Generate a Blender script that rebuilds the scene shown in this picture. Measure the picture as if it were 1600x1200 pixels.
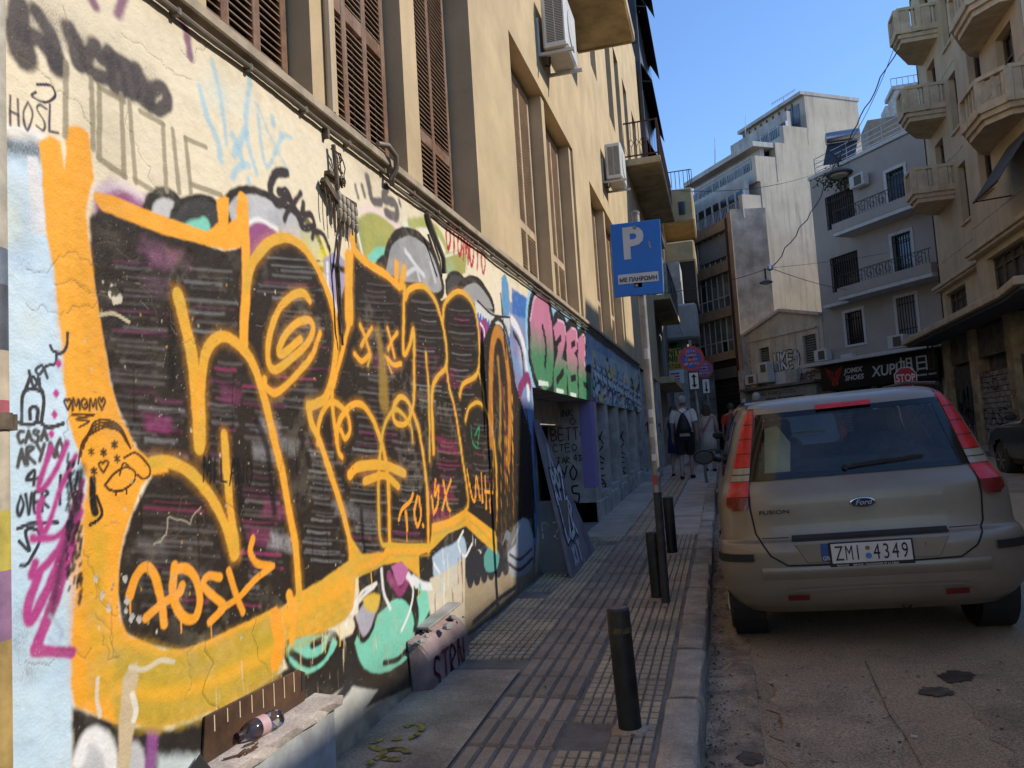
import bpy, bmesh, math, random
import numpy as np
from mathutils import Vector, Matrix
for o in list(bpy.data.objects): bpy.data.objects.remove(o)
SC = bpy.context.scene; COL = SC.collection
rng = random.Random(7); NR = np.random.RandomState(5)
# ---------------------------------------------------------------- camera
EYE = 1.4; FPX = 1200.0
def _axes(yaw, pitch, roll):
    y, p, r = (math.radians(a) for a in (yaw, pitch, roll))
    fwd = np.array([-math.sin(y)*math.cos(p), math.cos(y)*math.cos(p), math.sin(p)])
    right = np.array([math.cos(y), math.sin(y), 0.0]); up = np.cross(right, fwd)
    return right*math.cos(r)-up*math.sin(r), up*math.cos(r)+right*math.sin(r), fwd
CR, CU, CF = _axes(15.1, 4.5, 3.55)
cam = bpy.data.cameras.new('camera'); camo = bpy.data.objects.new('camera', cam); COL.objects.link(camo)
cam.sensor_width = 36; cam.lens = 27; cam.clip_start = .05; cam.clip_end = 3000
m = Matrix.Identity(4)
for i in range(3): m[i][0] = CR[i]; m[i][1] = CU[i]; m[i][2] = -CF[i]
m[2][3] = EYE; camo.matrix_world = m; SC.camera = camo
# ---------------------------------------------------------------- sky, sun, exposure
SUN_EL, SUN_AZ = 35.0, 14.0           # azimuth measured from +X (across the street) towards +Y (up the street)
w = bpy.data.worlds.new('World'); SC.world = w; w.use_nodes = True
nt = w.node_tree; nt.nodes.clear()
sky = nt.nodes.new('ShaderNodeTexSky'); sky.sky_type = 'NISHITA'; sky.sun_disc = False
sky.sun_elevation = math.radians(SUN_EL); sky.sun_rotation = math.radians(90-SUN_AZ)
sky.air_density = 1.0; sky.dust_density = 0.0; sky.ozone_density = 6.0; sky.altitude = 900
bg = nt.nodes.new('ShaderNodeBackground'); bg.inputs[1].default_value = .15
out = nt.nodes.new('ShaderNodeOutputWorld'); nt.links.new(sky.outputs[0], bg.inputs[0]); nt.links.new(bg.outputs[0], out.inputs[0])
sl = bpy.data.lights.new('sun', 'SUN'); so = bpy.data.objects.new('sun', sl); COL.objects.link(so)
sl.energy = 2.4; sl.angle = math.radians(.55); sl.color = (1, .92, .79)
SD = Vector((math.cos(math.radians(SUN_EL))*math.cos(math.radians(SUN_AZ)), math.cos(math.radians(SUN_EL))*math.sin(math.radians(SUN_AZ)), math.sin(math.radians(SUN_EL))))
so.rotation_euler = SD.to_track_quat('Z', 'Y').to_euler(); so.location = SD*60
vs = SC.view_settings; vs.view_transform = 'Standard'; vs.look = 'None'; vs.gamma = 1; vs.use_curve_mapping = False; vs.exposure = .85
SC.render.engine = 'CYCLES'; SC.cycles.use_denoising = True; SC.cycles.max_bounces = 8; SC.cycles.transparent_max_bounces = 24
# ---------------------------------------------------------------- traced points -> places in the street
def ray(x, y): return CR*(x-800)/FPX + CU*(600-y)/FPX + CF
def onX(x, y, X): r = ray(x, y); p = r*(X/r[0]); p[2] += EYE; return p
def onY(x, y, Y): r = ray(x, y); p = r*(Y/r[1]); p[2] += EYE; return p
def onG(x, y, h=0):
    r = ray(x, y); t = .1
    while t < 80:
        if EYE + r[2]*t < gz(r[1]*t) + h: break
        t += .01
    return np.array([r[0]*t, r[1]*t, gz(r[1]*t)+h])
def gz(Y):
    if Y < 12: return .029*Y
    if Y < 20: u = (Y-12)/8; return .348 + .029*8*(u-u*u/2)
    return .464
WX = -1.72                                      # plane of the painted wall
# ---------------------------------------------------------------- helpers
def lin(c):
    if isinstance(c, str): c = tuple(int(c[i:i+2], 16) for i in (0, 2, 4))
    return tuple((v/255/12.92 if v/255 <= .04045 else ((v/255+.055)/1.055)**2.4) for v in c)
def tag(o, label=None, cat=None, group=None, kind=None):
    if label: o['label'] = label
    if cat: o['category'] = cat
    if group: o['group'] = group
    if kind: o['kind'] = kind
    return o
def empty(name, loc=(0,0,0), label=None, cat=None, group=None, rot=None):
    o = bpy.data.objects.new(name, None); COL.objects.link(o); o.location = loc
    if rot: o.rotation_euler = rot
    return tag(o, label, cat, group)
WORLD = set()
def base(name, loc, label=None, cat=None, group=None):
    """an Empty at a thing's base whose parts are modelled in street coordinates"""
    o = empty(name, loc, label, cat, group); WORLD.add(o.name); return o
def add(name, mesh, parent=None):
    o = bpy.data.objects.new(name, mesh); COL.objects.link(o)
    if parent is not None:
        o.parent = parent
        if parent.name in WORLD: o.matrix_parent_inverse = Matrix.Translation(-parent.location)
    return o
class MB:
    """collects faces of ONE piece; build() links it as one mesh object"""
    def __init__(s): s.v = []; s.f = []; s.m = []; s.mi = 0
    def face(s, *p):
        i = len(s.v); s.v += [tuple(q) for q in p]; s.f.append(tuple(range(i, i+len(p)))); s.m.append(s.mi)
    def box(s, x0, y0, z0, x1, y1, z1):
        i = len(s.v)
        s.v += [(x0,y0,z0),(x1,y0,z0),(x1,y1,z0),(x0,y1,z0),(x0,y0,z1),(x1,y0,z1),(x1,y1,z1),(x0,y1,z1)]
        for q in ((0,3,2,1),(4,5,6,7),(0,1,5,4),(1,2,6,5),(2,3,7,6),(3,0,4,7)): s.f.append(tuple(i+k for k in q)); s.m.append(s.mi)
        return s
    def obox(s, o, U, N, u0, u1, n0, n1, z0, z1):
        """box in a facade frame: origin o, along U, out along N"""
        i = len(s.v); o = Vector(o); U = Vector(U); N = Vector(N)
        for z in (z0, z1):
            for a, b in ((u0,n0),(u1,n0),(u1,n1),(u0,n1)): s.v.append(tuple(o+U*a+N*b+Vector((0,0,z))))
        for q in ((0,3,2,1),(4,5,6,7),(0,1,5,4),(1,2,6,5),(2,3,7,6),(3,0,4,7)): s.f.append(tuple(i+k for k in q)); s.m.append(s.mi)
        return s
    def bar(s, a, b, w, h=None, up=(0,0,1)):
        a = Vector(a); b = Vector(b); d = (b-a).normalized(); up = Vector(up)
        if abs(d.dot(up)) > .98: up = Vector((1,0,0))
        r = d.cross(up).normalized()*w/2; u = r.cross(d).normalized()*(h or w)/2
        i = len(s.v)
        for c in (a, b):
            for q in (-r-u, r-u, r+u, -r+u): s.v.append(tuple(c+q))
        for q in ((0,3,2,1),(4,5,6,7),(0,1,5,4),(1,2,6,5),(2,3,7,6),(3,0,4,7)): s.f.append(tuple(i+k for k in q)); s.m.append(s.mi)
        return s
    def tube(s, pts, r, n=8, cap=True):
        pts = [Vector(p) for p in pts]; rs = r if hasattr(r, '__len__') else [r]*len(pts); i0 = len(s.v)
        ref = None
        for k, p in enumerate(pts):
            d = (pts[min(k+1, len(pts)-1)]-pts[max(k-1, 0)])
            d = d.normalized() if d.length > 1e-9 else Vector((0,0,1))
            if ref is None: ref = Vector((0,0,1)) if abs(d.z) < .9 else Vector((1,0,0))
            a = d.cross(ref)
            if a.length < 1e-4: a = d.cross(Vector((.3,.9,.2)))
            a.normalize(); b = a.cross(d).normalized(); ref = b if abs(b.dot(d)) < .9 else ref
            for j in range(n):
                t = 2*math.pi*j/n; s.v.append(tuple(p+(a*math.cos(t)+b*math.sin(t))*rs[k]))
        for k in range(len(pts)-1):
            for j in range(n):
                s.f.append((i0+k*n+j, i0+k*n+(j+1)%n, i0+(k+1)*n+(j+1)%n, i0+(k+1)*n+j)); s.m.append(s.mi)
        if cap:
            s.f.append(tuple(i0+j for j in range(n))); s.m.append(s.mi)
            s.f.append(tuple(i0+(len(pts)-1)*n+n-1-j for j in range(n))); s.m.append(s.mi)
        return s
    def lathe(s, prof, c=(0,0,0), n=20, axis='Z'):
        i0 = len(s.v); c = Vector(c)
        for r, z in prof:
            for j in range(n):
                t = 2*math.pi*j/n
                q = (r*math.cos(t), r*math.sin(t), z) if axis == 'Z' else ((r*math.cos(t), z, r*math.sin(t)) if axis == 'Y' else (z, r*math.cos(t), r*math.sin(t)))
                s.v.append(tuple(c+Vector(q)))
        for k in range(len(prof)-1):
            for j in range(n): s.f.append((i0+k*n+j, i0+k*n+(j+1)%n, i0+(k+1)*n+(j+1)%n, i0+(k+1)*n+j)); s.m.append(s.mi)
        s.f.append(tuple(i0+n-1-j for j in range(n))); s.m.append(s.mi)
        s.f.append(tuple(i0+(len(prof)-1)*n+j for j in range(n))); s.m.append(s.mi)
        return s
    def grid(s, P):
        """P[i][j] points"""
        i0 = len(s.v); R = len(P); Cn = len(P[0])
        for row in P: s.v += [tuple(p) for p in row]
        for i in range(R-1):
            for j in range(Cn-1):
                s.f.append((i0+i*Cn+j, i0+i*Cn+j+1, i0+(i+1)*Cn+j+1, i0+(i+1)*Cn+j)); s.m.append(s.mi)
        return s
    def prism(s, poly, d):
        """planar polygon (3D) swept by vector d"""
        d = Vector(d); i = len(s.v); n = len(poly)
        s.v += [tuple(p) for p in poly] + [tuple(Vector(p)+d) for p in poly]
        s.f.append(tuple(i+n-1-k for k in range(n))); s.m.append(s.mi)
        s.f.append(tuple(i+n+k for k in range(n))); s.m.append(s.mi)
        for k in range(n): s.f.append((i+k, i+(k+1)%n, i+n+(k+1)%n, i+n+k)); s.m.append(s.mi)
        return s
    def mesh(s, name, mat, smooth=False, bevel=0, fix=True):
        me = bpy.data.meshes.new(name); me.from_pydata(s.v, [], s.f)
        mats = mat if isinstance(mat, (list, tuple)) else [mat]
        for q in mats: me.materials.append(q)
        if len(mats) > 1: me.polygons.foreach_set('material_index', s.m)
        if fix or bevel:
            b = bmesh.new(); b.from_mesh(me)
            if fix: bmesh.ops.remove_doubles(b, verts=b.verts, dist=1e-5); bmesh.ops.recalc_face_normals(b, faces=b.faces)
            if bevel: bmesh.ops.bevel(b, geom=list(b.edges), offset=bevel, segments=1, affect='EDGES', clamp_overlap=True)
            b.to_mesh(me); b.free()
        if smooth:
            me.polygons.foreach_set('use_smooth', [True]*len(me.polygons))
            if smooth != 'all': me.set_sharp_from_angle(angle=math.radians(42))
        me.update(); return me
    def build(s, name, mat, parent=None, smooth=False, bevel=0, fix=True):
        return add(name, s.mesh(name, mat, smooth, bevel, fix), parent)
def copy_tree(o, parent=None):
    c = o.copy(); COL.objects.link(c); c.parent = parent
    for ch in list(o.children): copy_tree(ch, c)
    return c
# ---------------------------------------------------------------- materials
def mat(name, col, rough=.8, metal=0, var=.12, scale=3.0, bump=.15, bscale=60, col2=None, stain=0, stain_col=(.05,.04,.03), spec=.4, streak=0, bdist=.004, coat=0, grain=0):
    """one procedural surface: base colour, broad tone variation, stains and fine relief"""
    M = bpy.data.materials.new(name); M.use_nodes = True; N = M.node_tree; L = N.links; b = N.nodes['Principled BSDF']
    def nd(t, **k):
        q = N.nodes.new(t)
        for a, v in k.items(): setattr(q, a, v)
        return q
    geo = nd('ShaderNodeNewGeometry'); col = tuple(col)[:3]; c2 = tuple(col2) if col2 else tuple(max(0, v*(1-2.2*var)) for v in col)
    n1 = nd('ShaderNodeTexNoise'); n1.inputs['Scale'].default_value = scale; n1.inputs['Detail'].default_value = 8; n1.inputs['Roughness'].default_value = .62
    L.new(geo.outputs['Position'], n1.inputs['Vector'])
    r1 = nd('ShaderNodeValToRGB'); r1.color_ramp.elements[0].position = .32; r1.color_ramp.elements[1].position = .66
    r1.color_ramp.elements[0].color = (*c2, 1); r1.color_ramp.elements[1].color = (*col, 1)
    L.new(n1.outputs['Fac'], r1.inputs[0]); last = r1.outputs[0]
    if stain or streak:
        mp = nd('ShaderNodeMapping'); mp.inputs['Scale'].default_value = (1.6, 1.6, .16) if streak else (1,1,1); L.new(geo.outputs['Position'], mp.inputs[0])
        n2 = nd('ShaderNodeTexNoise'); n2.inputs['Scale'].default_value = 1.3 if not streak else 2.2; n2.inputs['Detail'].default_value = 9; n2.inputs['Roughness'].default_value = .7
        L.new(mp.outputs[0], n2.inputs['Vector'])
        r2 = nd('ShaderNodeValToRGB'); r2.color_ramp.elements[0].position = .5; r2.color_ramp.elements[1].position = .72
        r2.color_ramp.elements[0].color = (0,0,0,1); a = max(stain, streak); r2.color_ramp.elements[1].color = (a,a,a,1)
        L.new(n2.outputs['Fac'], r2.inputs[0])
        mx = nd('ShaderNodeMix', data_type='RGBA'); L.new(r2.outputs[0], mx.inputs[0]); L.new(last, mx.inputs[6]); mx.inputs[7].default_value = (*stain_col, 1); last = mx.outputs[2]
    if grain:
        n4 = nd('ShaderNodeTexNoise'); n4.inputs['Scale'].default_value = 95; n4.inputs['Detail'].default_value = 3; n4.inputs['Roughness'].default_value = .8; L.new(geo.outputs['Position'], n4.inputs['Vector'])
        r4 = nd('ShaderNodeMapRange'); r4.inputs[1].default_value = .36; r4.inputs[2].default_value = .64; r4.inputs[3].default_value = 1-grain; r4.inputs[4].default_value = 1+grain; L.new(n4.outputs['Fac'], r4.inputs[0])
        m4 = nd('ShaderNodeMix', data_type='RGBA', blend_type='MULTIPLY'); m4.inputs[0].default_value = 1; L.new(last, m4.inputs[6]); L.new(r4.outputs[0], m4.inputs[7]); last = m4.outputs[2]
    L.new(last, b.inputs['Base Color']); b.inputs['Roughness'].default_value = rough; b.inputs['Metallic'].default_value = metal
    b.inputs['Specular IOR Level'].default_value = spec; b.inputs['Coat Weight'].default_value = coat; b.inputs['Coat Roughness'].default_value = .05
    if bump:
        n3 = nd('ShaderNodeTexNoise'); n3.inputs['Scale'].default_value = bscale; n3.inputs['Detail'].default_value = 5
        L.new(geo.outputs['Position'], n3.inputs['Vector'])
        bp = nd('ShaderNodeBump'); bp.inputs['Strength'].default_value = bump; bp.inputs['Distance'].default_value = bdist
        L.new(n3.outputs['Fac'], bp.inputs['Height']); L.new(bp.outputs[0], b.inputs['Normal'])
    return M
def flat(name, c, rough=.6, metal=0, spec=.4): return mat(name, c, rough, metal, var=.05, scale=9, bump=.05, spec=spec)
def glass(name, tint=(.5,.55,.55), rough=.03, alpha=.5):
    M = bpy.data.materials.new(name); M.use_nodes = True; N = M.node_tree; L = N.links; N.nodes.clear()
    o = N.nodes.new('ShaderNodeOutputMaterial'); t = N.nodes.new('ShaderNodeBsdfTransparent'); t.inputs[0].default_value = (*tint, 1)
    g = N.nodes.new('ShaderNodeBsdfGlossy'); g.inputs['Roughness'].default_value = rough; g.inputs[0].default_value = (.9,.9,.9,1)
    f = N.nodes.new('ShaderNodeFresnel'); f.inputs[0].default_value = 1.5
    d = N.nodes.new('ShaderNodeBsdfDiffuse'); d.inputs[0].default_value = (.25,.22,.18,1)
    nz = N.nodes.new('ShaderNodeTexNoise'); nz.inputs['Scale'].default_value = 4; nz.inputs['Detail'].default_value = 7
    ge = N.nodes.new('ShaderNodeNewGeometry'); L.new(ge.outputs['Position'], nz.inputs[0])
    rr = N.nodes.new('ShaderNodeMapRange'); rr.inputs[1].default_value = .45; rr.inputs[2].default_value = .8; rr.inputs[3].default_value = .02; rr.inputs[4].default_value = .3*alpha
    L.new(nz.outputs['Fac'], rr.inputs[0])
    m1 = N.nodes.new('ShaderNodeMixShader'); m2 = N.nodes.new('ShaderNodeMixShader')
    L.new(rr.outputs[0], m1.inputs[0]); L.new(t.outputs[0], m1.inputs[1]); L.new(d.outputs[0], m1.inputs[2])
    L.new(f.outputs[0], m2.inputs[0]); L.new(m1.outputs[0], m2.inputs[1]); L.new(g.outputs[0], m2.inputs[2]); L.new(m2.outputs[0], o.inputs[0])
    return M
def facade(o, U, N, u0, u1, z0, z1, ops, depth=.2):
    """wall sheet with recessed openings; ops: (u0,u1,z0,z1[,depth])"""
    b = MB(); o = Vector(o); U = Vector(U); N = Vector(N)
    us = sorted({u0, u1, *[c for q in ops for c in q[:2]]}); zs = sorted({z0, z1, *[c for q in ops for c in q[2:4]]})
    us = [c for c in us if u0 <= c <= u1]; zs = [c for c in zs if z0 <= c <= z1]
    P = lambda u, z, d=0: tuple(o+U*u-N*d+Vector((0,0,z)))
    for a, c in zip(us, us[1:]):
        for e, g in zip(zs, zs[1:]):
            mu, mz = (a+c)/2, (e+g)/2
            if any(q[0] < mu < q[1] and q[2] < mz < q[3] for q in ops): continue
            b.face(P(a,e), P(c,e), P(c,g), P(a,g))
    for q in ops:
        a, c, e, g = q[:4]; d = q[4] if len(q) > 4 else depth
        b.face(P(a,e), P(a,g), P(a,g,d), P(a,e,d)); b.face(P(c,e), P(c,e,d), P(c,g,d), P(c,g))
        b.face(P(a,g), P(c,g), P(c,g,d), P(a,g,d)); b.face(P(a,e), P(a,e,d), P(c,e,d), P(c,e))
    return b
def text(s, name, material, parent, o, U, V, size, ext=.003, shear=0, bold=0, align='LEFT', sx=1):
    """lettering as thin solid shapes: origin o, reading along U, up V"""
    cu = bpy.data.curves.new(name, 'FONT'); cu.body = s; cu.size = size; cu.extrude = ext; cu.shear = shear; cu.align_x = align; cu.offset = bold; cu.resolution_u = 3
    ob = bpy.data.objects.new(name, cu); COL.objects.link(ob)
    dg = bpy.context.evaluated_depsgraph_get(); me = bpy.data.meshes.new_from_object(ob.evaluated_get(dg)); bpy.data.objects.remove(ob)
    U = Vector(U).normalized(); V = Vector(V).normalized(); Nn = U.cross(V); M4 = Matrix.Identity(4)
    for i in range(3): M4[i][0] = U[i]*sx; M4[i][1] = V[i]; M4[i][2] = Nn[i]; M4[i][3] = o[i]
    me.transform(M4); me.materials.clear(); me.materials.append(material)
    return add(name, me, parent)
# ================================================================ ground, road, pavement, kerbs
ASPH = mat('dusty_road', (.385,.285,.18), .9, grain=.45, var=.16, scale=1.3, bump=.9, bscale=110, stain=.35, stain_col=(.24,.175,.11), bdist=.012)
def road_z(X, Y):
    c = .035*(X+.2) if X < 3.1 else .035*3.3-.03*(X-3.1)
    return gz(Y)-.12+c
def sheet(xs, ys, fz): return [[(x, y, fz(x, y)) for x in xs] for y in ys]
xs = [-.28,-.2,.1,.5,1,1.6,2.3,3.1,3.9,4.8,5.6,6.3,6.48]; ys = list(np.arange(-9, 34.6, .5))
q = MB(); q.grid(sheet(xs, ys, road_z)); road = tag(q.build('road', ASPH, smooth='all'), kind='structure')
GRD = mat('far_paving', (.16,.14,.12), .9, var=.2, scale=1, bump=.3)
q = MB(); xs = [-900,-200,-60,-20,-8,-2,6.5,20,60,200,900]; ys = [-900,-200,-60,-20,-8,0,4,8,12,16,20,26,33,34,60,120,300,900]
q.grid(sheet(xs, ys, lambda x, y: gz(max(-9, y))-.16 if y < 33.5 else .38)); tag(q.build('ground', GRD), kind='structure')
BED = mat('pavement_mortar', (.24,.20,.165), .95, var=.25, scale=4, bump=.7, stain=.4, stain_col=(.07,.06,.05), bdist=.008)
q = MB(); q.grid(sheet([WX-.3,-1.4,-1.0,-.6,-.34], list(np.arange(-9, 34, .5)), lambda x, y: gz(y)-.012)); pav = tag(q.build('pavement', BED), kind='structure')
CONCP = mat('pavement_concrete', (.43,.33,.235), .9, grain=.3, var=.24, scale=3.5, stain=.75, stain_col=(.16,.115,.08), bump=.5)
WAF = [mat('buff_waffle_tile_%d' % k, c, .85, grain=.18, var=.16, scale=5, stain=.5, stain_col=(.12,.09,.06), bump=.4) for k, c in enumerate([(.55,.41,.25),(.48,.36,.23),(.39,.30,.205)])]
TACT = [mat('grey_ribbed_tile_%d' % k, c, .85, grain=.22, var=.15, scale=5, stain=.35, stain_col=(.06,.052,.045), bump=.4) for k, c in enumerate([(.34,.25,.175),(.28,.21,.15),(.40,.295,.205)])]
def waffle(wd, ln, nx, ny):
    q = MB(); q.mi = 1; q.box(0, 0, -.03, wd, ln, -.012); q.mi = 0
    for i in range(nx):
        for j in range(ny):
            a, c = wd/nx, ln/ny; x0, y0 = i*a+.0035, j*c+.005; x1, y1 = (i+1)*a-.0035, (j+1)*c-.005; t = .003
            q.face((x0,y0,-.012),(x1,y0,-.012),(x1-t,y0+t,.002),(x0+t,y0+t,.002)); q.face((x1,y0,-.012),(x1,y1,-.012),(x1-t,y1-t,.002),(x1-t,y0+t,.002)); q.face((x1,y1,-.012),(x0,y1,-.012),(x0+t,y1-t,.002),(x1-t,y1-t,.002)); q.face((x0,y1,-.012),(x0,y0,-.012),(x0+t,y0+t,.002),(x0+t,y1-t,.002)); q.face((x0+t,y0+t,.002),(x1-t,y0+t,.002),(x1-t,y1-t,.002),(x0+t,y1-t,.002))
    return q
def ribbed(wd, ln, n):
    q = MB(); q.mi = 1; q.box(0, 0, -.03, wd, ln, -.012); q.mi = 0; a = wd/n
    for i in range(n):
        x0, x1 = i*a+.005, (i+1)*a-.005; t = .008; y0, y1 = .005, ln-.005
        q.face((x0,y0,-.012),(x0,y1,-.012),(x0+t,y1-t,.004),(x0+t,y0+t,.004)); q.face((x1,y1,-.012),(x1,y0,-.012),(x1-t,y0+t,.004),(x1-t,y1-t,.004)); q.face((x0+t,y0+t,.004),(x1-t,y0+t,.004),(x1-t,y1-t,.004),(x0+t,y1-t,.004)); q.face((x0,y0,-.012),(x0+t,y0+t,.004),(x1-t,y0+t,.004),(x1,y0,-.012)); q.face((x0,y1,-.012),(x1,y1,-.012),(x1-t,y1-t,.004),(x0+t,y1-t,.004))
    return q
SL = math.atan(.029); DIRT = mat('joint_dirt', (.27,.20,.13), .95, var=.3, scale=20, bump=.3)
wm_ = [waffle(.195,.295,4,4).mesh('paver', [m_, DIRT], fix=False) for m_ in WAF]; wl_ = [waffle(.235,.295,5,4).mesh('paver', [m_, DIRT], fix=False) for m_ in WAF]; tm_ = [ribbed(.396,.295,5).mesh('ribbed_paver', [m_, DIRT], fix=False) for m_ in TACT]
def lay_tile(name, me, x, y, z=0, jit=.0045):
    o = add(name, me, pav); o.location = (x, y, gz(y)+z+rng.uniform(-jit,jit)); o.rotation_euler = (SL+rng.uniform(-.012,.012), rng.uniform(-.012,.012), rng.uniform(-.006,.006)); return o
for k in range(26):
    y = 1.2+k*.3
    lay_tile('ribbed_paver', rng.choice(tm_), -1.20, y)
    for c in range(2):
        if rng.random() > .06: lay_tile('paver', rng.choice(wm_), -.785+c*.2, y, -.001)
    if y > 4.3:
        for c in range(2):
            if rng.random() > .08: lay_tile('paver', rng.choice(wl_), -1.69+c*.24, y, -.002)
q = MB(); q.grid([[(x, y, gz(y)-.001+.004*math.sin(x*9+y*3)) for x in (WX-.05,-1.6,-1.4,-1.215)] for y in np.arange(-2, 4.31, .3)]); q.build('concrete_patch', CONCP, pav)
TAN = mat('tan_ribbed_tile', (.48,.33,.19), .85, var=.15, scale=5, stain=.4, stain_col=(.12,.09,.06)); SLABM = [mat('grey_slab_%d' % k, c, .85, var=.14, scale=3, stain=.35, stain_col=(.10,.09,.08)) for k, c in enumerate([(.50,.395,.295),(.45,.36,.27)])]
tn = ribbed(.395,.395,4).mesh('ribbed_paver', [TAN, DIRT], fix=False)
def slab(wd, ln): q = MB(); q.box(.004, .004, -.03, wd-.004, ln-.004, 0); return q
s1_ = [slab(.5,.8).mesh('slab', m_, bevel=.004) for m_ in SLABM]; s2_ = [slab(.42,.8).mesh('slab', m_, bevel=.004) for m_ in SLABM]
for k in range(31):
    y = 9.02+k*.8
    lay_tile('slab', rng.choice(s1_), -1.70, y); lay_tile('slab', rng.choice(s2_), -.78, y)
    if y < 22:
        for c in range(2): lay_tile('ribbed_paver', tn, -1.19, y+c*.4)
# kerb stones
KST = [mat('kerb_stone_%d' % k, c, .85, grain=.25, var=.2, scale=6, stain=.45, stain_col=(.08,.07,.06), bump=.6, bdist=.008) for k, c in enumerate([(.46,.375,.28),(.39,.32,.24),(.50,.405,.30)])]
kerb = tag(MB().box(-.36, -9, -.6, -.22, 1.0, -.0).build('kerb', KST[0]), kind='structure')
def stone(L, m_, seed):
    r = random.Random(seed); n = max(3, int(L/.12)); prof = [(-.365,-.16),(-.365,-.003),(-.358,.004),(-.29,.005),(-.222,.003),(-.207,-.010),(-.202,-.06),(-.20,-.18)]
    P = []
    for i in range(n+1):
        y = L*i/n; e = 1-.05*(i in (0, n)); row = []
        for (x, z) in prof: row.append((x*1+(1-e)*.2*(x+.28)+r.uniform(-.004,.004)-(.012*(r.random() < .12) if x > -.23 else 0), min(max(y+(.006 if i == 0 else -.006 if i == n else 0), 0), L), z-(.003 if i in (0,n) else 0)+r.uniform(-.003,.003)-(.014*(r.random() < .10) if x > -.23 else 0)))
        P.append(row)
    q = MB(); q.grid(P); q.face(*P[0]); q.face(*reversed(P[-1])); return q.mesh('kerb_stone', m_, smooth=True)
y = 1.0; k = 0
while y < 33:
    L = rng.choice([.5,.8,.98,.98]); o = add('kerb_stone', stone(L-.018, KST[k%3], k), kerb); o.location = (rng.uniform(-.008,.008), y, gz(y)); o.rotation_euler = (math.atan(gz(y+1)-gz(y)), 0, rng.uniform(-.006,.006)); y += L; k += 1
q = MB(); q.grid(sheet([6.4,6.55,8.05], list(np.arange(-9, 33, .6)), lambda x, y: gz(y)+.02)); q.grid([[(6.4, y, gz(y)+.02-d) for d in (0, .2)] for y in np.arange(-9, 33, .6)]); tag(q.build('pavement_far', CONCP), kind='structure')
# gutter: cracked concrete strip, grit, leaves
q = MB(); q.grid(sheet([-.19,-.1,.0,.06], list(np.arange(1, 30, .25)), lambda x, y: road_z(x, y)+.004+.006*math.sin(y*7+x*30))); q.build('gutter_strip', mat('gutter_concrete', (.42,.305,.21), .9, grain=.4, var=.3, scale=7, stain=.6, stain_col=(.05,.04,.03), bump=.8, bdist=.01), road)
q = MB()
for k in range(2600):
    y = 1.4+rng.random()**1.6*13; x = -.19+abs(rng.gauss(0,.07 if k % 3 else .45)); r = rng.uniform(.003,.011)*(1.5 if rng.random() < .08 else 1); z = road_z(x,y)+.006
    p = [Vector((x+rng.uniform(-r,r), y+rng.uniform(-r,r), z+rng.uniform(0,r))) for _ in range(4)]
    q.face(p[0],p[1],p[2]); q.face(p[0],p[2],p[3]); q.face(p[0],p[3],p[1]); q.face(p[1],p[3],p[2])
tag(q.build('gutter_debris', mat('grit', (.12,.09,.065), .95, var=.5, scale=40, bump=0), fix=False), 'dry grit and crumbs lying along the kerb', 'debris', kind='stuff')
def blotch(name, px, py, r, m_, h=.0085, seed=1, asp=1.0, par=None, fz=None):
    rr = random.Random(seed); t = -1/ (ray(px,py)[2]); t = .5
    R_ = ray(px,py)
    while EYE+R_[2]*t > (fz or road_z)(R_[0]*t, R_[1]*t): t += .004
    c = (R_[0]*t, R_[1]*t); q = MB(); n = 44; ph = [rr.uniform(0,6.28) for _ in range(5)]
    q.face(*[(lambda k_: (c[0]+k_*math.cos(2*math.pi*i/n)*asp, c[1]+k_*math.sin(2*math.pi*i/n), (fz or road_z)(c[0]+k_*math.cos(2*math.pi*i/n)*asp, c[1]+k_*math.sin(2*math.pi*i/n))+h))(r*(1+.12*math.sin(2*2*math.pi*i/n+ph[0])+.10*math.sin(5*2*math.pi*i/n+ph[1])+.08*math.sin(11*2*math.pi*i/n+ph[2]))) for i in range(n)])
    return q.build(name, m_, par or road)
PATCH = [mat('road_patch_%d' % k, c, .9, grain=.48, var=.2, scale=3, bump=.9, bscale=110, bdist=.012, stain=.3, stain_col=(.22,.16,.10)) for k, c in enumerate([(.33,.245,.16),(.42,.315,.205)])]
def roadpatch(x0, x1, y0, y1, m_, seed):
    r = random.Random(seed); nx, ny = 16, 20; j = lambda k, n: r.uniform(-.05,.05) if k in (0, n) else 0
    P = []
    for i in range(ny+1):
        row = []
        for k in range(nx+1):
            x = x0+(x1-x0)*k/nx+j(k,nx); y = y0+(y1-y0)*i/ny+j(i,ny); row.append((x, y, road_z(x,y)+(.006 if 0 < k < nx and 0 < i < ny else .003)))
        P.append(row)
    q = MB(); q.grid(P)
    return q.build('road_patch', m_, road, smooth='all')
roadpatch(1.0, 2.9, 2.2, 4.6, PATCH[0], 1); roadpatch(.12, .62, 3.2, 4.5, PATCH[1], 2); roadpatch(2.2, 4.2, 6.5, 9.5, PATCH[1], 3); roadpatch(2.6, 4.6, 12, 15, PATCH[0], 4)
OIL = mat('oil_stain', (.07,.05,.035), .6, var=.3, scale=20, bump=.4, bscale=160); OIL2 = mat('old_oil_stain', (.12,.09,.065), .8, var=.3, scale=20, bump=.4, bscale=160)
blotch('oil_stain', 1495, 1059, .085, OIL, seed=2); blotch('oil_stain', 1462, 1083, .07, OIL2, seed=3); blotch('oil_stain', 1174, 1188, .06, OIL2, seed=5)
for k in range(40): blotch('spot', rng.uniform(1150,1600), rng.uniform(1035,1195), rng.uniform(.003,.009), OIL2, h=.009, seed=k+10)
q = MB()
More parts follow.
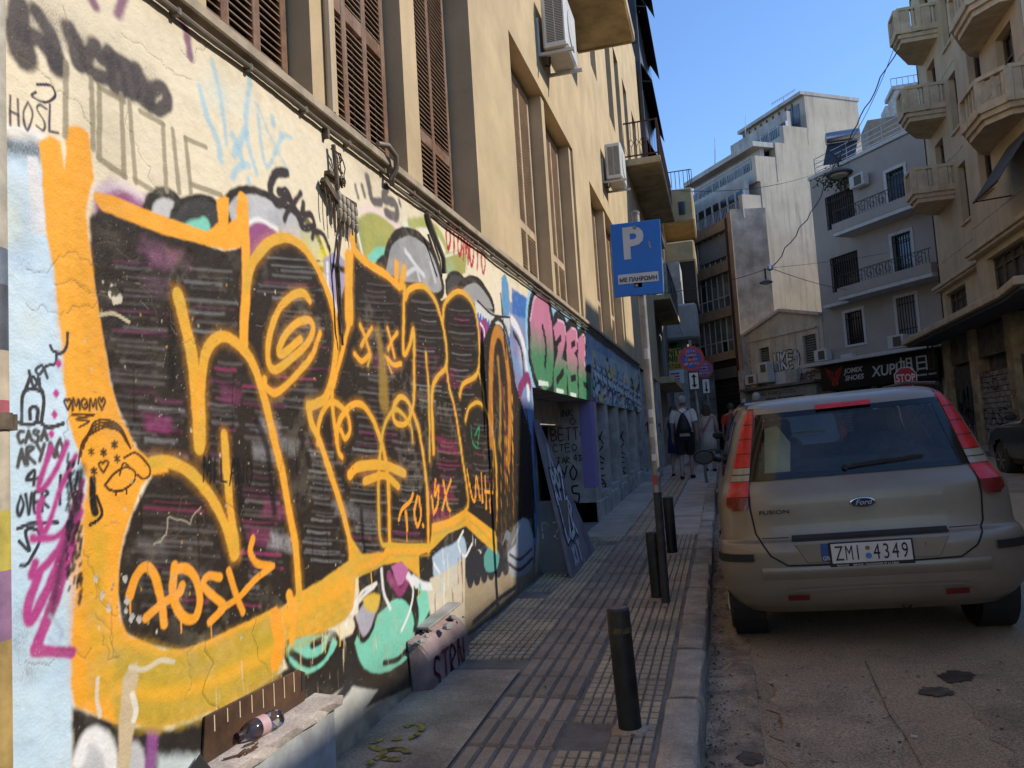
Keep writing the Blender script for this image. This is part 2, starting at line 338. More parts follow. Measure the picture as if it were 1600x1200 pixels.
for pts in [[(1352,1035),(1372,1080),(1390,1120),(1412,1150),(1440,1200)]]:
    P = []
    for p in pts:
        R_ = ray(*p); t = .5
        while EYE+R_[2]*t > road_z(R_[0]*t, R_[1]*t): t += .004
        P.append((R_[0]*t, R_[1]*t))
    for a, c in zip(P, P[1:]):
        for j in range(4):
            u, v = j/4, (j+1)/4; x0, y0 = a[0]+(c[0]-a[0])*u, a[1]+(c[1]-a[1])*u; x1, y1 = a[0]+(c[0]-a[0])*v, a[1]+(c[1]-a[1])*v; w_ = rng.uniform(.001,.0035)
            q.face((x0-w_,y0,road_z(x0,y0)+.010),(x0+w_,y0,road_z(x0,y0)+.010),(x1+w_,y1,road_z(x1,y1)+.010),(x1-w_,y1,road_z(x1,y1)+.010))
q.build('crack', OIL2, road)
# yellow paint rings on the concrete patch
YPM = mat('worn_yellow_paint', (.42,.31,.08), .8, var=.35, scale=30)
def ring(cx, cy, rx, ry, a0, a1, wd):
    q = MB(); n = 18
    for i in range(n):
        t0, t1 = a0+(a1-a0)*i/n, a0+(a1-a0)*(i+1)/n; f = lambda t, k: (cx+(rx+k)*math.cos(t), cy+(ry+k)*math.sin(t), gz(cy+(ry+k)*math.sin(t))+.006)
        if rng.random() < .78: q.face(f(t0,-wd*rng.uniform(.4,1.3)), f(t0,wd), f(t1,wd), f(t1,-wd))
    q.build('yellow_paint_mark', YPM, pav)
for (x, y, rx, ry, a0, a1) in [(616,1180,.06,.05,0,5.4),(606,1165,.07,.06,1,6.6),(640,1145,.05,.09,-1.2,2.6),(600,1195,.06,.05,0,4)]:
    p = onG(x, y); ring(p[0], p[1], rx, ry, a0, a1, .018)
# ================================================================ the painted wall: a canvas in wall metres (Y along the street, Z up)
PXS = np.arange(-26, 1012, 1.35)
cY = np.array([onX(x, 640, WX)[1] for x in PXS]); cZ = np.linspace(0.0, 2.975, 650)
GY, GZ = np.meshgrid(cY, cZ); CV = np.zeros(GY.shape+(3,)); CV[:] = lin((226,212,182))/np.array(1.0); HT = np.zeros(GY.shape)
PL = 1.10                                          # photographed paint values are divided by the light that falls on them
def pc(c): return np.array(lin(c))/PL
def noise2(sy, sz, seed, octv=4):
    """smooth value noise on the canvas"""
    out = 0; amp = 1; tot = 0; r = np.random.RandomState(seed)
    for k in range(octv):
        a = GY*sy*2**k; b = GZ*sz*2**k; T = r.rand(64, 64); i = np.floor(a).astype(int); j = np.floor(b).astype(int); u = a-i; v = b-j
        u = u*u*(3-2*u); v = v*v*(3-2*v)
        q = T[i%64,j%64]*(1-u)*(1-v)+T[(i+1)%64,j%64]*u*(1-v)+T[i%64,(j+1)%64]*(1-u)*v+T[(i+1)%64,(j+1)%64]*u*v
        out = out+q*amp; tot += amp; amp *= .55
    return out/tot
N1 = noise2(1.5, 1.5, 1); N2 = noise2(9, 9, 2); N3 = noise2(40, 40, 3, 3); NF = np.random.RandomState(9).rand(*GY.shape)
CV *= (.9+.2*N1)[..., None]; CV *= (1-.10*np.clip((N2-.55)*4, 0, 1))[..., None]
def wp(p): q = onX(p[0], p[1], WX); return (q[1], q[2])
def spline(P, k=6):
    P = np.array(P, float)
    if len(P) < 3: return P
    Q = np.vstack([2*P[0]-P[1], P, 2*P[-1]-P[-2]]); o = []
    for i in range(1, len(Q)-2):
        for t in np.linspace(0, 1, k, endpoint=False):
            a, b, c, d = Q[i-1], Q[i], Q[i+1], Q[i+2]
            o.append(.5*((2*b)+(c-a)*t+(2*a-5*b+4*c-d)*t*t+(3*b-a-3*c+d)*t**3))
    o.append(P[-1]); return np.array(o)
def win(P, pad):
    j0, j1 = np.searchsorted(cY, P[:,0].min()-pad), np.searchsorted(cY, P[:,0].max()+pad)
    i0, i1 = np.searchsorted(cZ, P[:,1].min()-pad), np.searchsorted(cZ, P[:,1].max()+pad)
    return slice(max(0,i0), max(0,i1)), slice(max(0,j0), max(0,j1))
def segdist(P, S, rad=None):
    y, z = GY[S], GZ[S]; d = np.full(y.shape, 9.0)
    for k in range(len(P)-1):
        a, b = P[k], P[k+1]; v = b-a; L = v@v+1e-12
        t = np.clip(((y-a[0])*v[0]+(z-a[1])*v[1])/L, 0, 1)
        q = np.hypot(y-a[0]-t*v[0], z-a[1]-t*v[1])
        if rad is not None: q = q - (rad[k]*(1-t)+rad[k+1]*t)
        d = np.minimum(d, q)
    return d
def lay(S, a, c):
    c = c if hasattr(c, 'shape') and c.ndim == 3 else np.asarray(c)
    CV[S] = CV[S]*(1-a[..., None]) + c*a[..., None]
def stroke(pts, wd, c, soft=.006, al=1.0, curve=True, px=True, c2=None, w2=None, speck=0):
    """one pass of the can: pts traced, width in metres"""
    P = np.array([wp(p) for p in pts]) if px else np.array(pts, float)
    if curve: P = spline(P)
    R = np.linspace(wd, w2 if w2 else wd, len(P))/2; S = win(P, max(wd, w2 or 0)/2+soft*2+.01)
    if GY[S].size == 0: return
    d = segdist(P, S, R) - (N2[S]-.5)*wd*.22; nz = N3[S]
    a = np.clip((soft-d-(nz-.5)*soft*.8)/(2*soft+1e-6), 0, 1); a = a*a*(3-2*a)
    if soft > .015: a = np.clip(a*(.75+.5*NF[S]) , 0, 1)
    if speck: a = np.maximum(a, ((NF[S] > .93) & (d < speck))*.7*np.clip(1-d/speck, 0, 1))
    col = pc(c)
    if c2 is not None: f = np.clip((N1[S]*.6+N2[S]*.4-.35)*3, 0, 1)[..., None]; col = col*(1-f)+pc(c2)*f
    lay(S, a*al*np.clip(.86+.35*N2[S], 0, 1), col)
def fill(pts, c, soft=.005, al=1.0, curve=False, c2=None, px=True, grad=None, ctop=None):
    P = np.array([wp(p) for p in pts]) if px else np.array(pts, float)
    if curve: P = spline(np.vstack([P, P[:1]]))
    else: P = np.vstack([P, P[:1]])
    S = win(P, soft*2+.01)
    if GY[S].size == 0: return
    y, z = GY[S], GZ[S]; ins = np.zeros(y.shape, bool)
    for k in range(len(P)-1):
        (y0, z0), (y1, z1) = P[k], P[k+1]
        if z0 == z1: continue
        cond = ((z0 > z) != (z1 > z)) & (y < (y1-y0)*(z-z0)/(z1-z0)+y0); ins ^= cond
    d = segdist(P, S); d = np.where(ins, -d, d)
    a = np.clip((soft-d-(N3[S]-.5)*soft)/(2*soft), 0, 1); a = a*a*(3-2*a); col = pc(c)
    if ctop is not None:
        f = np.clip((z-P[:,1].min())/(np.ptp(P[:,1])+1e-6), 0, 1)[..., None]; f = np.clip((f-.35)*3+(N2[S]-.5)[...,None]*.5, 0, 1); col = col*(1-f)+pc(ctop)*f
    elif c2 is not None: f = np.clip((N1[S]*.5+N2[S]*.5-.38)*3.5, 0, 1)[..., None]; col = col*(1-f)+pc(c2)*f
    lay(S, a*al, col)
def spray(p, r, c, al=.6):
    q = np.array([wp(p)]); S = win(q, r*1.4); d = np.hypot(GY[S]-q[0,0], GZ[S]-q[0,1])/r
    a = np.clip(1-d, 0, 1)**1.3*al; a = np.where(NF[S] < a*1.4, a*.9+.1*al, a*.5); lay(S, a, pc(c))
def drip(p, L, c, wd=.007): stroke([p, (p[0]+.3, p[1]+L*.5), (p[0]+.6, p[1]+L)], wd, c, .002, curve=False)
FONT = {'A':[[(0,0),(.5,1),(1,0)],[(.2,.4),(.8,.4)]],'B':[[(0,0),(0,1),(.7,.9),(.7,.6),(0,.5),(.8,.4),(.8,.1),(0,0)]],'C':[[(.9,.85),(.4,1),(0,.5),(.4,0),(.9,.15)]],'D':[[(0,0),(0,1),(.7,.8),(.8,.3),(0,0)]],
'E':[[(.8,1),(0,1),(0,0),(.8,0)],[(0,.5),(.7,.5)]],'F':[[(0,0),(0,1),(.9,1)],[(0,.5),(.6,.5)]],'G':[[(.9,.85),(.4,1),(0,.5),(.4,0),(.9,.2),(.9,.5),(.5,.5)]],'H':[[(0,0),(0,1)],[(.8,0),(.8,1)],[(0,.5),(.8,.5)]],'I':[[(.3,0),(.3,1)]],
'J':[[(.7,1),(.7,.2),(.3,0),(0,.2)]],'K':[[(0,0),(0,1)],[(.8,1),(0,.5),(.9,0)]],'L':[[(0,1),(0,0),(.8,0)]],'M':[[(0,0),(.1,1),(.5,.3),(.9,1),(1,0)]],'N':[[(0,0),(0,1),(.8,0),(.8,1)]],'O':[[(.45,1),(0,.5),(.4,0),(.9,.5),(.45,1)]],
'P':[[(0,0),(0,1),(.8,.85),(.7,.5),(0,.45)]],'R':[[(0,0),(0,1),(.8,.8),(0,.5),(.9,0)]],'S':[[(.9,.9),(.3,1),(.1,.7),(.8,.4),(.6,0),(0,.1)]],'T':[[(.45,0),(.45,1)],[(0,1),(.9,1)]],'U':[[(0,1),(.1,.1),(.6,0),(.8,1)]],'V':[[(0,1),(.4,0),(.9,1)]],
'X':[[(0,0),(.9,1)],[(0,1),(.9,0)]],'Y':[[(0,1),(.45,.5)],[(.9,1),(.3,0)]],'Z':[[(0,1),(.9,1),(0,0),(.9,0)]],'W':[[(0,1),(.25,0),(.5,.7),(.75,0),(1,1)]],'0':[[(.45,1),(0,.5),(.4,0),(.9,.5),(.45,1)]],'1':[[(.1,.7),(.4,1),(.4,0)]],'3':[[(0,.9),(.7,.9),(.3,.55),(.8,.3),(.4,0),(0,.1)]],
'4':[[(.6,0),(.6,1),(0,.3),(.9,.35)]],'5':[[(.8,1),(.1,1),(.1,.6),(.8,.5),(.6,0),(0,.1)]],'7':[[(0,.9),(.9,1),(.4,0)]],'9':[[(.8,.7),(.3,1),(.1,.6),(.8,.6),(.6,0)]],'.':[[(.2,0),(.25,.05)]],'<':[[(.5,0),(0,.7),(.25,1),(.5,.75),(.75,1),(1,.7),(.5,0)]],'*':[[(0,.2),(1,.8)],[(.5,0),(.5,1)],[(0,.8),(1,.2)]],'/':[[(0,0),(.6,1)]],'Q':[[(.45,1),(0,.5),(.4,0),(.9,.5),(.45,1)],[(.5,.3),(1,-.1)]]}
def tagtext(s, p0, p1, h, wd, c, seed=1, soft=.003, jit=.08, drips=0, al=1):
    """handwriting between two traced base points, letter height in traced pixels"""
    r = random.Random(seed); n = len(s)
    for k, ch in enumerate(s):
        if ch not in FONT: continue
        for st in FONT[ch]:
            P = []
            for (u, v) in st:
                t = (k+.1+u*.8+r.uniform(-jit, jit)*.5)/n
                P.append((p0[0]+(p1[0]-p0[0])*t, p0[1]+(p1[1]-p0[1])*t-(v+r.uniform(-jit, jit))*h))
            stroke(P, wd, c, soft, al, curve=len(P) > 3)
            if drips and r.random() < drips: drip(P[-1], h*r.uniform(.3, .9), c, wd*.35)
OR, OR2, YL = (250,172,52), (248,164,46), (220,174,62); BK = (46,37,29); MINT = (128,208,182); LB = (192,218,236); PU = (152,84,128); GY_ = (168,166,164); WH = (238,236,232); MG = (190,62,140)
# ---- old layers: pale blue left part, painted shadow line, dirt
fill([(-20,212),(62,216),(96,330),(112,640),(140,780),(128,1000),(114,1100),(112,1215),(-20,1215)], LB, .012, c2=(208,228,240))
stroke([(10,204),(60,212)], .04, WH, .02); stroke([(14,226),(58,236)], .05, (70,66,62), .03, .8)  # the soft dark stroke is a shadow line put into the paint
fill([(42,244),(58,246),(72,368),(46,362)], (226,224,224), .003)
for k in range(16): spray((rng.uniform(15,45), rng.uniform(280,420)), .06, (150,180,215), .4)
for k in range(6): spray((rng.uniform(15,60), rng.uniform(300,520)), .08, (226,226,190), .35)
for p in ((30,1005),(38,960),(44,1050)): spray(p, .07, (90,100,120), .5)
# ---- bubble lettering behind (top row)
def bub(pts, c, o=BK, w=.035, c2=None): fill(pts, c, .008, curve=True, c2=c2); stroke(pts+[pts[0]], w, o, .008)
fill([(150,300),(170,285),(210,300),(235,320),(230,420),(150,420)], PU, .02, curve=True)
stroke([(150,300),(190,290),(225,312)], .03, (235,220,226), .02, .7)
bub([(225,335),(240,305),(265,302),(278,322),(262,360),(235,370)], (200,198,196))
bub([(262,350),(280,318),(310,307),(338,320),(345,370),(300,380)], (60,58,56), w=.02)
fill([(285,350),(320,340),(326,365),(300,378)], MINT, .01, curve=True)
bub([(348,320),(368,300),(400,298),(440,318),(478,345),(500,378),(505,420),(420,410),(380,400)], (205,204,204), c2=(178,178,180))
fill([(385,350),(405,345),(430,360),(425,392),(390,400)], PU, .01, curve=True); stroke([(382,352),(404,343),(432,358)], .02, WH, .01)
spray((480,380), .16, (214,206,110), .8); spray((505,400), .14, (236,218,60), .9); spray((512,420), .10, (240,220,70), .9)
fill([(505,405),(525,395),(545,420),(548,470),(520,480),(510,440)], (170,160,185), .01, curve=True); stroke([(512,412),(514,450),(525,478)], .025, WH, .01); stroke([(520,415),(545,425)], .03, BK, .01)
fill([(556,345),(580,330),(612,345),(632,372),(620,420),(580,420),(552,380)], (176,172,92), .02, curve=True, c2=(150,160,96))
stroke([(552,332),(580,326),(612,345),(636,375)], .035, (238,214,206), .015); stroke([(556,350),(566,395),(572,415)], .02, WH, .008)
stroke([(545,360),(552,378),(566,410)], .05, (88,92,112), .02)
fill([(575,400),(590,386),(608,392),(606,425),(580,420)], MINT, .012, curve=True)
bub([(585,425),(592,408),(602,404),(606,430)], (74,72,70), w=.03)
bub([(600,420),(608,385),(622,366),(642,362),(664,378),(682,410),(690,460),(640,460),(606,440)], (150,149,148), w=.055, c2=(176,175,174))
stroke([(634,392),(648,412),(662,430)], .035, (214,214,214), .01); stroke([(636,428),(650,420),(656,438)], .03, (210,210,210), .01); stroke([(672,412),(680,440)], .03, (206,206,206), .01)
stroke([(632,350),(655,352),(680,372),(696,412),(700,450)], .03, (226,236,222), .012); stroke([(640,348),(668,350),(690,372),(708,420)], .06, (176,182,104), .015)
fill([(690,398),(726,392),(728,425),(700,430)], (168,164,90), .012, curve=True); stroke([(690,402),(728,394),(728,424)], .02, (220,226,196), .008)
spray((705,430), .16, (140,215,190), .7); spray((735,470), .2, (224,224,214), .6)
bub([(696,440),(704,428),(716,428),(726,440),(722,462),(700,462)], (74,72,70), w=.03)
bub([(712,456),(730,438),(748,440),(766,466),(770,488),(740,480)], (160,158,156), w=.06)
fill([(742,470),(772,490),(800,500),(800,560),(744,540)], (212,214,206), .02, curve=True)
for k in range(14): tagtext('H', (742+k*4.2, 500+k*3+rng.uniform(-6,6)), (748+k*4.2, 503+k*3), 12, .035, (52,104,190), k)
fill([(744,505),(760,500),(764,540),(758,570),(748,560)], (150,70,120), .01, curve=True); stroke([(750,505),(757,520),(756,565)], .02, WH, .006)
fill([(783,440),(790,430),(795,452),(796,490),(786,492)], (88,150,196), .012, curve=True); fill([(783,435),(789,428),(791,440),(786,444)], (88,150,196), .006, curve=True)
stroke([(746,470),(770,492),(800,496)], .02, BK, .006); spray((792,520), .16, (120,150,180), .6)
# ---- blue/purple right end, dripping
fill([(796,470),(835,500),(838,640),(836,880),(812,890),(800,700)], (120,150,190), .02, c2=(150,120,160)); spray((815,560), .2, (206,210,220), .8)
stroke([(800,500),(812,520),(822,560),(826,620)], .10, WH, .02); stroke([(802,520),(814,545),(820,600)], .05, BK, .01)
stroke([(812,610),(824,590),(832,620),(826,690),(832,760)], .12, (140,50,100), .015); stroke([(834,600),(828,680),(838,780),(834,860)], .14, (110,150,205), .012); stroke([(822,640),(830,700),(836,800)], .03, BK, .008)
# ---- main black letters
fill([(138,340),(158,326),(250,362),(350,392),(388,386),(392,412),(430,372),(470,384),(505,430),(526,500),(534,470),(552,388),(600,424),(632,440),(660,442),(690,470),(716,452),(742,480),(752,540),(768,500),(790,520),(806,600),(830,680),(836,840),(780,860),(726,806),(700,826),(668,860),(612,866),(560,890),(520,915),(470,925),(430,962),(380,985),(325,1004),(285,1018),(225,1006),(192,988),(182,920),(188,860),(206,800),(236,745),(215,705),(180,630),(158,520),(142,420)], BK, .008)
# misted streaks inside the letters
r2 = random.Random(11)
for (xa, xb, ya, yb, nn) in [(160,268,400,690,26),(278,372,410,520,9),(215,300,620,720,10),(325,378,560,760,18),(205,345,770,950,18),(375,450,600,900,30),(400,520,400,470,8),(430,515,480,640,14),(470,540,690,880,22),(552,628,440,700,26),(545,605,690,865,20),(612,664,690,850,20),(640,692,470,640,20),(680,722,610,800,22),(700,745,480,620,16),(735,772,660,800,14),(380,410,880,950,8)]:
    cw = r2.choice([(150,148,148),(128,120,120)]); 
    for k in range(nn):
        y = ya+(yb-ya)*(k+r2.uniform(-.3,.3))/nn; f = r2.random(); c = cw if f < .55 else (112,104,102) if f < .8 else r2.choice([(140,72,112),(122,60,98),(176,66,116)])
        x0 = xa+(xb-xa)*r2.uniform(0,.35); x1 = xb-(xb-xa)*r2.uniform(0,.35); t_ = (x0+x1)/2; y += (t_-xa)*((.10 if y > 640 else .22) if xb < 420 else .12)*.6
        stroke([(x0,y),(t_,y+3),(x1,y+1+(x1-x0)*.06)], r2.uniform(.006,.016), c, .007, r2.uniform(.2,.6))
        if r2.random() < .6: stroke([(x0+r2.uniform(2,10),y+4),(t_,y+7),(x1-r2.uniform(2,12),y+5)], .010, (26,20,16), .005, .75)
for (x, y, c) in [(235,380,(130,86,112)),(250,400,(150,96,128)),(275,395,(160,110,125)),(240,440,(110,80,96)),(420,660,(170,168,170)),(450,690,(150,150,150)),(412,700,(160,158,160)),(430,790,(160,70,112)),(405,830,(165,72,116)),(440,840,(200,196,200)),(360,610,(150,66,110)),(245,655,(160,60,120)),(240,850,(110,108,108)),(540,790,(150,148,150)),(575,800,(120,116,120)),(600,560,(150,66,110)),(700,690,(190,62,110)),(690,760,(196,64,112)),(690,800,(190,62,112)),(700,580,(150,60,104))]:
    for j in range(4): stroke([(x-16+r2.uniform(-6,6), y-6+j*6), (x, y-2+j*6), (x+16+r2.uniform(-6,6), y+2+j*6)], .012, c, .022, .42)
for k in range(26):
    x = r2.uniform(200, 760); y = r2.uniform(520, 840); stroke([(x,y),(x+r2.uniform(0,6),y+r2.uniform(40,120))], .006, (20,15,12), .005, .7, curve=False)
for a in [((296,395),(270,450),(268,600)),((352,680),(372,740),(378,800)),((565,800),(568,850),(572,868)),((402,660),(418,700),(430,800))]: stroke(a, .035, (22,17,14), .012, .8)
stroke([(590,516),(597,560),(600,628)], .05, (176,140,56), .03, .8, w2=.11)
# ---- lower background: mint drops, black ground, white and pale panels
fill([(112,1105),(150,1118),(215,1137),(265,1140),(320,1120),(400,1075),(440,1050),(560,985),(560,880),(640,870),(728,800),(800,860),(836,850),(834,930),(770,965),(712,1010),(640,1075),(560,1110),(500,1110),(440,1215),(112,1215)], (52,46,42), .01, c2=(40,36,32))
fill([(128,1180),(145,1158),(165,1165),(168,1215),(125,1215)], (200,200,202), .01, curve=True); stroke([(122,1190),(135,1155),(155,1152),(172,1180),(176,1215)], .045, (240,238,236), .012)
fill([(182,1215),(190,1170),(215,1160),(228,1190),(230,1215)], (196,196,198), .012, curve=True); stroke([(238,1140),(236,1180),(232,1215)], .05, (140,80,140), .012)
fill([(248,1180),(320,1180),(330,1215),(240,1215)], (196,206,206), .02)
fill([(488,1105),(520,1085),(545,1070),(560,1075),(590,1078),(560,1120),(500,1175),(486,1190)], (222,222,212), .01)
stroke([(490,1098),(510,1108),(530,1090),(548,1065)], .05, (52,50,54), .012)
bub([(444,1015),(452,1000),(480,985),(520,990),(528,1010),(505,1045),(475,1060),(452,1040)], MINT, w=.03); stroke([(455,1020),(480,1036),(505,1025),(517,995)], .035, BK, .008); stroke([(487,1008),(502,1000)], .03, BK, .008)
bub([(550,1005),(560,980),(590,955),(618,930),(640,940),(650,980),(640,1030),(600,1058),(568,1050)], MINT, w=.04); stroke([(600,1036),(622,1030),(640,1010)], .03, BK, .008)
fill([(556,962),(572,940),(590,950),(580,985),(565,1000)], (176,172,186), .008, curve=True); stroke([(554,966),(560,990),(568,1000),(580,985),(590,955)], .03, BK, .008); stroke([(545,965),(560,940),(585,915)], .025, WH, .008)
fill([(566,935),(578,928),(594,930),(588,955),(572,952)], (228,190,70), .012, curve=True); spray((515,975), .10, (240,236,220), .9)
stroke([(646,905),(668,920),(690,915)], .05, WH, .015); fill([(650,935),(665,920),(680,930),(660,975),(650,985)], MINT, .01, curve=True)
fill([(668,920),(690,900),(722,880),(728,985),(700,985),(672,960)], (214,202,178), .015); stroke([(700,880),(702,930),(696,965)], .04, (190,196,206), .012); stroke([(715,890),(718,960)], .03, (130,60,70), .008)
fill([(676,870),(690,858),(708,850),(724,838),(728,870),(700,910),(690,950),(680,920)], (176,196,214), .012, curve=True); stroke([(724,830),(716,850),(726,870),(738,850)], .022, WH, .006); stroke([(678,880),(692,905),(688,930)], .02, WH, .006)
stroke([(608,900),(626,925),(640,900)], .05, (152,64,112), .012); stroke([(596,890),(600,925),(610,950)], .025, WH, .006)
fill([(735,875),(760,850),(790,830),(830,810),(834,930),(790,945),(740,985)], (70,70,76), .015, c2=(104,112,124))
for (x, y) in [(750,885),(772,880),(795,850),(810,880),(822,845),(765,925),(800,905)]: fill([(x-10,y),(x-4,y-22),(x+8,y-10),(x+5,y+18),(x-6,y+14)], r2.choice([(186,200,214),(150,170,180),(208,208,204),(120,170,170)]), .008, curve=True); stroke([(x-11,y-2),(x-3,y-24),(x+9,y-10)], .02, r2.choice([WH,BK]), .006)
stroke([(786,870),(805,890),(830,870)], .04, (210,210,212), .01); stroke([(790,850),(806,830),(816,812)], .03, WH, .008)
fill([(737,985),(760,935),(800,905),(836,900),(836,930),(770,960)], (150,136,112), .015, al=.8)
for k in range(26): x = r2.uniform(735,832); y = r2.uniform(820,910); stroke([(x,y),(x+1,y+r2.uniform(20,70))], .008, r2.choice([(40,36,34),(210,206,200),(60,56,60)]), .003, .8, curve=False)
stroke([(636,898),(652,912),(672,916),(688,908)], .045, (232,232,232), .01); stroke([(648,930),(652,960),(648,985)], .05, (40,36,34), .01); stroke([(656,915),(662,950),(655,985)], .03, MINT, .008)
fill([(612,885),(625,878),(638,886),(632,908),(622,914)], (190,110,160), .008, curve=True); stroke([(540,975),(552,950),(566,925),(588,912)], .02, WH, .006); stroke([(640,905),(646,925),(640,955),(628,985)], .02, WH, .006)
fill([(672,905),(700,890),(727,870),(728,990),(700,985),(690,960)], (212,200,174), .01); 
for k in range(22): x = r2.uniform(674,726); y = r2.uniform(860,930); stroke([(x,y),(x+1,y+r2.uniform(20,60))], .012, r2.choice([(232,232,230),(176,196,214),(60,54,50),(150,70,80),(214,202,176)]), .005, .85, curve=False)
fill([(727,905),(760,890),(836,880),(836,930),(770,962),(728,992)], (178,158,126), .02, al=.9)
for k in range(9): x = 735+k*11; fill([(x-8,880-k*3),(x,862-k*4),(x+8,880-k*4),(x+4,915-k*4),(x-4,915-k*4)], (48,48,54), .008, curve=True)
fill([(756,868),(768,850),(780,866),(776,890),(760,892)], (96,160,150), .008, curve=True); fill([(792,850),(806,818),(824,812),(834,850),(830,890),(800,900)], (176,182,190), .012, curve=True); stroke([(794,880),(812,890),(832,872)], .03, (60,60,66), .008); stroke([(796,866),(812,874),(830,858)], .025, (70,70,76), .008); stroke([(800,850),(812,820)], .03, WH, .01)
# ---- thick orange and yellow outline
fill([(60,220),(78,212),(95,222),(100,262),(104,200),(120,196),(138,208),(147,280),(140,300),(133,330),(140,395),(160,525),(172,600),(187,650),(212,700),(236,722),(262,716),(262,738),(236,742),(220,760),(205,800),(192,837),(186,880),(184,930),(187,965),(200,992),(225,1002),(252,1016),(287,1015),(325,1000),(400,965),(432,948),(440,990),(446,1002),(442,1030),(430,1052),(400,1075),(345,1105),(300,1122),(250,1137),(175,1130),(118,1102),(112,1075),(114,975),(122,900),(127,887),(130,812),(136,750),(122,707),(107,662),(100,600),(97,550),(85,420),(72,370),(66,300)], OR, .006)
fill([(170,990),(200,1000),(225,1010),(287,1024),(400,975),(440,955),(446,1002),(430,1052),(345,1103),(250,1134),(190,1128),(165,1080)], YL, .04, c2=(206,170,52))
for k in range(11): y = 1022+k*10; stroke([(186,y),(240,y+10),(310,y-2),(380,y-34),(436,y-64)], .028, r2.choice([(196,164,48),(178,152,54),(232,180,48),(246,176,44),(188,160,60)]), .022, .55)
for k in range(9): x = 116+k*6; stroke([(x+2,770+k*9),(x-3,880),(x,1000),(x+3,1085)], .028, r2.choice([(208,168,50),(236,172,40),(252,168,44)]), .02, .5)
for k in range(6): x = 92+k*10; stroke([(x-12,330),(x,480),(x+10,600)], .02, r2.choice([(240,160,40),(226,170,60),(255,180,60)]), .02, .4)
fill([(147,300),(175,305),(225,327),(322,362),(340,348),(337,312),(347,304),(357,310),(356,350),(368,340),(370,306),(378,302),(386,308),(388,350),(374,388),(350,391),(250,365),(160,329),(144,306)], OR, .006)
stroke([(378,310),(382,360),(384,450),(381,500),(380,545)], .052, OR, .006)
fill([(436,952),(468,926),(500,908),(545,876),(549,840),(566,866),(600,862),(606,850),(640,852),(672,852),(677,818),(700,812),(727,796),(776,832),(777,866),(752,845),(728,822),(700,834),(676,858),(655,868),(656,902),(640,890),(628,878),(600,882),(582,892),(556,904),(552,950),(540,968),(500,990),(447,1000)], YL, .008, c2=OR)
for pts in [[(606,858),(640,860),(672,858)],[(677,826),(705,818),(728,802)],[(730,802),(752,820),(775,846)],[(560,888),(590,876),(606,862)]]:
    stroke(pts, .03, OR, .01, .8); stroke([(p[0],p[1]+9) for p in pts], .012, (196,160,60), .01, .7)
for p in ((560,910),(580,896),(508,985),(530,975),(654,900)): drip(p, 34, (236,190,70), .008)
for k in range(6): y = 930+k*12; stroke([(444,y+28),(490,y+6),(545,y-28)], .022, r2.choice([(200,166,60),(246,172,44),(190,160,60)]), .018, .6)
stroke([(452,930),(458,960),(456,1000)], .05, OR, .006); stroke([(430,965),(436,1005),(430,1035)], .07, OR2, .006)
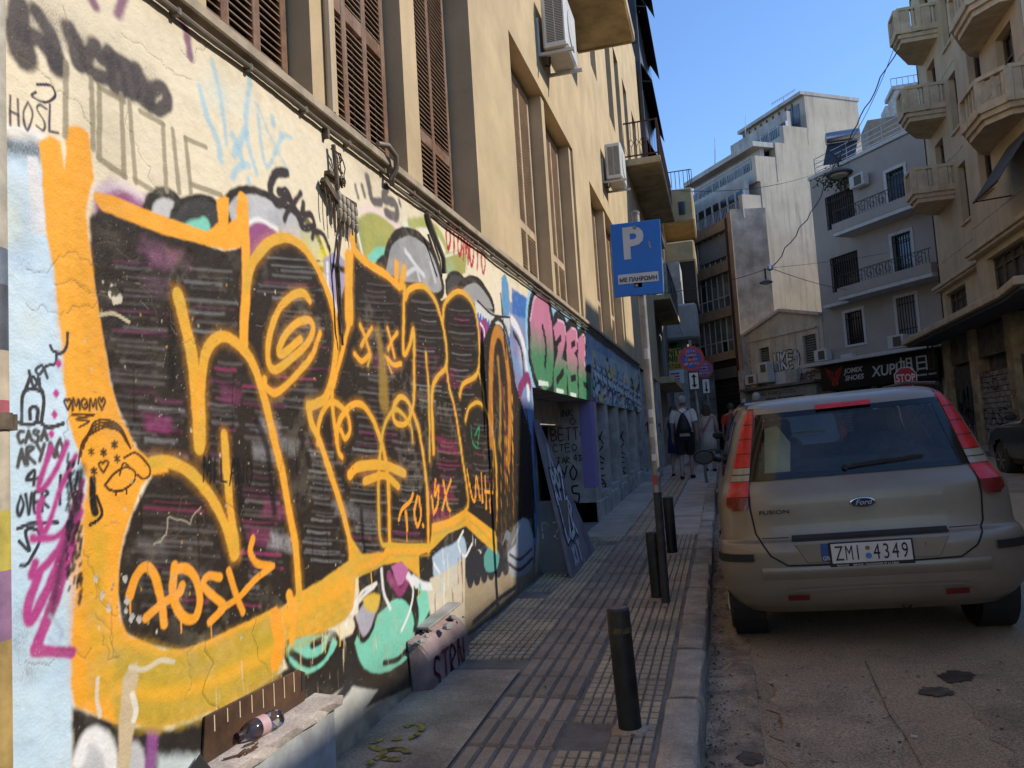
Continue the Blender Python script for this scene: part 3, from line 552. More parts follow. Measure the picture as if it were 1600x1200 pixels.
for pts, wd in [([(277,462),(290,510),(300,560),(306,620),(311,698)], .062), ([(314,690),(315,600),(322,550),(340,528),(362,530),(392,562),(410,610),(425,670),(442,740),(455,812),(462,850),(466,905),(468,945)], .05),
  ([(237,725),(262,722),(287,732),(312,755),(337,790),(355,830),(366,868)], .05), ([(350,680),(354,740),(362,810),(368,865)], .048),
  ([(384,450),(392,415),(408,390),(425,376),(450,372),(475,388),(495,417),(510,450),(522,487),(527,525),(523,570),(516,602),(506,624),(482,636)], .05),
  ([(482,634),(487,662),(498,684),(512,725),(530,780),(545,837),(549,868)], .046),
  ([(484,470),(474,458),(455,463),(434,487),(421,525),(419,562),(430,578),(455,560),(480,537),(490,512),(482,500),(462,506),(445,525),(436,545),(441,553),(470,530)], .040),
  ([(501,520),(488,555),(466,582),(450,600),(430,614),(416,604),(414,592)], .036),
  ([(545,400),(545,450),(546,498)], .085), ([(550,372),(557,394),(576,412),(602,428),(624,448)], .055), ([(552,372),(548,440),(547,500),(533,560),(521,602)], .035), ([(620,412),(620,440)], .06), ([(632,420),(627,446)], .06),
  ([(632,448),(631,500),(631,552),(640,540),(646,514),(647,560),(647,610),(645,637),(635,661),(620,662),(614,648),(618,628),(628,620),(641,634),(655,675),(663,725),(669,787),(670,860)], .038),
  ([(563,508),(569,522),(577,546)], .032), ([(581,513),(574,524),(565,540)], .032), ([(606,513),(611,530),(617,557)], .032), ([(621,520),(613,532),(607,546)], .032), ([(555,553),(566,564),(578,554)], .034), ([(578,560),(575,572)], .016), ([(603,556),(608,572),(612,582)], .018), ([(606,560),(616,570),(627,568)], .036),
  ([(497,692),(498,665),(505,642),(517,628),(532,634),(545,652),(547,674),(540,685),(533,672)], .034), ([(519,608),(520,640),(526,680),(530,705),(535,714)], .034), ([(527,690),(528,668),(536,648),(550,633),(565,632),(580,650),(591,676),(601,710),(606,750),(608,800),(609,855)], .04),
  ([(640,664),(632,650),(618,640),(604,656),(596,690),(592,740),(592,800),(596,846),(612,852),(672,853)], .03), ([(640,640),(645,690)], .02),
  ([(547,742),(562,729),(600,727),(632,740)], .055), ([(570,752),(600,743),(622,760)], .045),
  ([(634,466),(640,452),(660,447),(677,465),(687,490),(695,525),(697,570),(684,588),(676,606),(675,640),(678,708)], .042), ([(665,552),(669,600),(671,660),(672,720)], .028),
  ([(692,500),(694,478),(702,464),(716,455),(731,464),(743,490),(749,537),(748,575),(740,590),(724,600),(718,618)], .042), ([(748,580),(755,612),(756,638)], .03), ([(727,657),(733,637),(747,629),(760,644),(771,687),(776,750),(776,826)], .034), ([(697,572),(702,606),(711,640),(722,712),(731,775),(728,797),(706,813),(677,822)], .034)]:
    stroke(pts, wd*.88+.02, OR, .028, .30); stroke(pts, wd*.88, OR if wd > .03 else YL, .005, c2=YL)
fill([(764,600),(764,545),(770,516),(778,507),(788,518),(798,560),(804,640),(796,700),(784,720),(776,650)], (66,46,32), .012, curve=True, c2=(44,34,28))
stroke([(766,690),(767,600),(769,545),(776,518),(786,530),(794,580),(797,650),(794,720)], .11, (214,142,48), .012, .9, c2=(170,104,44)); stroke([(778,560),(782,620),(780,700)], .06, (190,150,60), .015, .7); stroke([(784,600),(790,660),(788,740)], .04, (150,60,60), .01, .6)
stroke([(760,560),(766,515),(778,497),(792,520),(802,580),(806,640)], .05, BK, .01); stroke([(782,460),(786,500),(791,560)], .035, (30,26,24), .006)
for k in range(14): x = r2.uniform(768,806); stroke([(x,r2.uniform(600,700)),(x+2,r2.uniform(760,850))], .014, r2.choice([OR,(40,34,30),(190,130,40)]), .006, .8, curve=False)
fill([(776,830),(800,720),(812,760),(806,850),(786,872)], (52,40,30), .015, al=.7)
stroke([(752,700),(770,735),(776,832)], .06, (34,28,24), .012, .8)
# small tags on the black
for pts, wd in [([(203,930),(212,902),(226,886),(240,898),(252,940),(256,975)], .042), ([(228,966),(252,944),(278,928),(284,915)], .036), ([(272,884),(270,930),(284,962),(304,966),(312,938),(306,905),(290,888),(272,890)], .042), ([(344,902),(326,900),(318,914),(336,934),(350,946),(342,958),(328,972)], .04), ([(358,892),(368,925),(380,956)], .04), ([(428,884),(400,905),(372,935),(344,952)], .034), ([(396,842),(392,862),(402,880),(424,884)], .04)]:
    stroke(pts, wd*.82, OR2, .004)
for p in ((203,932),(330,974),(282,962)): drip(p, 26, OR2)
for pts in [[(623,812),(628,796),(640,784),(645,772)],[(634,800),(636,828)],[(652,776),(647,800),(652,822),(658,806),(655,778)],[(661,820),(662,822)],[(675,776),(678,800)],[(681,750),(680,774),(686,760),(684,790),(678,802)],[(693,752),(700,790),(704,798)],[(705,750),(698,772),(692,796)],[(730,735),(736,772),(742,782),(744,745),(750,780)],[(752,740),(754,785)],[(758,745),(760,795)],[(766,735),(766,800)],[(758,768),(770,770)]]:
    stroke(pts, .026, OR2, .003)
drip((636,828), 18, OR2); drip((704,798), 14, OR2)
tagtext('MILANO', (316,752), (398,758), 38, .008, (16,13,10), 3)
for pts in [[(736,665),(738,690),(744,700)],[(742,680),(748,668),(746,700)]]: stroke(pts, .016, (40,150,100), .004)
# ---- tags on the cream plaster
for pts, w1, w2 in [([(30,10),(28,50),(36,84)], .075, .10), ([(36,54),(62,62),(92,100)], .055, .07), ([(58,18),(80,55),(90,102)], .055, .08), ([(104,40),(116,72),(124,96)], .05, .075), ([(112,40),(126,70)], .03, .04), ([(150,70),(136,92),(148,116),(172,120),(170,100),(150,80)], .055, .06), ([(172,84),(182,110),(184,132)], .07, .10), ([(184,95),(202,110),(206,136)], .07, .10), ([(214,110),(222,132),(228,152)], .07, .10), ([(240,138),(234,160),(248,172),(262,160),(254,138),(240,140)], .055, .06)]:
    stroke(pts, w1*.9, (66,58,58), .011, .95, w2=w2*.9)
for p in [(30,15),(60,25),(80,40),(105,50),(140,80),(180,95),(215,120),(240,135)]: spray(p, .11, (80,72,70), .42)
tagtext('HOSL', (14,196), (96,212), 44, .008, (52,36,62), 5); stroke([(58,132),(80,134),(86,150),(70,160),(50,150),(56,144)], .009, (52,36,62), .002)
for pts in [[(104,98),(101,212)],[(143,122),(145,232)],[(156,134),(154,248)],[(156,136),(194,158)],[(190,148),(194,275)],[(154,248),(196,276)],[(203,158),(212,285)],[(220,174),(256,194)],[(255,194),(260,298)],[(210,280),(236,296)],[(270,202),(280,300)],[(290,215),(298,302)],[(290,216),(322,230)],[(298,288),(345,305)]]:
    stroke(pts, .020, (150,138,112), .004, .85, curve=False)
for pts, wd in [([(312,135),(322,180),(340,220),(344,250)], .03), ([(332,95),(344,150),(354,225)], .022), ([(362,210),(372,230),(380,256)], .03), ([(390,115),(384,200),(400,270)], .03), ([(402,180),(416,260),(440,215),(455,215)], .02), ([(366,240),(384,205)], .04), ([(362,278),(372,262),(388,258)], .03), ([(388,280),(389,284)], .03), ([(398,160),(430,230),(452,268)], .012), ([(425,185),(426,192)], .035), ([(438,210),(439,217)], .03)]:
    stroke(pts, wd, (160,200,216), .012, .75)
for p in [(330,140),(350,150),(385,160)]: spray(p, .12, (180,212,220), .35)
for pts in [([(140,-10),(150,10)]),([(195,-5),(185,22)]),([(262,-10),(280,25),(290,45),(298,88)])]: stroke(pts, .038, (126,74,110), .012, .9)
for pts, wd in [([(448,270),(430,272),(422,298),(434,318),(448,304),(436,300)], .045), ([(446,300),(462,330),(470,350)], .04), ([(470,302),(450,330),(444,344)], .03), ([(474,318),(472,354),(490,352),(486,336),(472,336)], .035), ([(488,360),(505,366),(515,390)], .03), ([(492,352),(488,372)], .03)]:
    stroke(pts, wd, (58,48,48), .008)
for pts, wd in [([(556,290),(560,308)], .03), ([(566,290),(570,306)], .03), ([(574,276),(582,312),(596,316)], .05), ([(605,292),(600,310),(618,318),(620,338),(604,332)], .06), ([(624,312),(626,320)], .03)]: stroke(pts, wd, (74,68,76), .012, .9)
tagtext('OTOMOTO', (696,386), (760,432), 42, .030, (186,30,40), 8, .005, .05)
for k in range(9): x = 766+k*5; stroke([(x,360+k*4),(x+2,400+k*3)], .03, (70,130,76), .012, .7, curve=False)
# ---- marker doodles at the far left
def ink(pts, wd=.007, c=(50,36,24)): stroke(pts, wd, c, .0015)
for pts in [[(34,660),(37,612),(66,615),(64,658)],[(37,614),(50,588),(66,612)],[(47,655),(46,640),(52,636),(58,640),(57,656)],[(26,660),(45,664),(60,660),(75,668),(98,662)],[(60,590),(62,600)]]: ink(pts, .011, (62,58,62))
for pts in [[(105,520),(103,542),(95,552),(82,548),(78,540)],[(88,552),(86,568),(72,572),(62,585),(56,578),(66,572),(74,590)],[(45,580),(52,604),(62,592)]]: ink(pts, .010, (66,64,72))
tagtext('CASA', (26,692), (74,688), 18, .010, (80,78,78), 2); tagtext('ARYAO', (26,728), (100,712), 26, .011, (80,78,78), 4); tagtext('4', (40,756), (62,756), 22, .010, (54,50,56), 4); tagtext('IV', (88,786), (124,780), 44, .010, (48,46,54), 4)
tagtext('OVER', (26,808), (78,794), 30, .010, (54,54,64), 6); ink([(28,826),(50,818),(90,816)], .011, (62,62,72)); ink([(30,846),(46,860),(40,830),(58,828),(62,845),(50,870),(42,882),(32,884)], .010, (54,54,66))
for (x, y) in [(87,615),(84,648),(79,678),(91,568)]: fill([(x-5,y),(x,y-7),(x+5,y),(x,y+7)], MG, .004, curve=True)
for pts, wd in [([(104,692),(88,730),(72,758),(60,760),(78,700)], .017), ([(118,712),(96,760),(70,830),(60,800),(66,780)], .018), ([(128,752),(100,830),(56,842),(52,840)], .02), ([(126,776),(90,860),(52,900),(55,880)], .024), ([(122,800),(92,880),(52,965),(44,950),(60,900)], .03), ([(112,850),(84,940),(56,1014)], .034), ([(56,1016),(85,1018),(112,1020)], .032)]: stroke(pts, wd, (180,66,136), .006)
for k in range(90): x = r2.uniform(104,128); y = 690+(128-x)*-1+r2.uniform(40,250); stroke([(x,y),(x-2,y+r2.uniform(3,14))], .008, (30,30,36), .004, .8, curve=False)
for pts in [[(130,730),(110,820),(96,880),(80,960)],[(125,740),(118,800)]]: stroke(pts, .02, (34,34,42), .014, .7)
tagtext('<MGM<', (98,640), (164,640), 17, .008, (70,44,18), 3)
for j in range(4): ink([(122+j*4,725-j*12),(128+j*3,690-j*3),(145,668-j*5+8),(165,660-j*4+8),(185,668-j*3+6),(196,690-j*2),(203,700)], .007, (84,52,18))
for (x,y) in [(142,706),(161,707),(178,695),(182,717),(146,736)]: tagtext('*', (x-4,y+5), (x+5,y+5), 10, .007, (60,40,20), 3)
tagtext('<', (152,740), (170,736), 18, .007, (70,44,18), 3); ink([(112,648),(146,648),(118,655),(138,658),(122,668)], .006, (90,60,20))
ink([(163,758),(178,740),(196,730),(210,738),(208,752),(190,766),(172,766),(163,758)], .008, (84,50,16)); ink([(194,715),(212,708),(232,730),(232,744),(222,748),(214,742)], .008, (84,50,16)); ink([(180,768),(180,774)], .006); ink([(196,764),(196,772)], .006); ink([(186,742),(192,724),(200,728)], .007, (84,50,16))
stroke([(144,750),(144,775),(147,800)], .024, (30,26,24), .004); ink([(140,820),(152,812),(158,800),(150,775)], .010)
stroke([(78,962),(90,975),(98,990),(90,1006),(76,1000)], .012, (176,186,208), .006, .7)
# ---- band above the basement openings: pink and green letters, then dense throw-ups
fill([(832,470),(1000,560),(1012,700),(830,640)], (120,150,180), .02, c2=(180,190,196))
fill([(800,450),(830,470),(826,500),(800,490)], (60,110,180), .02)
DZ = [[(830,560),(829,500),(835,466),(845,460),(856,472),(862,505),(865,560),(862,602),(850,612),(838,592)],[(864,512),(872,500),(882,506),(884,530),(878,560),(886,566),(885,622),(866,618),(864,580),(872,548)],[(885,520),(893,512),(901,518),(902,545),(897,552),(902,560),(903,628),(888,624),(886,570)],[(903,530),(910,522),(914,530),(914,580),(924,584),(925,634),(905,630)]]
for P_ in DZ: stroke(P_+[P_[0]], .36, (150,202,228), .03)
for P_ in DZ: stroke(P_+[P_[0]], .22, (24,20,24), .01)
for P_ in DZ: fill(P_, (72,132,92), .01, ctop=(196,122,148)); stroke(P_[1:4], .03, (240,200,214), .008, .8)
for pts in [[(848,512),(853,540),(852,570)],[(868,540),(876,528)],[(870,596),(880,580)],[(893,540),(898,536)],[(893,592),(899,590)],[(912,600),(918,604)]]: stroke(pts, .08, (24,20,24), .008)
for pts in [[(842,598),(856,600)],[(870,610),(880,612)],[(892,616),(900,618)]]: stroke(pts, .05, (216,228,216), .01)
stroke([(926,560),(950,576),(985,590)], .08, (90,190,150), .02); stroke([(924,568),(960,588)], .04, (226,206,90), .02)
fill([(924,545),(1006,585),(1012,700),(924,650)], (156,186,190), .02, c2=(206,206,200))
for k in range(150):
    x = r2.uniform(924,1006); y = 548+(x-922)*.5+r2.uniform(0,85); L = r2.uniform(10,34)
    stroke([(x,y),(x+r2.uniform(-4,6),y+L*.5),(x+r2.uniform(-3,5),y+L)], r2.uniform(.04,.16), r2.choice([(36,40,50),(110,176,186),(226,228,226),(60,66,84),(176,110,140),(90,160,150),(214,212,204),(236,210,110),(70,110,160)]), .010, .9)
for k in range(9): x = 928+k*8.5; y = 572+k*5.5; P_ = [(x,y+50),(x+1,y),(x+5,y+24),(x+7,y+2),(x+8,y+54)]; stroke(P_, .10, (30,30,40), .01); stroke(P_, .05, (214,226,226), .008)
# ---- ageing: cracks, peeled flakes, rain dirt
def crack(p, n, step, ang, wd=.0028, c=(110,90,68), dep=.0012, al=.6):
    q = np.array(wp(p)); P = [q.copy()]; a = ang
    for k in range(n): a = ang+r2.uniform(-1.1,1.1); q = q+np.array([math.cos(a), math.sin(a)])*step*r2.uniform(.5,1.4); P.append(q.copy())
    P = np.array(P); S = win(P, .02)
    if GY[S].size == 0: return
    d = segdist(P, S); a2 = np.clip(1-d/wd, 0, 1)*al; HT[S] -= np.clip(1-d/(wd*1.5), 0, 1)*dep; lay(S, a2, pc(c))
for p, n, ang in [((20,85),16,-.4),((100,10),14,-1.3),((190,50),20,-.6),((200,175),18,-1.0),((330,75),12,-2.6),((150,380),9,.2),((40,420),14,-.1),((40,475),16,-.05),((85,445),14,-.1),((118,440),8,0),((120,620),10,-1.6),((130,860),14,-1.2),((150,900),14,-1.2),((150,960),10,-1.1),((160,990),8,-.9),((40,1035),14,-.1),((230,900),18,.6),((320,985),14,-1.9),((250,840),12,.6),((310,800),10,-1.5),((430,760),8,1),((560,800),10,-1.5),((215,430),10,-.6),((260,480),16,-.5)]: crack(p, n, .02, ang)
crack((325,690), 20, .05, -1.52, .003, (30,24,18)); crack((322,1000), 12, .05, -1.55, .004, (30,24,18), .003); crack((538,600), 24, .045, -1.55, .003, (26,20,16)); crack((400,508), 30, .05, -.32, .002, (120,110,100)); crack((556,538), 20, .05, -.3, .002, (130,120,110)); crack((240,850), 16, .02, .5, .005, (210,196,170))
def flake(p, r, c=(206,190,160), dep=.0025):
    q = wp(p); n = 9; P = [(q[0]+r*math.cos(2*math.pi*k/n)*r2.uniform(.4,1.1), q[1]+r*1.3*math.sin(2*math.pi*k/n)*r2.uniform(.4,1.1)) for k in range(n)]
    S = win(np.array(P), .01); fill(P, c, .002, px=False, al=.9)
    HT[S] -= dep*np.clip(1-np.hypot(GY[S]-q[0], GZ[S]-q[1])/r, 0, 1)
fill([(205,1040),(214,1034),(216,1060),(208,1090),(212,1130),(206,1150),(200,1215),(182,1215),(186,1120),(192,1060)], (206,186,150), .006); stroke([(204,1042),(225,1046),(250,1032),(272,1034)], .016, (214,200,172), .003); stroke([(206,1085),(212,1110),(208,1125)], .02, (232,224,206), .003)
stroke([(153,1060),(152,1090),(156,1118)], .014, (226,214,190), .003); flake((180,462), .03, (216,206,180)); stroke([(155,492),(178,490),(200,503)], .012, (200,186,150), .002); flake((178,455), .022, (36,30,26)); flake((172,460),.012,(230,220,196))
for k in range(210):
    x, y = r2.uniform(120,740), r2.uniform(430,1000)
    flake((x, y), r2.uniform(.002,.007), r2.choice([(176,164,148),(206,196,176),(140,130,120),(190,150,60)]), .001)
for p in [(195,905),(198,940),(196,955),(218,968),(206,965),(150,905),(160,930),(170,950)]: flake(p, r2.uniform(.008,.018), (196,192,186))
for k in range(60): x = r2.uniform(140,740); y = r2.uniform(430,900); q = wp((x,y)); L = r2.uniform(.01,.06); a = r2.uniform(0,6.28); stroke([(q[0],q[1]),(q[0]+L*math.cos(a),q[1]+L*math.sin(a))], .002, (150,140,128), .001, .6, curve=False, px=False)
for k in range(70):                                   # drips of thin paint low on the wall
    x = r2.uniform(330,730); y = 1150-(x-330)*.32+r2.uniform(-110,-20); stroke([(x,y),(x+1,y+r2.uniform(10,40))], .005, r2.choice([(206,190,140),(190,170,110),(226,216,190)]), .002, .7, curve=False)
fade = np.clip((noise2(3, 3, 21)-.52)*5, 0, 1)*np.clip((noise2(22, 22, 22)-.45)*5, 0, 1)*.13
CV = CV*(1-fade[..., None])+np.array(lin((196,184,160)))/PL*fade[..., None]
spk = (np.random.RandomState(4).rand(*GY.shape) > .9965)*np.clip(noise2(5,5,31)*2-.5, 0, 1)*.55
CV = CV*(1-spk[..., None])+np.array(lin((206,196,176)))/PL*spk[..., None]
dk = np.clip((noise2(2.2, .5, 41)-.55)*4, 0, 1)*.16; CV *= (1-dk)[..., None]
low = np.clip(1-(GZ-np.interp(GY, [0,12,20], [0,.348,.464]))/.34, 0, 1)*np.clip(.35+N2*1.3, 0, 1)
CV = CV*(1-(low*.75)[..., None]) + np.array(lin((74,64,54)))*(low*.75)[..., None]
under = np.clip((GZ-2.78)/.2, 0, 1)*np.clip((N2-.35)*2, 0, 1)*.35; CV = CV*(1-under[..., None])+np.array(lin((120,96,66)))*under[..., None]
CV *= (.94+.12*N3)[..., None]; CV = np.clip(CV, .004, .86)
HT += (N3-.5)*.0022 + (N2-.5)*.006 + (N1-.5)*.012
# ================================================================ the painted building
CREAM = mat('cream_render', (.585,.44,.25), .85, var=.13, scale=1.6, bump=.5, bscale=38, streak=.35, stain_col=(.36,.25,.14))
REVEAL = CREAM
def paint_mat():
    M = bpy.data.materials.new('sprayed_wall_paint'); M.use_nodes = True; N = M.node_tree; L = N.links; b = N.nodes['Principled BSDF']
    a = N.nodes.new('ShaderNodeAttribute'); a.attribute_name = 'paint'; L.new(a.outputs['Color'], b.inputs['Base Color'])
    b.inputs['Roughness'].default_value = .62; b.inputs['Specular IOR Level'].default_value = .3
    g = N.nodes.new('ShaderNodeNewGeometry'); n = N.nodes.new('ShaderNodeTexNoise'); n.inputs['Scale'].default_value = 120; n.inputs['Detail'].default_value = 6; L.new(g.outputs['Position'], n.inputs[0])
    bp = N.nodes.new('ShaderNodeBump'); bp.inputs['Strength'].default_value = .6; bp.inputs['Distance'].default_value = .003; L.new(n.outputs['Fac'], bp.inputs['Height']); L.new(bp.outputs[0], b.inputs['Normal'])
    return M
PAINT = paint_mat()
def canvas_mesh(name, js, iz, parent):
    ys = cY[js]; zs = cZ[iz]; C = CV[iz][:, js]; Hh = HT[iz][:, js]; R, K = C.shape[:2]
    V = np.empty((R, K, 3), np.float32); V[..., 0] = WX+Hh; V[..., 1] = ys[None, :]; V[..., 2] = zs[:, None]
    me = bpy.data.meshes.new(name); nq = (R-1)*(K-1); me.vertices.add(R*K); me.vertices.foreach_set('co', V.ravel())
    i = np.arange(R*K).reshape(R, K); Q = np.stack([i[:-1,:-1], i[:-1,1:], i[1:,1:], i[1:,:-1]], -1).reshape(-1)
    me.loops.add(nq*4); me.loops.foreach_set('vertex_index', Q); me.polygons.add(nq); me.polygons.foreach_set('loop_start', np.arange(nq)*4)
    me.polygons.foreach_set('use_smooth', np.ones(nq, bool)); me.update(calc_edges=True)
    at = me.color_attributes.new('paint', 'FLOAT_COLOR', 'POINT'); at.data.foreach_set('color', np.concatenate([C, np.ones((R, K, 1))], -1).astype(np.float32).ravel())
    me.materials.append(PAINT); me.validate(); return add(name, me, parent)
LB_ = base('painted_building', (WX-2, 7, 0), 'cream corner building with a long graffiti mural, wooden shutters and balconies', 'building')
J7 = int(np.searchsorted(cY, 7.08)); IB = int(np.searchsorted(cZ, 1.93)); JE = int(np.searchsorted(cY, 17.4))
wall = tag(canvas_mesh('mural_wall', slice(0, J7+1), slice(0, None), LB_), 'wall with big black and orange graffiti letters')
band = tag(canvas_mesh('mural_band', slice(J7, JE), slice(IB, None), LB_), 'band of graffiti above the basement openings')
Y0m, Y7, YE = float(cY[0]), float(cY[J7]), float(cY[JE-1]); ZB = float(cZ[IB])
b = MB(); b.box(WX-.5, -7, -.5, WX, Y0m, 2.975); b.build('wall_end', CREAM, LB_)
# basement recess: two bays with piers, soffit, metal door
PIER = mat('scribbled_pier', (.50,.45,.39), .85, var=.2, scale=5, stain=.6, stain_col=(.09,.08,.07), bump=.4)
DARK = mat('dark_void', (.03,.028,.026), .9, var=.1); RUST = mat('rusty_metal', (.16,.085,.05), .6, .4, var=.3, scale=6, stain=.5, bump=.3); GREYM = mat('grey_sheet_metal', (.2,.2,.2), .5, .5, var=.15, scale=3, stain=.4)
b = MB(); b.box(WX-1.6, Y7, ZB-.0, WX-.004, YE, ZB+.02); b.build('soffit', PIER, LB_)
b = MB(); b.box(WX-1.2, Y7, 0, WX-1.0, YE, 1.93); b.build('recess_wall', PIER, LB_)
b = MB(); b.box(WX-1.0, Y7-.2, 0, WX-.02, Y7, 1.93); b.build('recess_side', PIER, LB_)
b = MB(); b.box(WX-1.0, Y7, 1.62, WX-.42, 10.4, 1.93); b.build('lintel', PIER, LB_)
b = MB(); b.box(WX-.98, 7.6, .2, WX-.93, 9.6, 1.6)
for k in range(5): b.box(WX-.93, 7.7+k*.38, .22, WX-.915, 7.72+k*.38, 1.58)
b.build('metal_door', RUST, LB_)
LAV = flat('lavender_paint', (.26,.20,.42), .7)
piers = [(10.4,10.95,.62),(11.75,12.05,.35),(13.0,13.35,.45),(14.3,14.6,.35),(15.6,16.2,.5),(16.9,17.4,.6)]
for k, (a, c, d) in enumerate(piers):
    b = MB(); b.box(WX-d, a, gz(a)-.1, WX-.006, c, ZB-.004); p = b.build('pier', PIER, LB_)
    if k == 0:
        q = MB(); q.box(WX-.16, a-.004, .75, WX-.001, a+.3, ZB-.01); q.build('painted_corner', LAV, p)
    q = MB(); q.box(WX-.3, a, gz(a)-.1, WX+.03, c+.3, gz(a)+.26); q.build('plinth', PIER, p, bevel=.01)
for (a, c) in [(10.95,11.75),(12.05,13.0),(13.35,14.3),(14.6,15.6)]:
    b = MB(); b.box(WX-.4, a, gz(a)-.1, WX+.0, c, gz(a)+.34); b.build('low_wall', PIER, LB_, bevel=.008)
    b = MB(); b.box(WX-.32, a, gz(a)+.34, WX-.30, c, 1.9); b.build('basement_panel', GREYM if a < 12 else DARK, LB_)
# tags on the first pier face (faces the viewer)
INKB = flat('black_marker_paint', (.02,.018,.02), .6); INKR = flat('dark_red_marker_paint', (.13,.02,.03), .6); WPAINT = flat('white_spray_paint', (.72,.72,.72), .6); SILV = flat('silver_spray_paint', (.5,.5,.5), .45)
def scribble(parent, o, U, V, words, name='spray_tag', r=.012):
    """hand lettering as thin raised paint lines in the plane (U,V)"""
    o = Vector(o); U = Vector(U); V = Vector(V); rr = random.Random(3)
    for (s, u, v, h, wd, material) in words:
        b = MB()
        for k, ch in enumerate(s):
            for st in FONT.get(ch, []):
                P = [(o+U*(u+(k*1.12+a*.9)*wd+rr.uniform(-.04,.04)*wd)+V*(v+(c+rr.uniform(-.05,.05))*h)) for a, c in st]
                if len(P) > 3: P = [Vector(q) for q in spline([tuple(q) for q in P], 3)]
                Nn = U.cross(V).normalized()*.0025; rad = max(r, h*.10)
                for p, q in zip(P, P[1:]):
                    d = (q-p)
                    if d.length < 1e-5: continue
                    t = d.normalized().cross(Nn.normalized())*rad/2; e = d.normalized()*rad*.35
                    b.face(p-e-t+Nn, p-e+t+Nn, q+e+t+Nn, q+e-t+Nn)
        if b.f: b.build(name, material, parent, fix=False)
pr = [o for o in LB_.children if o.name.startswith('pier')][0]
scribble(pr, (WX-.60, 10.4, 0), (1,0,0), (0,0,1), [('15',.12,.56,.22,.13,INKB),('YO',.12,.86,.2,.12,INKB),('STAR',.02,1.1,.08,.06,INKB),('43',.32,1.12,.09,.06,INKB),('CTEO',.04,1.26,.1,.08,INKB),('BETTO',.03,1.42,.16,.09,INKR),('O',.3,1.62,.1,.1,INKR),('RANK',.06,1.74,.09,.07,INKB),('MON',.1,.42,.06,.09,INKB)])
for k, o in enumerate([q for q in LB_.children if q.name.startswith('pier')][1:]):
    a = piers[k+1]; scribble(o, (WX-a[2]+.02, a[0], 0), (1,0,0), (0,0,1), [(s, .03, .6+j*.24, .2, .12, INKB) for j, s in enumerate(['19','NE','EK','BX','A'])])
# ---- wall above the ledge
WIN = [(1.2,2.05),(2.36,3.13),(3.38,4.26),(4.5,5.73),(7.06,10.40),(11.8,15.4)]
ZS, ZH, ZT = 3.06, 5.47, 13.0
UP = MB()
ops = [(a, c, ZS, ZH, .14 if c < 4.4 else .26) for a, c in WIN] + [(a, c, 7.95, 10.3, .2) for a, c in [(9.2,10.2),(13.0,13.7),(15.3,16.2),(16.9,17.8),(18.6,19.5),(20.6,21.6)]]
fb = facade((WX, 0, 0), (0,1,0), (1,0,0), -7, 23.5, 2.975, ZT, ops); fb.build('upper_wall', CREAM, LB_)
b = MB(); b.box(WX-6, 23.3, 0, WX-.01, 23.5, ZT); b.box(WX-6, -7, ZT, WX, 23.5, ZT+.2); b.build('end_wall', CREAM, LB_)
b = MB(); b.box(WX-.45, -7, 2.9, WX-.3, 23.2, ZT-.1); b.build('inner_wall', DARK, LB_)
b = MB(); b.box(WX-.02, -7, 2.99, WX+.05, 17.4, 3.04); b.build('ledge', mat('ledge_stone', (.46,.37,.26), .85, var=.2, scale=6, stain=.5, bump=.4), LB_, bevel=.006)
WOOD = mat('weathered_brown_shutter', (.23,.115,.06), .75, var=.25, scale=14, bump=.5, bscale=90, streak=.6, stain_col=(.42,.36,.3)); SLAT = mat('shutter_slat', (.28,.18,.11), .75, var=.25, scale=10, streak=.5, stain_col=(.45,.38,.3))
PALE = mat('pale_shutter', (.55,.40,.26), .75, var=.15, scale=8, bump=.3)
def shutter(x, y0, y1, z0, z1, cols, rails, fm, sm, name='shutter'):
    f = MB(); st = .055; cw = (y1-y0-st*(cols+1))/cols
    for k in range(cols+1): yy = y0+k*(cw+st); f.box(x-.02, yy, z0, x+.02, yy+st, z1)
    zr = [z0]+rails+[z1-.09]
    for z in zr:
        for k in range(cols): yy = y0+st+k*(cw+st); f.box(x-.018, yy, z, x+.018, yy+cw, z+.09)
    o = f.build(name, fm, LB_, bevel=.003)
    s = MB()
    for k in range(cols):
        yy = y0+st+k*(cw+st)
        for a, c in zip(zr, zr[1:]):
            z = a+.10
            while z < c-.01:
                s.face((x-.016,yy,z+.022),(x-.016,yy+cw,z+.022),(x+.016,yy+cw,z),(x+.016,yy,z)); s.face((x-.016,yy,z+.028),(x+.016,yy,z+.006),(x+.016,yy+cw,z+.006),(x-.016,yy+cw,z+.028)); s.face((x+.016,yy,z),(x+.016,yy+cw,z),(x+.016,yy+cw,z+.006),(x+.016,yy,z+.006)); z += .036
    tag(s.build('slats', sm, o, fix=False), kind='stuff'); return o
shutter(WX-.13, 1.2, 2.05, ZS, ZH, 3, [3.75], WOOD, SLAT); shutter(WX-.13, 2.38, 3.11, ZS, ZH, 3, [3.9], WOOD, SLAT); shutter(WX-.12, 3.40, 4.22, ZS, ZH, 3, [3.78], WOOD, SLAT)
shutter(WX-.22, 4.52, 5.69, ZS, ZH, 3, [3.62], WOOD, SLAT)
for (a, c) in ((7.06,10.4),(11.8,15.4)):
    w_ = (c-a)/2
    for k in range(2):
        y0 = a+k*w_; b = MB(); b.box(WX-.26, y0+w_-.16, ZS, WX-.03, y0+w_+.0 if k == 0 else y0+w_-.02, ZH); b.build('mullion', CREAM, LB_)
        shutter(WX-.20, y0+.08, y0+w_-.2, ZS, ZH-.02, 3, [3.7], PALE, PALE)
for (a, c, z0, z1) in [q[:4] for q in ops[len(WIN):]]:
    b = MB(); b.box(WX-.2, a, z0, WX-.16, c, z1); b.build('shutter', mat('purple_brown_shutter', (.10,.05,.05), .7, var=.2, scale=6) if 'purple_brown_shutter' not in bpy.data.materials else bpy.data.materials['purple_brown_shutter'], LB_)
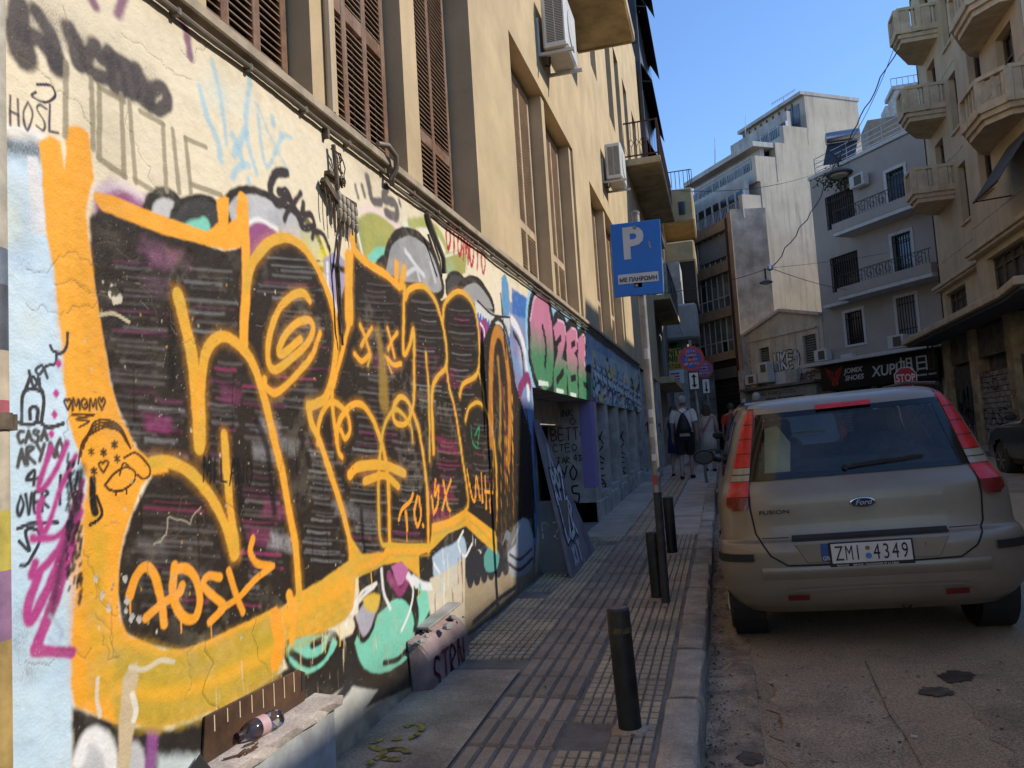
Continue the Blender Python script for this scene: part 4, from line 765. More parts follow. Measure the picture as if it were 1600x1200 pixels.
# pipes along the ledge
PIPE = mat('grey_conduit', (.24,.20,.15), .5, .3, var=.2, scale=9); CABLE = flat('black_cable', (.045,.038,.03), .6)
def sag(z, y0, y1, x, n, amp): return [(x+rng.uniform(-.003,.003), y0+(y1-y0)*k/n, z+rng.uniform(-amp,amp)) for k in range(n+1)]
b = MB(); b.tube(sag(2.955, -1, 17.2, WX+.022, 60, .004), .011, 8); pp = b.build('conduit', PIPE, LB_, smooth=True)
for k in range(26):
    c = MB(); y = .9+k*.42; c.box(WX-.005, y, 2.94, WX+.036, y+.018, 2.972); c.build('pipe_clip', PIPE, pp, bevel=.004)
b = MB(); b.tube(sag(2.915, 3.95, 17.2, WX+.018, 44, .006), .009, 8); b.build('conduit', PIPE, LB_, smooth=True)
b = MB(); b.tube([(WX+.05,3.72,3.06),(WX+.075,3.80,3.075),(WX+.085,3.88,3.04),(WX+.075,3.9,2.98),(WX+.05,3.88,2.92),(WX+.022,3.95,2.915)], .016, 10); b.build('flexible_conduit', PIPE, LB_, smooth=True)
b = MB(); b.tube([(WX+.02,3.27,3.05),(WX+.02,3.275,5.5),(WX+.02,3.275,9)], .022, 8); b.build('conduit', mat('cream_conduit', (.5,.38,.24), .6, var=.1), LB_, smooth=True)
p1, p2 = onX(662,318,WX), onX(690,428,WX)
b = MB(); b.tube([(WX+.02,p1[1],2.9),(WX+.02,p1[1]+.02,p1[2]-.1),(WX+.025,p2[1]-.02,p2[2]+.1),(WX+.02,p2[1],p2[2])], .016, 8); b.tube([(WX+.03,p1[1]-.03,2.75),(WX+.03,p2[1]-.09,p2[2]-.02)], .008, 6); b.build('conduit', PIPE, LB_, smooth=True)
# ---- broken supply cables hanging from the wall
wt = onX(512,228,WX); wm = onX(525,330,WX); wb = onX(528,540,WX)
BW = base('cable_joint', (WX, wm[1], wm[2]), 'bundle of old pale insulators and loose wires hanging on the mural', 'wiring')
INS = mat('pale_insulator', (.45,.38,.28), .6, var=.2, scale=20); OLDM = mat('dark_old_iron', (.17,.125,.085), .8, .1, var=.35, scale=20)
bb = MB(); bb.box(WX, wm[1]-.15, wm[2]+.06, WX+.03, wm[1]+.17, wm[2]+.085); bb.box(WX, wm[1]-.10, wm[2]+.15, WX+.03, wm[1]+.06, wm[2]+.168); bb.bar((WX+.03,wm[1]-.17,wm[2]+.1), (WX+.04,wm[1]-.02,wm[2]+.0), .03); bb.build('bracket', OLDM, BW)
for k in range(5):
    y = wm[1]-.05+k*.042; c = MB(); c.lathe([(.005,.0),(.012,.01),(.015,.04),(.010,.046),(.015,.053),(.015,.08),(.010,.088),(.014,.096),(.013,.125),(.005,.135)], (WX+.045, y, wm[2]-.055-k*.008), 10); c.build('insulator', INS, BW, smooth=True)
for k in range(9):
    y = wm[1]-.16+k*.035; c = MB(); c.tube([(WX+.03,y,wm[2]+.08),(WX+.04,y+.004,wm[2]-.02),(WX+.035,y+.01,wm[2]-.07-.03*(k%3))], .004, 5); c.build('wire_end', OLDM, BW)
for k in range(7):
    y = wt[1]+rng.uniform(-.03,.03); pts = [(WX+.02,wt[1]+rng.uniform(-.01,.01),wt[2]-.02)]
    for j in range(1,7): pts.append((WX+.03+rng.uniform(-.01,.02), wt[1]+(wm[1]-wt[1])*j/6+rng.uniform(-.02,.02)+k*.006, wt[2]+(wm[2]+.12-wt[2])*j/6))
    c = MB(); c.tube(pts, .003, 5); c.build('loose_wire', OLDM, BW)
c = MB(); c.box(WX, wt[1]-.05, wt[2]+.02, WX+.03, wt[1]-.03, wt[2]+.07); c.tube([(WX+.03,wt[1],wt[2]),(WX+.035,wt[1]+.01,wt[2]-.15),(WX+.03,wt[1]+.02,wt[2]-.32)], .011, 7); c.build('cable_stub', OLDM, BW)
c = MB(); c.tube([(WX+.02,wm[1]+.02,wm[2]-.05),(WX+.02,wb[1]-.02,wb[2]+.35),(WX+.018,wb[1],wb[2]+.05)], .008, 8); c.tube([(WX+.035,wb[1]-.03,wb[2]+.5),(WX+.03,wb[1]-.01,wb[2]+.2),(WX+.02,wb[1]+.01,wb[2])], .005, 6); c.build('down_cable', OLDM, BW, smooth=True)
# ---- drain pipe at the near end
yp = onX(5, 640, WX+.04)[1]-.035; DP = base('drain_pipe', (WX+.06, yp, gz(yp)), 'paint splashed cream drainpipe at the edge of the mural', 'pipe')
DPC = [((.62,.56,.45),1.95,3.0),((.20,.24,.30),1.86,1.95),((.10,.11,.14),1.70,1.86),((.60,.50,.36),1.58,1.70),((.45,.12,.14),1.52,1.58),((.56,.48,.36),1.32,1.52),((.62,.50,.10),1.18,1.32),((.36,.20,.34),1.02,1.18),((.50,.34,.12),.62,1.02),((.5,.42,.2),.42,.62),((.55,.55,.52),.22,.42),((.06,.05,.05),gz(yp)-.05,.22)]
for k, (c, z0, z1) in enumerate(DPC):
    q = MB(); q.lathe([(.036,z0),(.036,z1)], (WX+.045, yp, 0), 16); q.build('pipe_section', mat('pipe_paint_%d' % k, c, .5, var=.2, scale=12, stain=.3), DP, smooth=True)
for z in (1.53, .39):
    q = MB(); q.lathe([(.043,z-.02),(.043,z+.02)], (WX+.045, yp, 0), 16); q.box(WX-.005, yp-.01, z-.02, WX+.045, yp+.07, z+.02); q.build('bracket', OLDM, DP, smooth=True)
ZT_ = base('cable_tie', (WX+.1, yp+.06, .4), 'bright blue plastic strap tied round the drainpipe', 'strap'); BLUEP = flat('blue_plastic', (.03,.22,.62), .35)
q = MB(); q.tube([(WX+.045+0.05*math.cos(t), yp+0.05*math.sin(t), .42+.02*math.sin(2*t)) for t in np.linspace(0, 2*math.pi, 20)], .008, 6); q.build('loop', BLUEP, ZT_, smooth=True)
q = MB(); q.tube([(WX+.1,yp+.06,.42),(WX+.115,yp+.10,.34),(WX+.1,yp+.13,.22),(WX+.09,yp+.11,.05)], .007, 6); q.build('tail', BLUEP, ZT_, smooth=True)
q = MB(); q.tube([(WX+.1,yp+.06,.41),(WX+.12,yp+.08,.3),(WX+.11,yp+.16,.16),(WX+.1,yp+.2,.04)], .006, 6); q.build('tail', BLUEP, ZT_, smooth=True)
# ---- basement sill with rusty plate, bottle, broken plinth
SILLM = mat('painted_sill_concrete', (.42,.40,.37), .8, var=.2, scale=6, stain=.45, stain_col=(.12,.08,.06), bump=.5)
s0, s1 = 2.12, 2.93
q = MB(); q.box(WX+.002, s0+.03, .0, WX+.095, s1-.01, .385); q.build('sill_base', mat('pale_blue_sill_face', (.50,.52,.52), .8, var=.2, scale=6, stain=.4, stain_col=(.16,.13,.11), bump=.5), LB_, bevel=.006)
n_ = 9; P = [[(WX+.002, s0+(s1-s0)*k/n_, .425) for k in range(n_+1)], [(WX+.07, s0+(s1-s0)*k/n_, .421+rng.uniform(-.002,.002)) for k in range(n_+1)], [(WX+.125+rng.uniform(-.007,.006), s0+(s1-s0)*k/n_, .417+rng.uniform(-.003,.003)) for k in range(n_+1)], [(WX+.122+rng.uniform(-.012,.004), s0+(s1-s0)*k/n_, .380) for k in range(n_+1)], [(WX+.002, s0+(s1-s0)*k/n_, .378) for k in range(n_+1)]]
SLB = mat('worn_pink_sill_slab', (.60,.52,.46), .85, var=.2, scale=9, stain=.5, stain_col=(.26,.18,.14), bump=.6, grain=.2); q = MB(); q.grid(P); q.face(*[r_[0] for r_ in P]); q.face(*[r_[-1] for r_ in reversed(P)]); q.build('sill', SLB, LB_)
q = MB(); q.prism([(WX+.004,s0+.08,.426),(WX+.004,s1-.10,.426),(WX+.004,s1-.09,.535),(WX+.004,s1-.14,.56),(WX+.004,s0+.10,.575)], (.010,0,0)); rp = q.build('rusty_plate', RUST, LB_, bevel=.002)
q = MB(); q.prism([(WX+.0155,s1-.125,.47),(WX+.0155,s1-.10,.475),(WX+.0155,s1-.10,.53),(WX+.0155,s1-.12,.545)], (.001,0,0)); q.build('rust_hole', DARK, rp)
for k in range(8): y_ = s0+.14+k*.07; q = MB(); q.box(WX+.0142, y_, .56-.04-rng.random()*.05, WX+.0155, y_+.005, .566-.01*k*.1); q.build('paint_run', flat('cream_run_%d' % k, (.62,.52,.32)), rp)
q = MB(); q.prism([(WX+.016,s0-.02,.43),(WX+.10,s0+.02,.43),(WX+.016,s0+.06,.47)], (0,.006,.0)); q.build('broken_corner', DARK, LB_)
for k in range(7): q = MB(); yy_ = 2.25+rng.random()*.2; q.bar((WX+.05+rng.random()*.05,yy_,.428),(WX+.06+rng.random()*.05,yy_+.05,.43),.006,.004); q.build('twig', RUST, LB_)
bt = empty('plastic_bottle', (WX+.068, 2.56, .424+.034), 'crumpled clear plastic bottle lying on the sill under the mural', 'bottle', rot=(math.radians(90), 0, math.radians(-12))); bt.scale = (.85,.85,.85)
CLR = glass('clear_plastic', (.86,.88,.9), .08, .5)
q = MB(); q.lathe([(.028,0),(.038,.008),(.040,.05),(.034,.06),(.040,.07),(.037,.10),(.040,.15),(.028,.185),(.013,.205),(.012,.225)], (0,0,0), 18); q.build('bottle_body', CLR, bt, smooth=True)
q = MB(); q.lathe([(.016,.215),(.016,.235)], (0,0,0), 14); q.build('cap', flat('dark_cap', (.03,.02,.03), .4), bt, smooth=True)
q = MB(); q.lathe([(.0408,.085),(.0408,.13)], (0,0,0), 18); q.build('bottle_label', flat('red_white_label', (.55,.35,.36), .5), bt, smooth=True)
a, c = onX(640,1000,WX)[1], onX(704,960,WX)[1]
q = MB(); z0 = gz(a)-.1; q.prism([(WX+.002,a,z0),(WX+.10,a+.05,z0),(WX+.10,a+.03,.28),(WX+.07,a-.02,.36),(WX+.002,a-.06,.40)], (0,c-a,0)); pl = q.build('broken_plinth', mat('pink_stained_plinth', (.36,.26,.25), .8, var=.25, scale=5, stain=.5, stain_col=(.12,.09,.08), bump=.6), LB_, bevel=.012)
for k in range(14):
    q = MB(); y = a-.04+rng.random()*(c-a); z = .35+rng.random()*.06; x = WX+.03+rng.random()*.1; r = rng.uniform(.012,.035); q.lathe([(r*.3,-r*.5),(r,-r*.2),(r*.8,r*.3),(r*.2,r*.5)], (x,y,z), 5); q.build('rubble_piece', SILLM, pl)
q = MB(); q.bar((WX+.03,a+.10,.42), (WX+.06,c-.08,.46), .09, .015); q.build('loose_tile', SILLM, pl, bevel=.004)
scribble(pl, (WX+.102, a+.05, 0), (0,1,0), (0,0,1), [('STRN',.02,.06,.2,.12,INKR)])
# ---- hatch cover leaning at the end of the mural
g0 = onG(896,903); g1 = onG(930,860); HC = base('hatch_cover', (-1.5, 7.2, gz(7.2)), 'dark leaning hatch cover sprayed with white letters at the mural end', 'hatch cover')
HB = mat('hatch_paint', (.24,.22,.23), .6, var=.35, scale=4, col2=(.12,.10,.13), stain=.3, bump=.3)
top = Vector((WX+.03, 7.05, 1.62)); v0 = Vector(g0); v1 = Vector(g1)
P4 = [v0, v1, top+Vector((0,.10,0)), top]; nn = (v1-v0).cross(top-v0).normalized(); q = MB(); q.prism([p for p in P4], nn*-.035); lp = q.build('panel', HB, HC, bevel=.003)
sd = nn if nn.x > 0 else -nn; U = (v1-v0).normalized(); V = (top-v0).normalized()
oo = v0 + (sd*.002 if nn.x > 0 else sd*.037)
WS = []
scribble(lp, oo, U, V, [('RPZ',.07,.66,.30,.155,INKB),('BZR',.10,.32,.30,.175,INKB)], r=.10); scribble(lp, oo+sd*.002, U, V, [('RPZ',.07,.66,.30,.155,WPAINT),('BZR',.10,.32,.30,.175,WPAINT),('KIT',.20,.08,.14,.12,SILV),('A',.12,1.02,.2,.14,SILV)], r=.055)
q = MB(); q.box(WX+.0, 7.0, gz(7), -1.44, 7.04, .86); q.build('side_plate', GREYM, HC); scribble(HC, (WX+.02, 7.0, 0), (1,0,0), (0,0,1), [('PZ',.02,.52,.14,.09,SILV)])
# ---- balconies and air conditioners
CONC = mat('stained_balcony_concrete', (.66,.50,.28), .9, var=.25, scale=2.2, stain=.5, stain_col=(.28,.2,.09), bump=.4)
IRON = mat('rusty_iron_rail', (.13,.06,.04), .7, .3, var=.3, scale=20)
def balcony(y0, y1, z, d, rail):
    q = MB(); q.box(WX, y0, z, WX+d, y1, z+.16); sl = q.build('balcony_slab', CONC, LB_, bevel=.012)
    q = MB(); q.box(WX+d-.05, y0+.02, z-.03, WX+d-.02, y1-.02, z-.0); q.box(WX+.02, y1-.05, z-.03, WX+d-.02, y1-.02, z); q.build('drip_edge', CONC, sl)
    if rail:
        q = MB(); x1 = WX+d-.04
        for zz in (z+.24, z+1.05): q.bar((WX,y0+.04,zz),(x1,y0+.04,zz),.03); q.bar((x1,y0+.04,zz),(x1,y1-.04,zz),.03)
        q.bar((x1,y0+.04,z+.16),(x1,y0+.04,z+1.07),.05)
        n = 5
        for k in range(n): x = WX+.1+k*(d-.2)/n; q.bar((x,y0+.04,z+.24),(x,y0+.04,z+1.05),.014)
        for k in range(n-1):
            x = WX+.1+(k+.5)*(d-.2)/n
            for s_ in (-1,1): q.bar((x,y0+.04,z+.45),(x+s_*.05,y0+.04,z+.55),.012); q.bar((x+s_*.05,y0+.04,z+.55),(x,y0+.04,z+.65),.012)
            q.bar((x,y0+.04,z+.65),(x,y0+.04,z+1.05),.012); q.bar((x,y0+.04,z+.24),(x,y0+.04,z+.45),.012)
        y = y0+.1
        while y < y1: q.bar((x1,y,z+.16),(x1,y,z+1.05),.014); y += .13
        q.build('railing', IRON, LB_)
balcony(8.7, 11.5, 7.42, .9, False); balcony(17.95, 23.3, 7.8, .82, True)
WHITEM = mat('ac_white_enamel', (.62,.60,.55), .45, var=.08, scale=6, stain=.25, stain_col=(.25,.2,.14)); GRILL = flat('ac_dark_grille', (.10,.08,.06), .6)
def ac(y0, z0, label, w_=.66, d0=.07, d1=.36, h=.66):
    t = base('air_conditioner', (WX+.2, y0+.3, z0), label, 'air conditioner', 'air conditioners on the painted building')
    q = MB(); q.box(WX+d0, y0, z0, WX+d1, y0+w_, z0+h); body = q.build('casing', WHITEM, t, bevel=.025)
    q = MB()
    for k in range(26):
        z = z0+.07+k*.02
        for c in range(2): xx = WX+d0+.05+c*.105; q.box(xx, y0-.004, z, xx+.095, y0+.002, z+.010)
    tag(q.build('side_grille', GRILL, t), kind='stuff')
    q = MB(); q.box(WX+d0+.02, y0-.012, z0-.0, WX+d1-.01, y0+.0, z0+.05); q.build('base_rim', WHITEM, t, bevel=.008)
    q = MB(); q.lathe([(.24,0),(.24,.012),(.20,.012)], (WX+d1, y0+.32, z0+.33), 24, 'X'); q.build('fan_guard', WHITEM, t, smooth=True)
    for yy in (y0+.06, y0+w_-.06):
        q = MB(); q.bar((WX,yy,z0-.03),(WX+d1+.06,yy,z0-.03),.035); q.bar((WX+.01,yy,z0-.03),(WX+.01,yy,z0+.42),.03); q.build('bracket', WHITEM, t)
    q = MB(); q.tube([(WX+.1,y0+.2,z0-.002),(WX+.08,y0+.3,z0-.06),(WX+.02,y0+.34,z0-.03)], .012, 6); q.build('hose', CABLE, t)
    return t
ac(8.42, 5.93, 'large white air conditioner under the near balcony, above the long shutters')
a2 = onX(952,305,WX+.1); ac(a2[1], 6.02, 'white air conditioner below the railed balcony, above the parking sign', .7)
# ================================================================ rest of the left side, beyond the mural
SHOPD = mat('dirty_shop_wall', (.22,.19,.16), .85, var=.3, scale=3, stain=.5, stain_col=(.05,.045,.04)); PILW = mat('tagged_white_pilaster', (.55,.51,.46), .85, var=.2, scale=4, stain=.5, stain_col=(.12,.11,.10))
b = MB(); b.box(WX-3, 17.42, 0, WX-.25, 23.3, 2.97); b.build('shop_wall', SHOPD, LB_)
for k, y in enumerate((17.45, 18.7, 19.9, 21.2, 22.5)):
    b = MB(); b.box(WX-.3, y, .3, WX-.02, y+.45, 2.97); o = b.build('pilaster', PILW, LB_)
    scribble(o, (WX-.28, y, 0), (1,0,0), (0,0,1), [(s_, .02, .8+j*.34, .26, .16, INKB) for j, s_ in enumerate(['K','N','71','J','S'])]); scribble(o, (WX-.018, y+.04, 0), (0,1,0), (0,0,1), [(s_, .0, .8+j*.34, .26, .16, INKB) for j, s_ in enumerate(['A','7','S','I','R'])])
b = MB(); b.box(WX-.2, 16.7, .2, WX+.30, 18.3, gz(17)+.17); b.build('door_step', mat('marble_step', (.42,.41,.39), .6, var=.12, scale=4, stain=.3), LB_, bevel=.01)
GLASSD = mat('dark_window_glass', (.02,.022,.025), .12, var=.3, scale=2, bump=0, spec=.6); DGREY = mat('dark_grey_cladding', (.075,.075,.08), .6, var=.15, scale=2); ALU = mat('aluminium_frame', (.40,.40,.40), .45, .5, var=.1)
T1 = base('bay_tower', (-2, 26, .4), 'dark glazed tower with black awnings rising behind the railed balcony', 'building')
b = MB(); b.box(-8, 23.6, .4, -1.95, 31, 24); b.build('wall', mat('grey_plaster_tower', (.32,.30,.27), .85, var=.15, scale=1.5, streak=.4, stain_col=(.07,.065,.06)), T1)
b = MB(); b.box(-1.95, 24.0, 8.6, -1.6, 30, 24); b.build('glazed_bay', DGREY, T1)
for k in range(6):
    z = 8.9+k*2.5
    for j in range(4):
        b = MB(); b.box(-1.599, 24.2+j*1.4, z, -1.59, 25.45+j*1.4, z+1.9); w_ = b.build('window', GLASSD, T1)
    b = MB(); b.box(-1.9, 23.99, z, -1.65, 23.985, z+1.9); b.build('window', GLASSD, T1)
    b = MB(); b.prism([(-1.59,24.1,z+1.9),(-1.28,24.1,z+1.25),(-1.28,24.1,z+1.22),(-1.59,24.1,z+1.86)], (0,5.4,0)); b.bar((-1.59,24.15,z+1.3),(-1.29,24.15,z+1.23),.03); b.build('awning', mat('black_canvas', (.05,.05,.055), .8, var=.2, scale=4) if 'black_canvas' not in bpy.data.materials else bpy.data.materials['black_canvas'], T1)
b = MB(); b.box(-1.95, 24, 3.0, -1.3, 30, 3.2); b.box(-1.95,24,5.6,-1.25,30,5.75); b.build('slab', CONC, T1)
b = MB()
for k in range(12): b.bar((-1.28,24+k*.5,5.75),(-1.28,24+k*.5,6.7),.02)
b.bar((-1.28,24,6.7),(-1.28,30,6.7),.03); b.bar((-1.28,24,5.8),(-1.28,27,6.7),.02); b.bar((-1.28,27,5.8),(-1.28,24,6.7),.02); b.build('railing', CABLE, T1)
b = MB(); b.prism([(-1.3,24,5.5),(-.95,24,4.4),(-.95,24,4.36),(-1.3,24,5.45)], (0,5,0)); b.build('awning', bpy.data.materials['black_canvas'], T1)
T2 = base('balcony_house', (-2.5, 40, .4), 'ochre apartment house with rounded balcony ends far down the street', 'building'); OCH = mat('ochre_plaster', (.46,.34,.18), .85, var=.15, scale=1.5, streak=.4, stain_col=(.2,.13,.06))
b = MB(); b.box(-12, 38, .4, -2.1, 50, 15.5); b.build('wall', OCH, T2)
for (z, x) in ((11.9, -.52), (9.9, -.64)):
    b = MB(); b.box(-2.2, 38.5, z, x, 43, z+(1.7 if z > 11 else 1.05)); o = b.build('balcony', OCH, T2, bevel=.08)
    if z > 11:
        q = MB(); q.box(-1.25, 38.45, z+.35, -.95, 38.5, z+1.0); q.build('vent_opening', GLASSD, o); q = MB()
        for k in range(9): q.bar((-2.1+k*.2,38.55,z+1.7),(-2.1+k*.2,38.55,z+2.6),.03)
        q.bar((-2.1,38.55,z+2.6),(x,38.55,z+2.6),.04); q.bar((x-.1,38.55,z+2.6),(x-.1,43,z+2.6),.04); q.build('railing', CABLE, o)
    else:
        q = MB(); q.box(-2.2, 38.6, z-2.0, x-.05, 43, z-.02); q.build('loggia_shade_block', DARK, o)  # solid dark block, the shade under the balcony put into its colour
T3 = base('green_shop', (-1.6, 36, .46), 'narrow green fronted shop with a grey rounded canopy and yellow sign', 'shop'); GREEN = mat('mint_green_wall', (.13,.30,.19), .8, var=.12, scale=3)
b = MB(); b.box(-4.5, 36, .4, -1.35, 40, 9.4); b.build('wall', PILW, T3)
p = onY(1048,500,35.9); r_ = onY(1068,560,35.9); b = MB(); b.box(p[0]-.2, 35.95, 4.6, r_[0], 36.0, 7.0); b.build('green_wall', GREEN, T3)
p = onY(1052,478,35); r_ = onY(1092,522,35); b = MB(); b.box(p[0]-.6, 34.6, r_[2]-.2, r_[0], 37, p[2]); b.build('canopy', mat('pale_canopy', (.40,.40,.39), .7, var=.1, scale=3, stain=.3), T3, bevel=.1)
b = MB(); b.box(-1.35, 36.2, .4, -.2, 38, 4.6); b.build('shopfront', SHOPD, T3)
b = MB(); b.box(-2.0, 35.9, 5.3, -1.75, 35.95, 6.8); b.build('window', GLASSD, T3); b = MB(); b.box(-1.64, 35.85, 5.55, -1.34, 35.95, 5.8); b.build('lamp_box', WHITEM, T3)
YS = base('shop_sign', (-1.9, 34, 3), 'yellow sign with black letters above a white panel on the far left shop', 'sign'); YEL = flat('yellow_sign_face', (.55,.42,.04), .5)
p = onY(1040,546,33.8); r_ = onY(1066,576,33.8); b = MB(); b.box(p[0], 33.8, r_[2], r_[0], 33.86, p[2]); b.build('panel', YEL, YS)
h_ = p[2]-r_[2]; w_ = r_[0]-p[0]
text('ΝΙΤ', 'lettering', INKB, YS, (p[0]+.06, 33.79, r_[2]+h_*.68), (1,0,0), (0,0,1), h_*.38, bold=.01); text('ΝΙΙ', 'lettering', INKB, YS, (p[0]+.06, 33.79, r_[2]+h_*.36), (1,0,0), (0,0,1), h_*.38, bold=.01); text('ΑΤΩΝ', 'lettering', INKB, YS, (p[0]+.02, 33.79, r_[2]+h_*.06), (1,0,0), (0,0,1), h_*.26, bold=.005)
b = MB(); b.box(p[0], 33.82, r_[2]-.62, r_[0]+.05, 33.86, r_[2]-.03); o = b.build('white_panel', WPAINT, YS)
for k, c in enumerate(((.08,.1,.3),(.45,.05,.07),(.08,.1,.3))):
    b = MB(); b.box(p[0]+.12, 33.81, r_[2]-.22-k*.12, p[0]+.5, 33.815, r_[2]-.16-k*.12); b.build('stripe', flat('stripe_%d' % k, c), o)
b = MB(); b.box(-4.5, 31, .4, -2.05, 38, 9.5); b.build('shop_block', SHOPD, T2); 
# ================================================================ houses beyond the bend: frame along U, facing N
E1 = Vector((8.6, 33.0, 0)); U = Vector((-.58,.8146,0)); Nn = Vector((-.8146,-.58,0)); DU, DN = U, Nn
def fp(u, n, z): return E1+DU*u+DN*n+Vector((0,0,z))
def fbox(q, u0, u1, n0, n1, z0, z1): return q.obox(E1, DU, DN, u0, u1, n0, n1, z0, z1)
def fb1(name, m_, par, u0, u1, n0, n1, z0, z1, bevel=0): return fbox(MB(), u0, u1, n0, n1, z0, z1).build(name, m_, par, bevel=bevel)
# ---- grey building
GREYP = mat('mauve_grey_plaster', (.42,.37,.325), .85, var=.07, scale=.8, bump=.2, streak=.12, stain_col=(.13,.12,.12)); TRIMW = mat('white_trim', (.62,.60,.58), .7, var=.1, scale=5); BARS = flat('dark_window_bars', (.02,.02,.022), .5)
G = base('grey_building', tuple(fp(3.2,0,.4)), 'plain grey four storey building with barred windows and iron balconies', 'building')
GW = [(3.85,5.55,10.3,11.85),(1.1,2.0,9.95,11.75),(3.95,5.6,7.4,9.0),(1.1,2.05,7.0,9.05),(4.0,5.0,4.9,6.35),(1.2,2.15,4.85,6.45)]
facade(E1, DU, DN, -3, 6.4, 4.25, 12.97, GW, .22).build('wall', GREYP, G)
b = MB(); fbox(b, 6.3, 6.4, -14, -.001, .3, 12.97); fbox(b, -3, 6.4, -14, -.0, 12.9, 13.0); fbox(b, -3, 6.3, -.6, -.3, .3, 12.9); b.build('body', GREYP, G)
b = MB(); fbox(b, -3, 6.45, -.1, .06, 12.97, 13.12); b.build('cornice', TRIMW, G)
CURT = mat('pale_curtain', (.40,.39,.37), .9, var=.1, scale=6)
for k, (a, c, z0, z1) in enumerate(GW):
    o = fb1('window', GLASSD if k not in (5,) else CURT, G, a, c, -.2, -.18, z0, z1)
    n = int((c-a)/.13)
    for j in range(n+1): u = a+(c-a)*j/n; fb1('window_bar', BARS, o, u-.014, u+.014, -.03, -.005, z0, z1)
    for zz in (z0+.25, z1-.3): fb1('window_bar', BARS, o, a, c, -.045, -.032, zz, zz+.035)
    if k in (1,3,4,5):
        q = MB(); t = .13; fbox(q, a-t, a, .0, .035, z0-.1, z1+t); fbox(q, c, c+t, .0, .035, z0-.1, z1+t); fbox(q, a, c, .0, .035, z1, z1+t); fbox(q, a, c, 0, .05, z0-.1, z0); q.build('window_surround', TRIMW, G)
fb1('blue_door', flat('blue_door_paint', (.06,.12,.17), .5), G, 1.15, 1.95, -.17, -.15, 9.95, 11.6)
for (z, a, c) in ((9.62, -.5, 4.25), (6.78, -.5, 4.3)):
    fb1('balcony_slab', TRIMW, G, a, c, 0.0, .95, z, z+.16); fb1('balcony_front', GREYP, G, a, c+.02, .0, .97, z+.16, z+.55)
    q = MB()
    for j in range(30): u = a+.1+j*(c-a-.2)/29; q.bar(fp(u,.9,z+.55), fp(u,.9,z+1.1), .018)
    q.bar(fp(a,.9,z+1.1), fp(c,.9,z+1.1), .03); q.bar(fp(c,.9,z+1.1), fp(c,0,z+1.1), .03)
    for j in range(8):
        u = a+.5+j*.5; P = [fp(u+.18*math.cos(t)*t/6, .91, z+.82+.18*math.sin(t)*t/6) for t in np.linspace(0, 9, 14)]; q.tube(P, .014, 5)
    q.build('railing', BARS, G)
fb1('string_course', TRIMW, G, 4.3, 5.85, 0, .4, 6.72, 6.86)
fb1('shop_canopy', TRIMW, G, -1, 7.2, 0, .9, 4.12, 4.27); fb1('canopy_front', TRIMW, G, 4.5, 5.2, .05, .3, 4.3, 4.5)
# rooftop railing, water heater, greenery
q = MB()
for zz in (13.3,13.5,13.7,13.95): q.bar(fp(-1,-.2,zz), fp(6.2,-.2,zz), .03); q.bar(fp(6.2,-.2,zz), fp(6.2,-6,zz), .03)
for j in range(8): q.bar(fp(6.2-j,-.2,13.1), fp(6.2-j,-.2,13.95), .035)
q.build('roof_railing', ALU, G)
WHT = base('water_heater', tuple(fp(5,-1.5,13)), 'solar water heater with a shiny tank above the grey roof', 'water heater')
tc = onY(1316,214,fp(5,-1.3,0).y); q = MB(); q.lathe([(.05,-.75),(.28,-.72),(.3,-.6),(.3,.6),(.28,.72),(.05,.75)], tuple(tc), 20, 'X'); o = q.build('tank', mat('steel_tank', (.35,.35,.38), .25, .9, var=.1), WHT, smooth=True)
q = MB(); q.prism([(tc[0]-.7,tc[1]-.2,tc[2]-.35),(tc[0]+.6,tc[1]-.2,tc[2]-.35),(tc[0]+.2,tc[1]-1.2,13.1),(tc[0]-1.1,tc[1]-1.2,13.1)], (0,.06,.06)); q.build('collector_panel', mat('black_collector', (.015,.015,.02), .3, var=.2), WHT)
q = MB(); [q.bar((tc[0]+s_,tc[1],tc[2]-.3),(tc[0]+s_,tc[1]+.2,13.05),.04) for s_ in (-.5,.5)]; [q.bar((tc[0]+s_,tc[1],tc[2]-.3),(tc[0]+s_*.8-.3,tc[1]-1.1,13.05),.04) for s_ in (-.5,.5)]; q.build('stand', ALU, WHT)
def leafy(name, c, rad, n, m_, par, size=.07):
    q = MB()
    for k in range(n):
        p = Vector((rng.gauss(0,rad[0]), rng.gauss(0,rad[1]), rng.gauss(0,rad[2])))+Vector(c); d = Vector((rng.uniform(-1,1),rng.uniform(-1,1),rng.uniform(-1,.4))).normalized()*size; t = d.cross(Vector((rng.random(),rng.random(),rng.random()))).normalized()*size*.35
        q.face(p, p+d*.5+t, p+d, p+d*.5-t)
    return q.build(name, m_, par, fix=False)
LEAF = mat('plant_leaf', (.06,.09,.025), .6, var=.4, scale=8, bump=0)
cr = base('creeper', tuple(fp(4.6,.1,12.2)), 'green creeper growing at the top of the grey facade beside the street lamp', 'plant'); leafy('foliage', fp(4.2,.15,12.3), (.5,.12,.22), 420, LEAF, cr, .14); q = MB(); q.tube([fp(4.2,.05,11.5), fp(4.2,.1,12.2), fp(3.8,.15,12.5)], .03, 5); q.build('stem', IRON, cr)
for (u, z, lab) in ((3.2,11.55,'small air conditioner high on the grey facade beside its blue door'), (2.0,4.35,'air conditioner with round fan on the canopy above the black sign'), (6.3,4.35,'slim white air conditioner at the corner above the black sign')):
    t = base('air_conditioner', tuple(fp(u,.3,z)), lab, 'air conditioner', 'air conditioners on the far houses'); fb1('casing', WHITEM, t, u-.4, u+.4, .1, .45, z, z+.55, .03); q = MB(); fbox(q, u-.3, u+.1, .452, .46, z+.07, z+.47); q.build('fan_grille', GRILL, t)
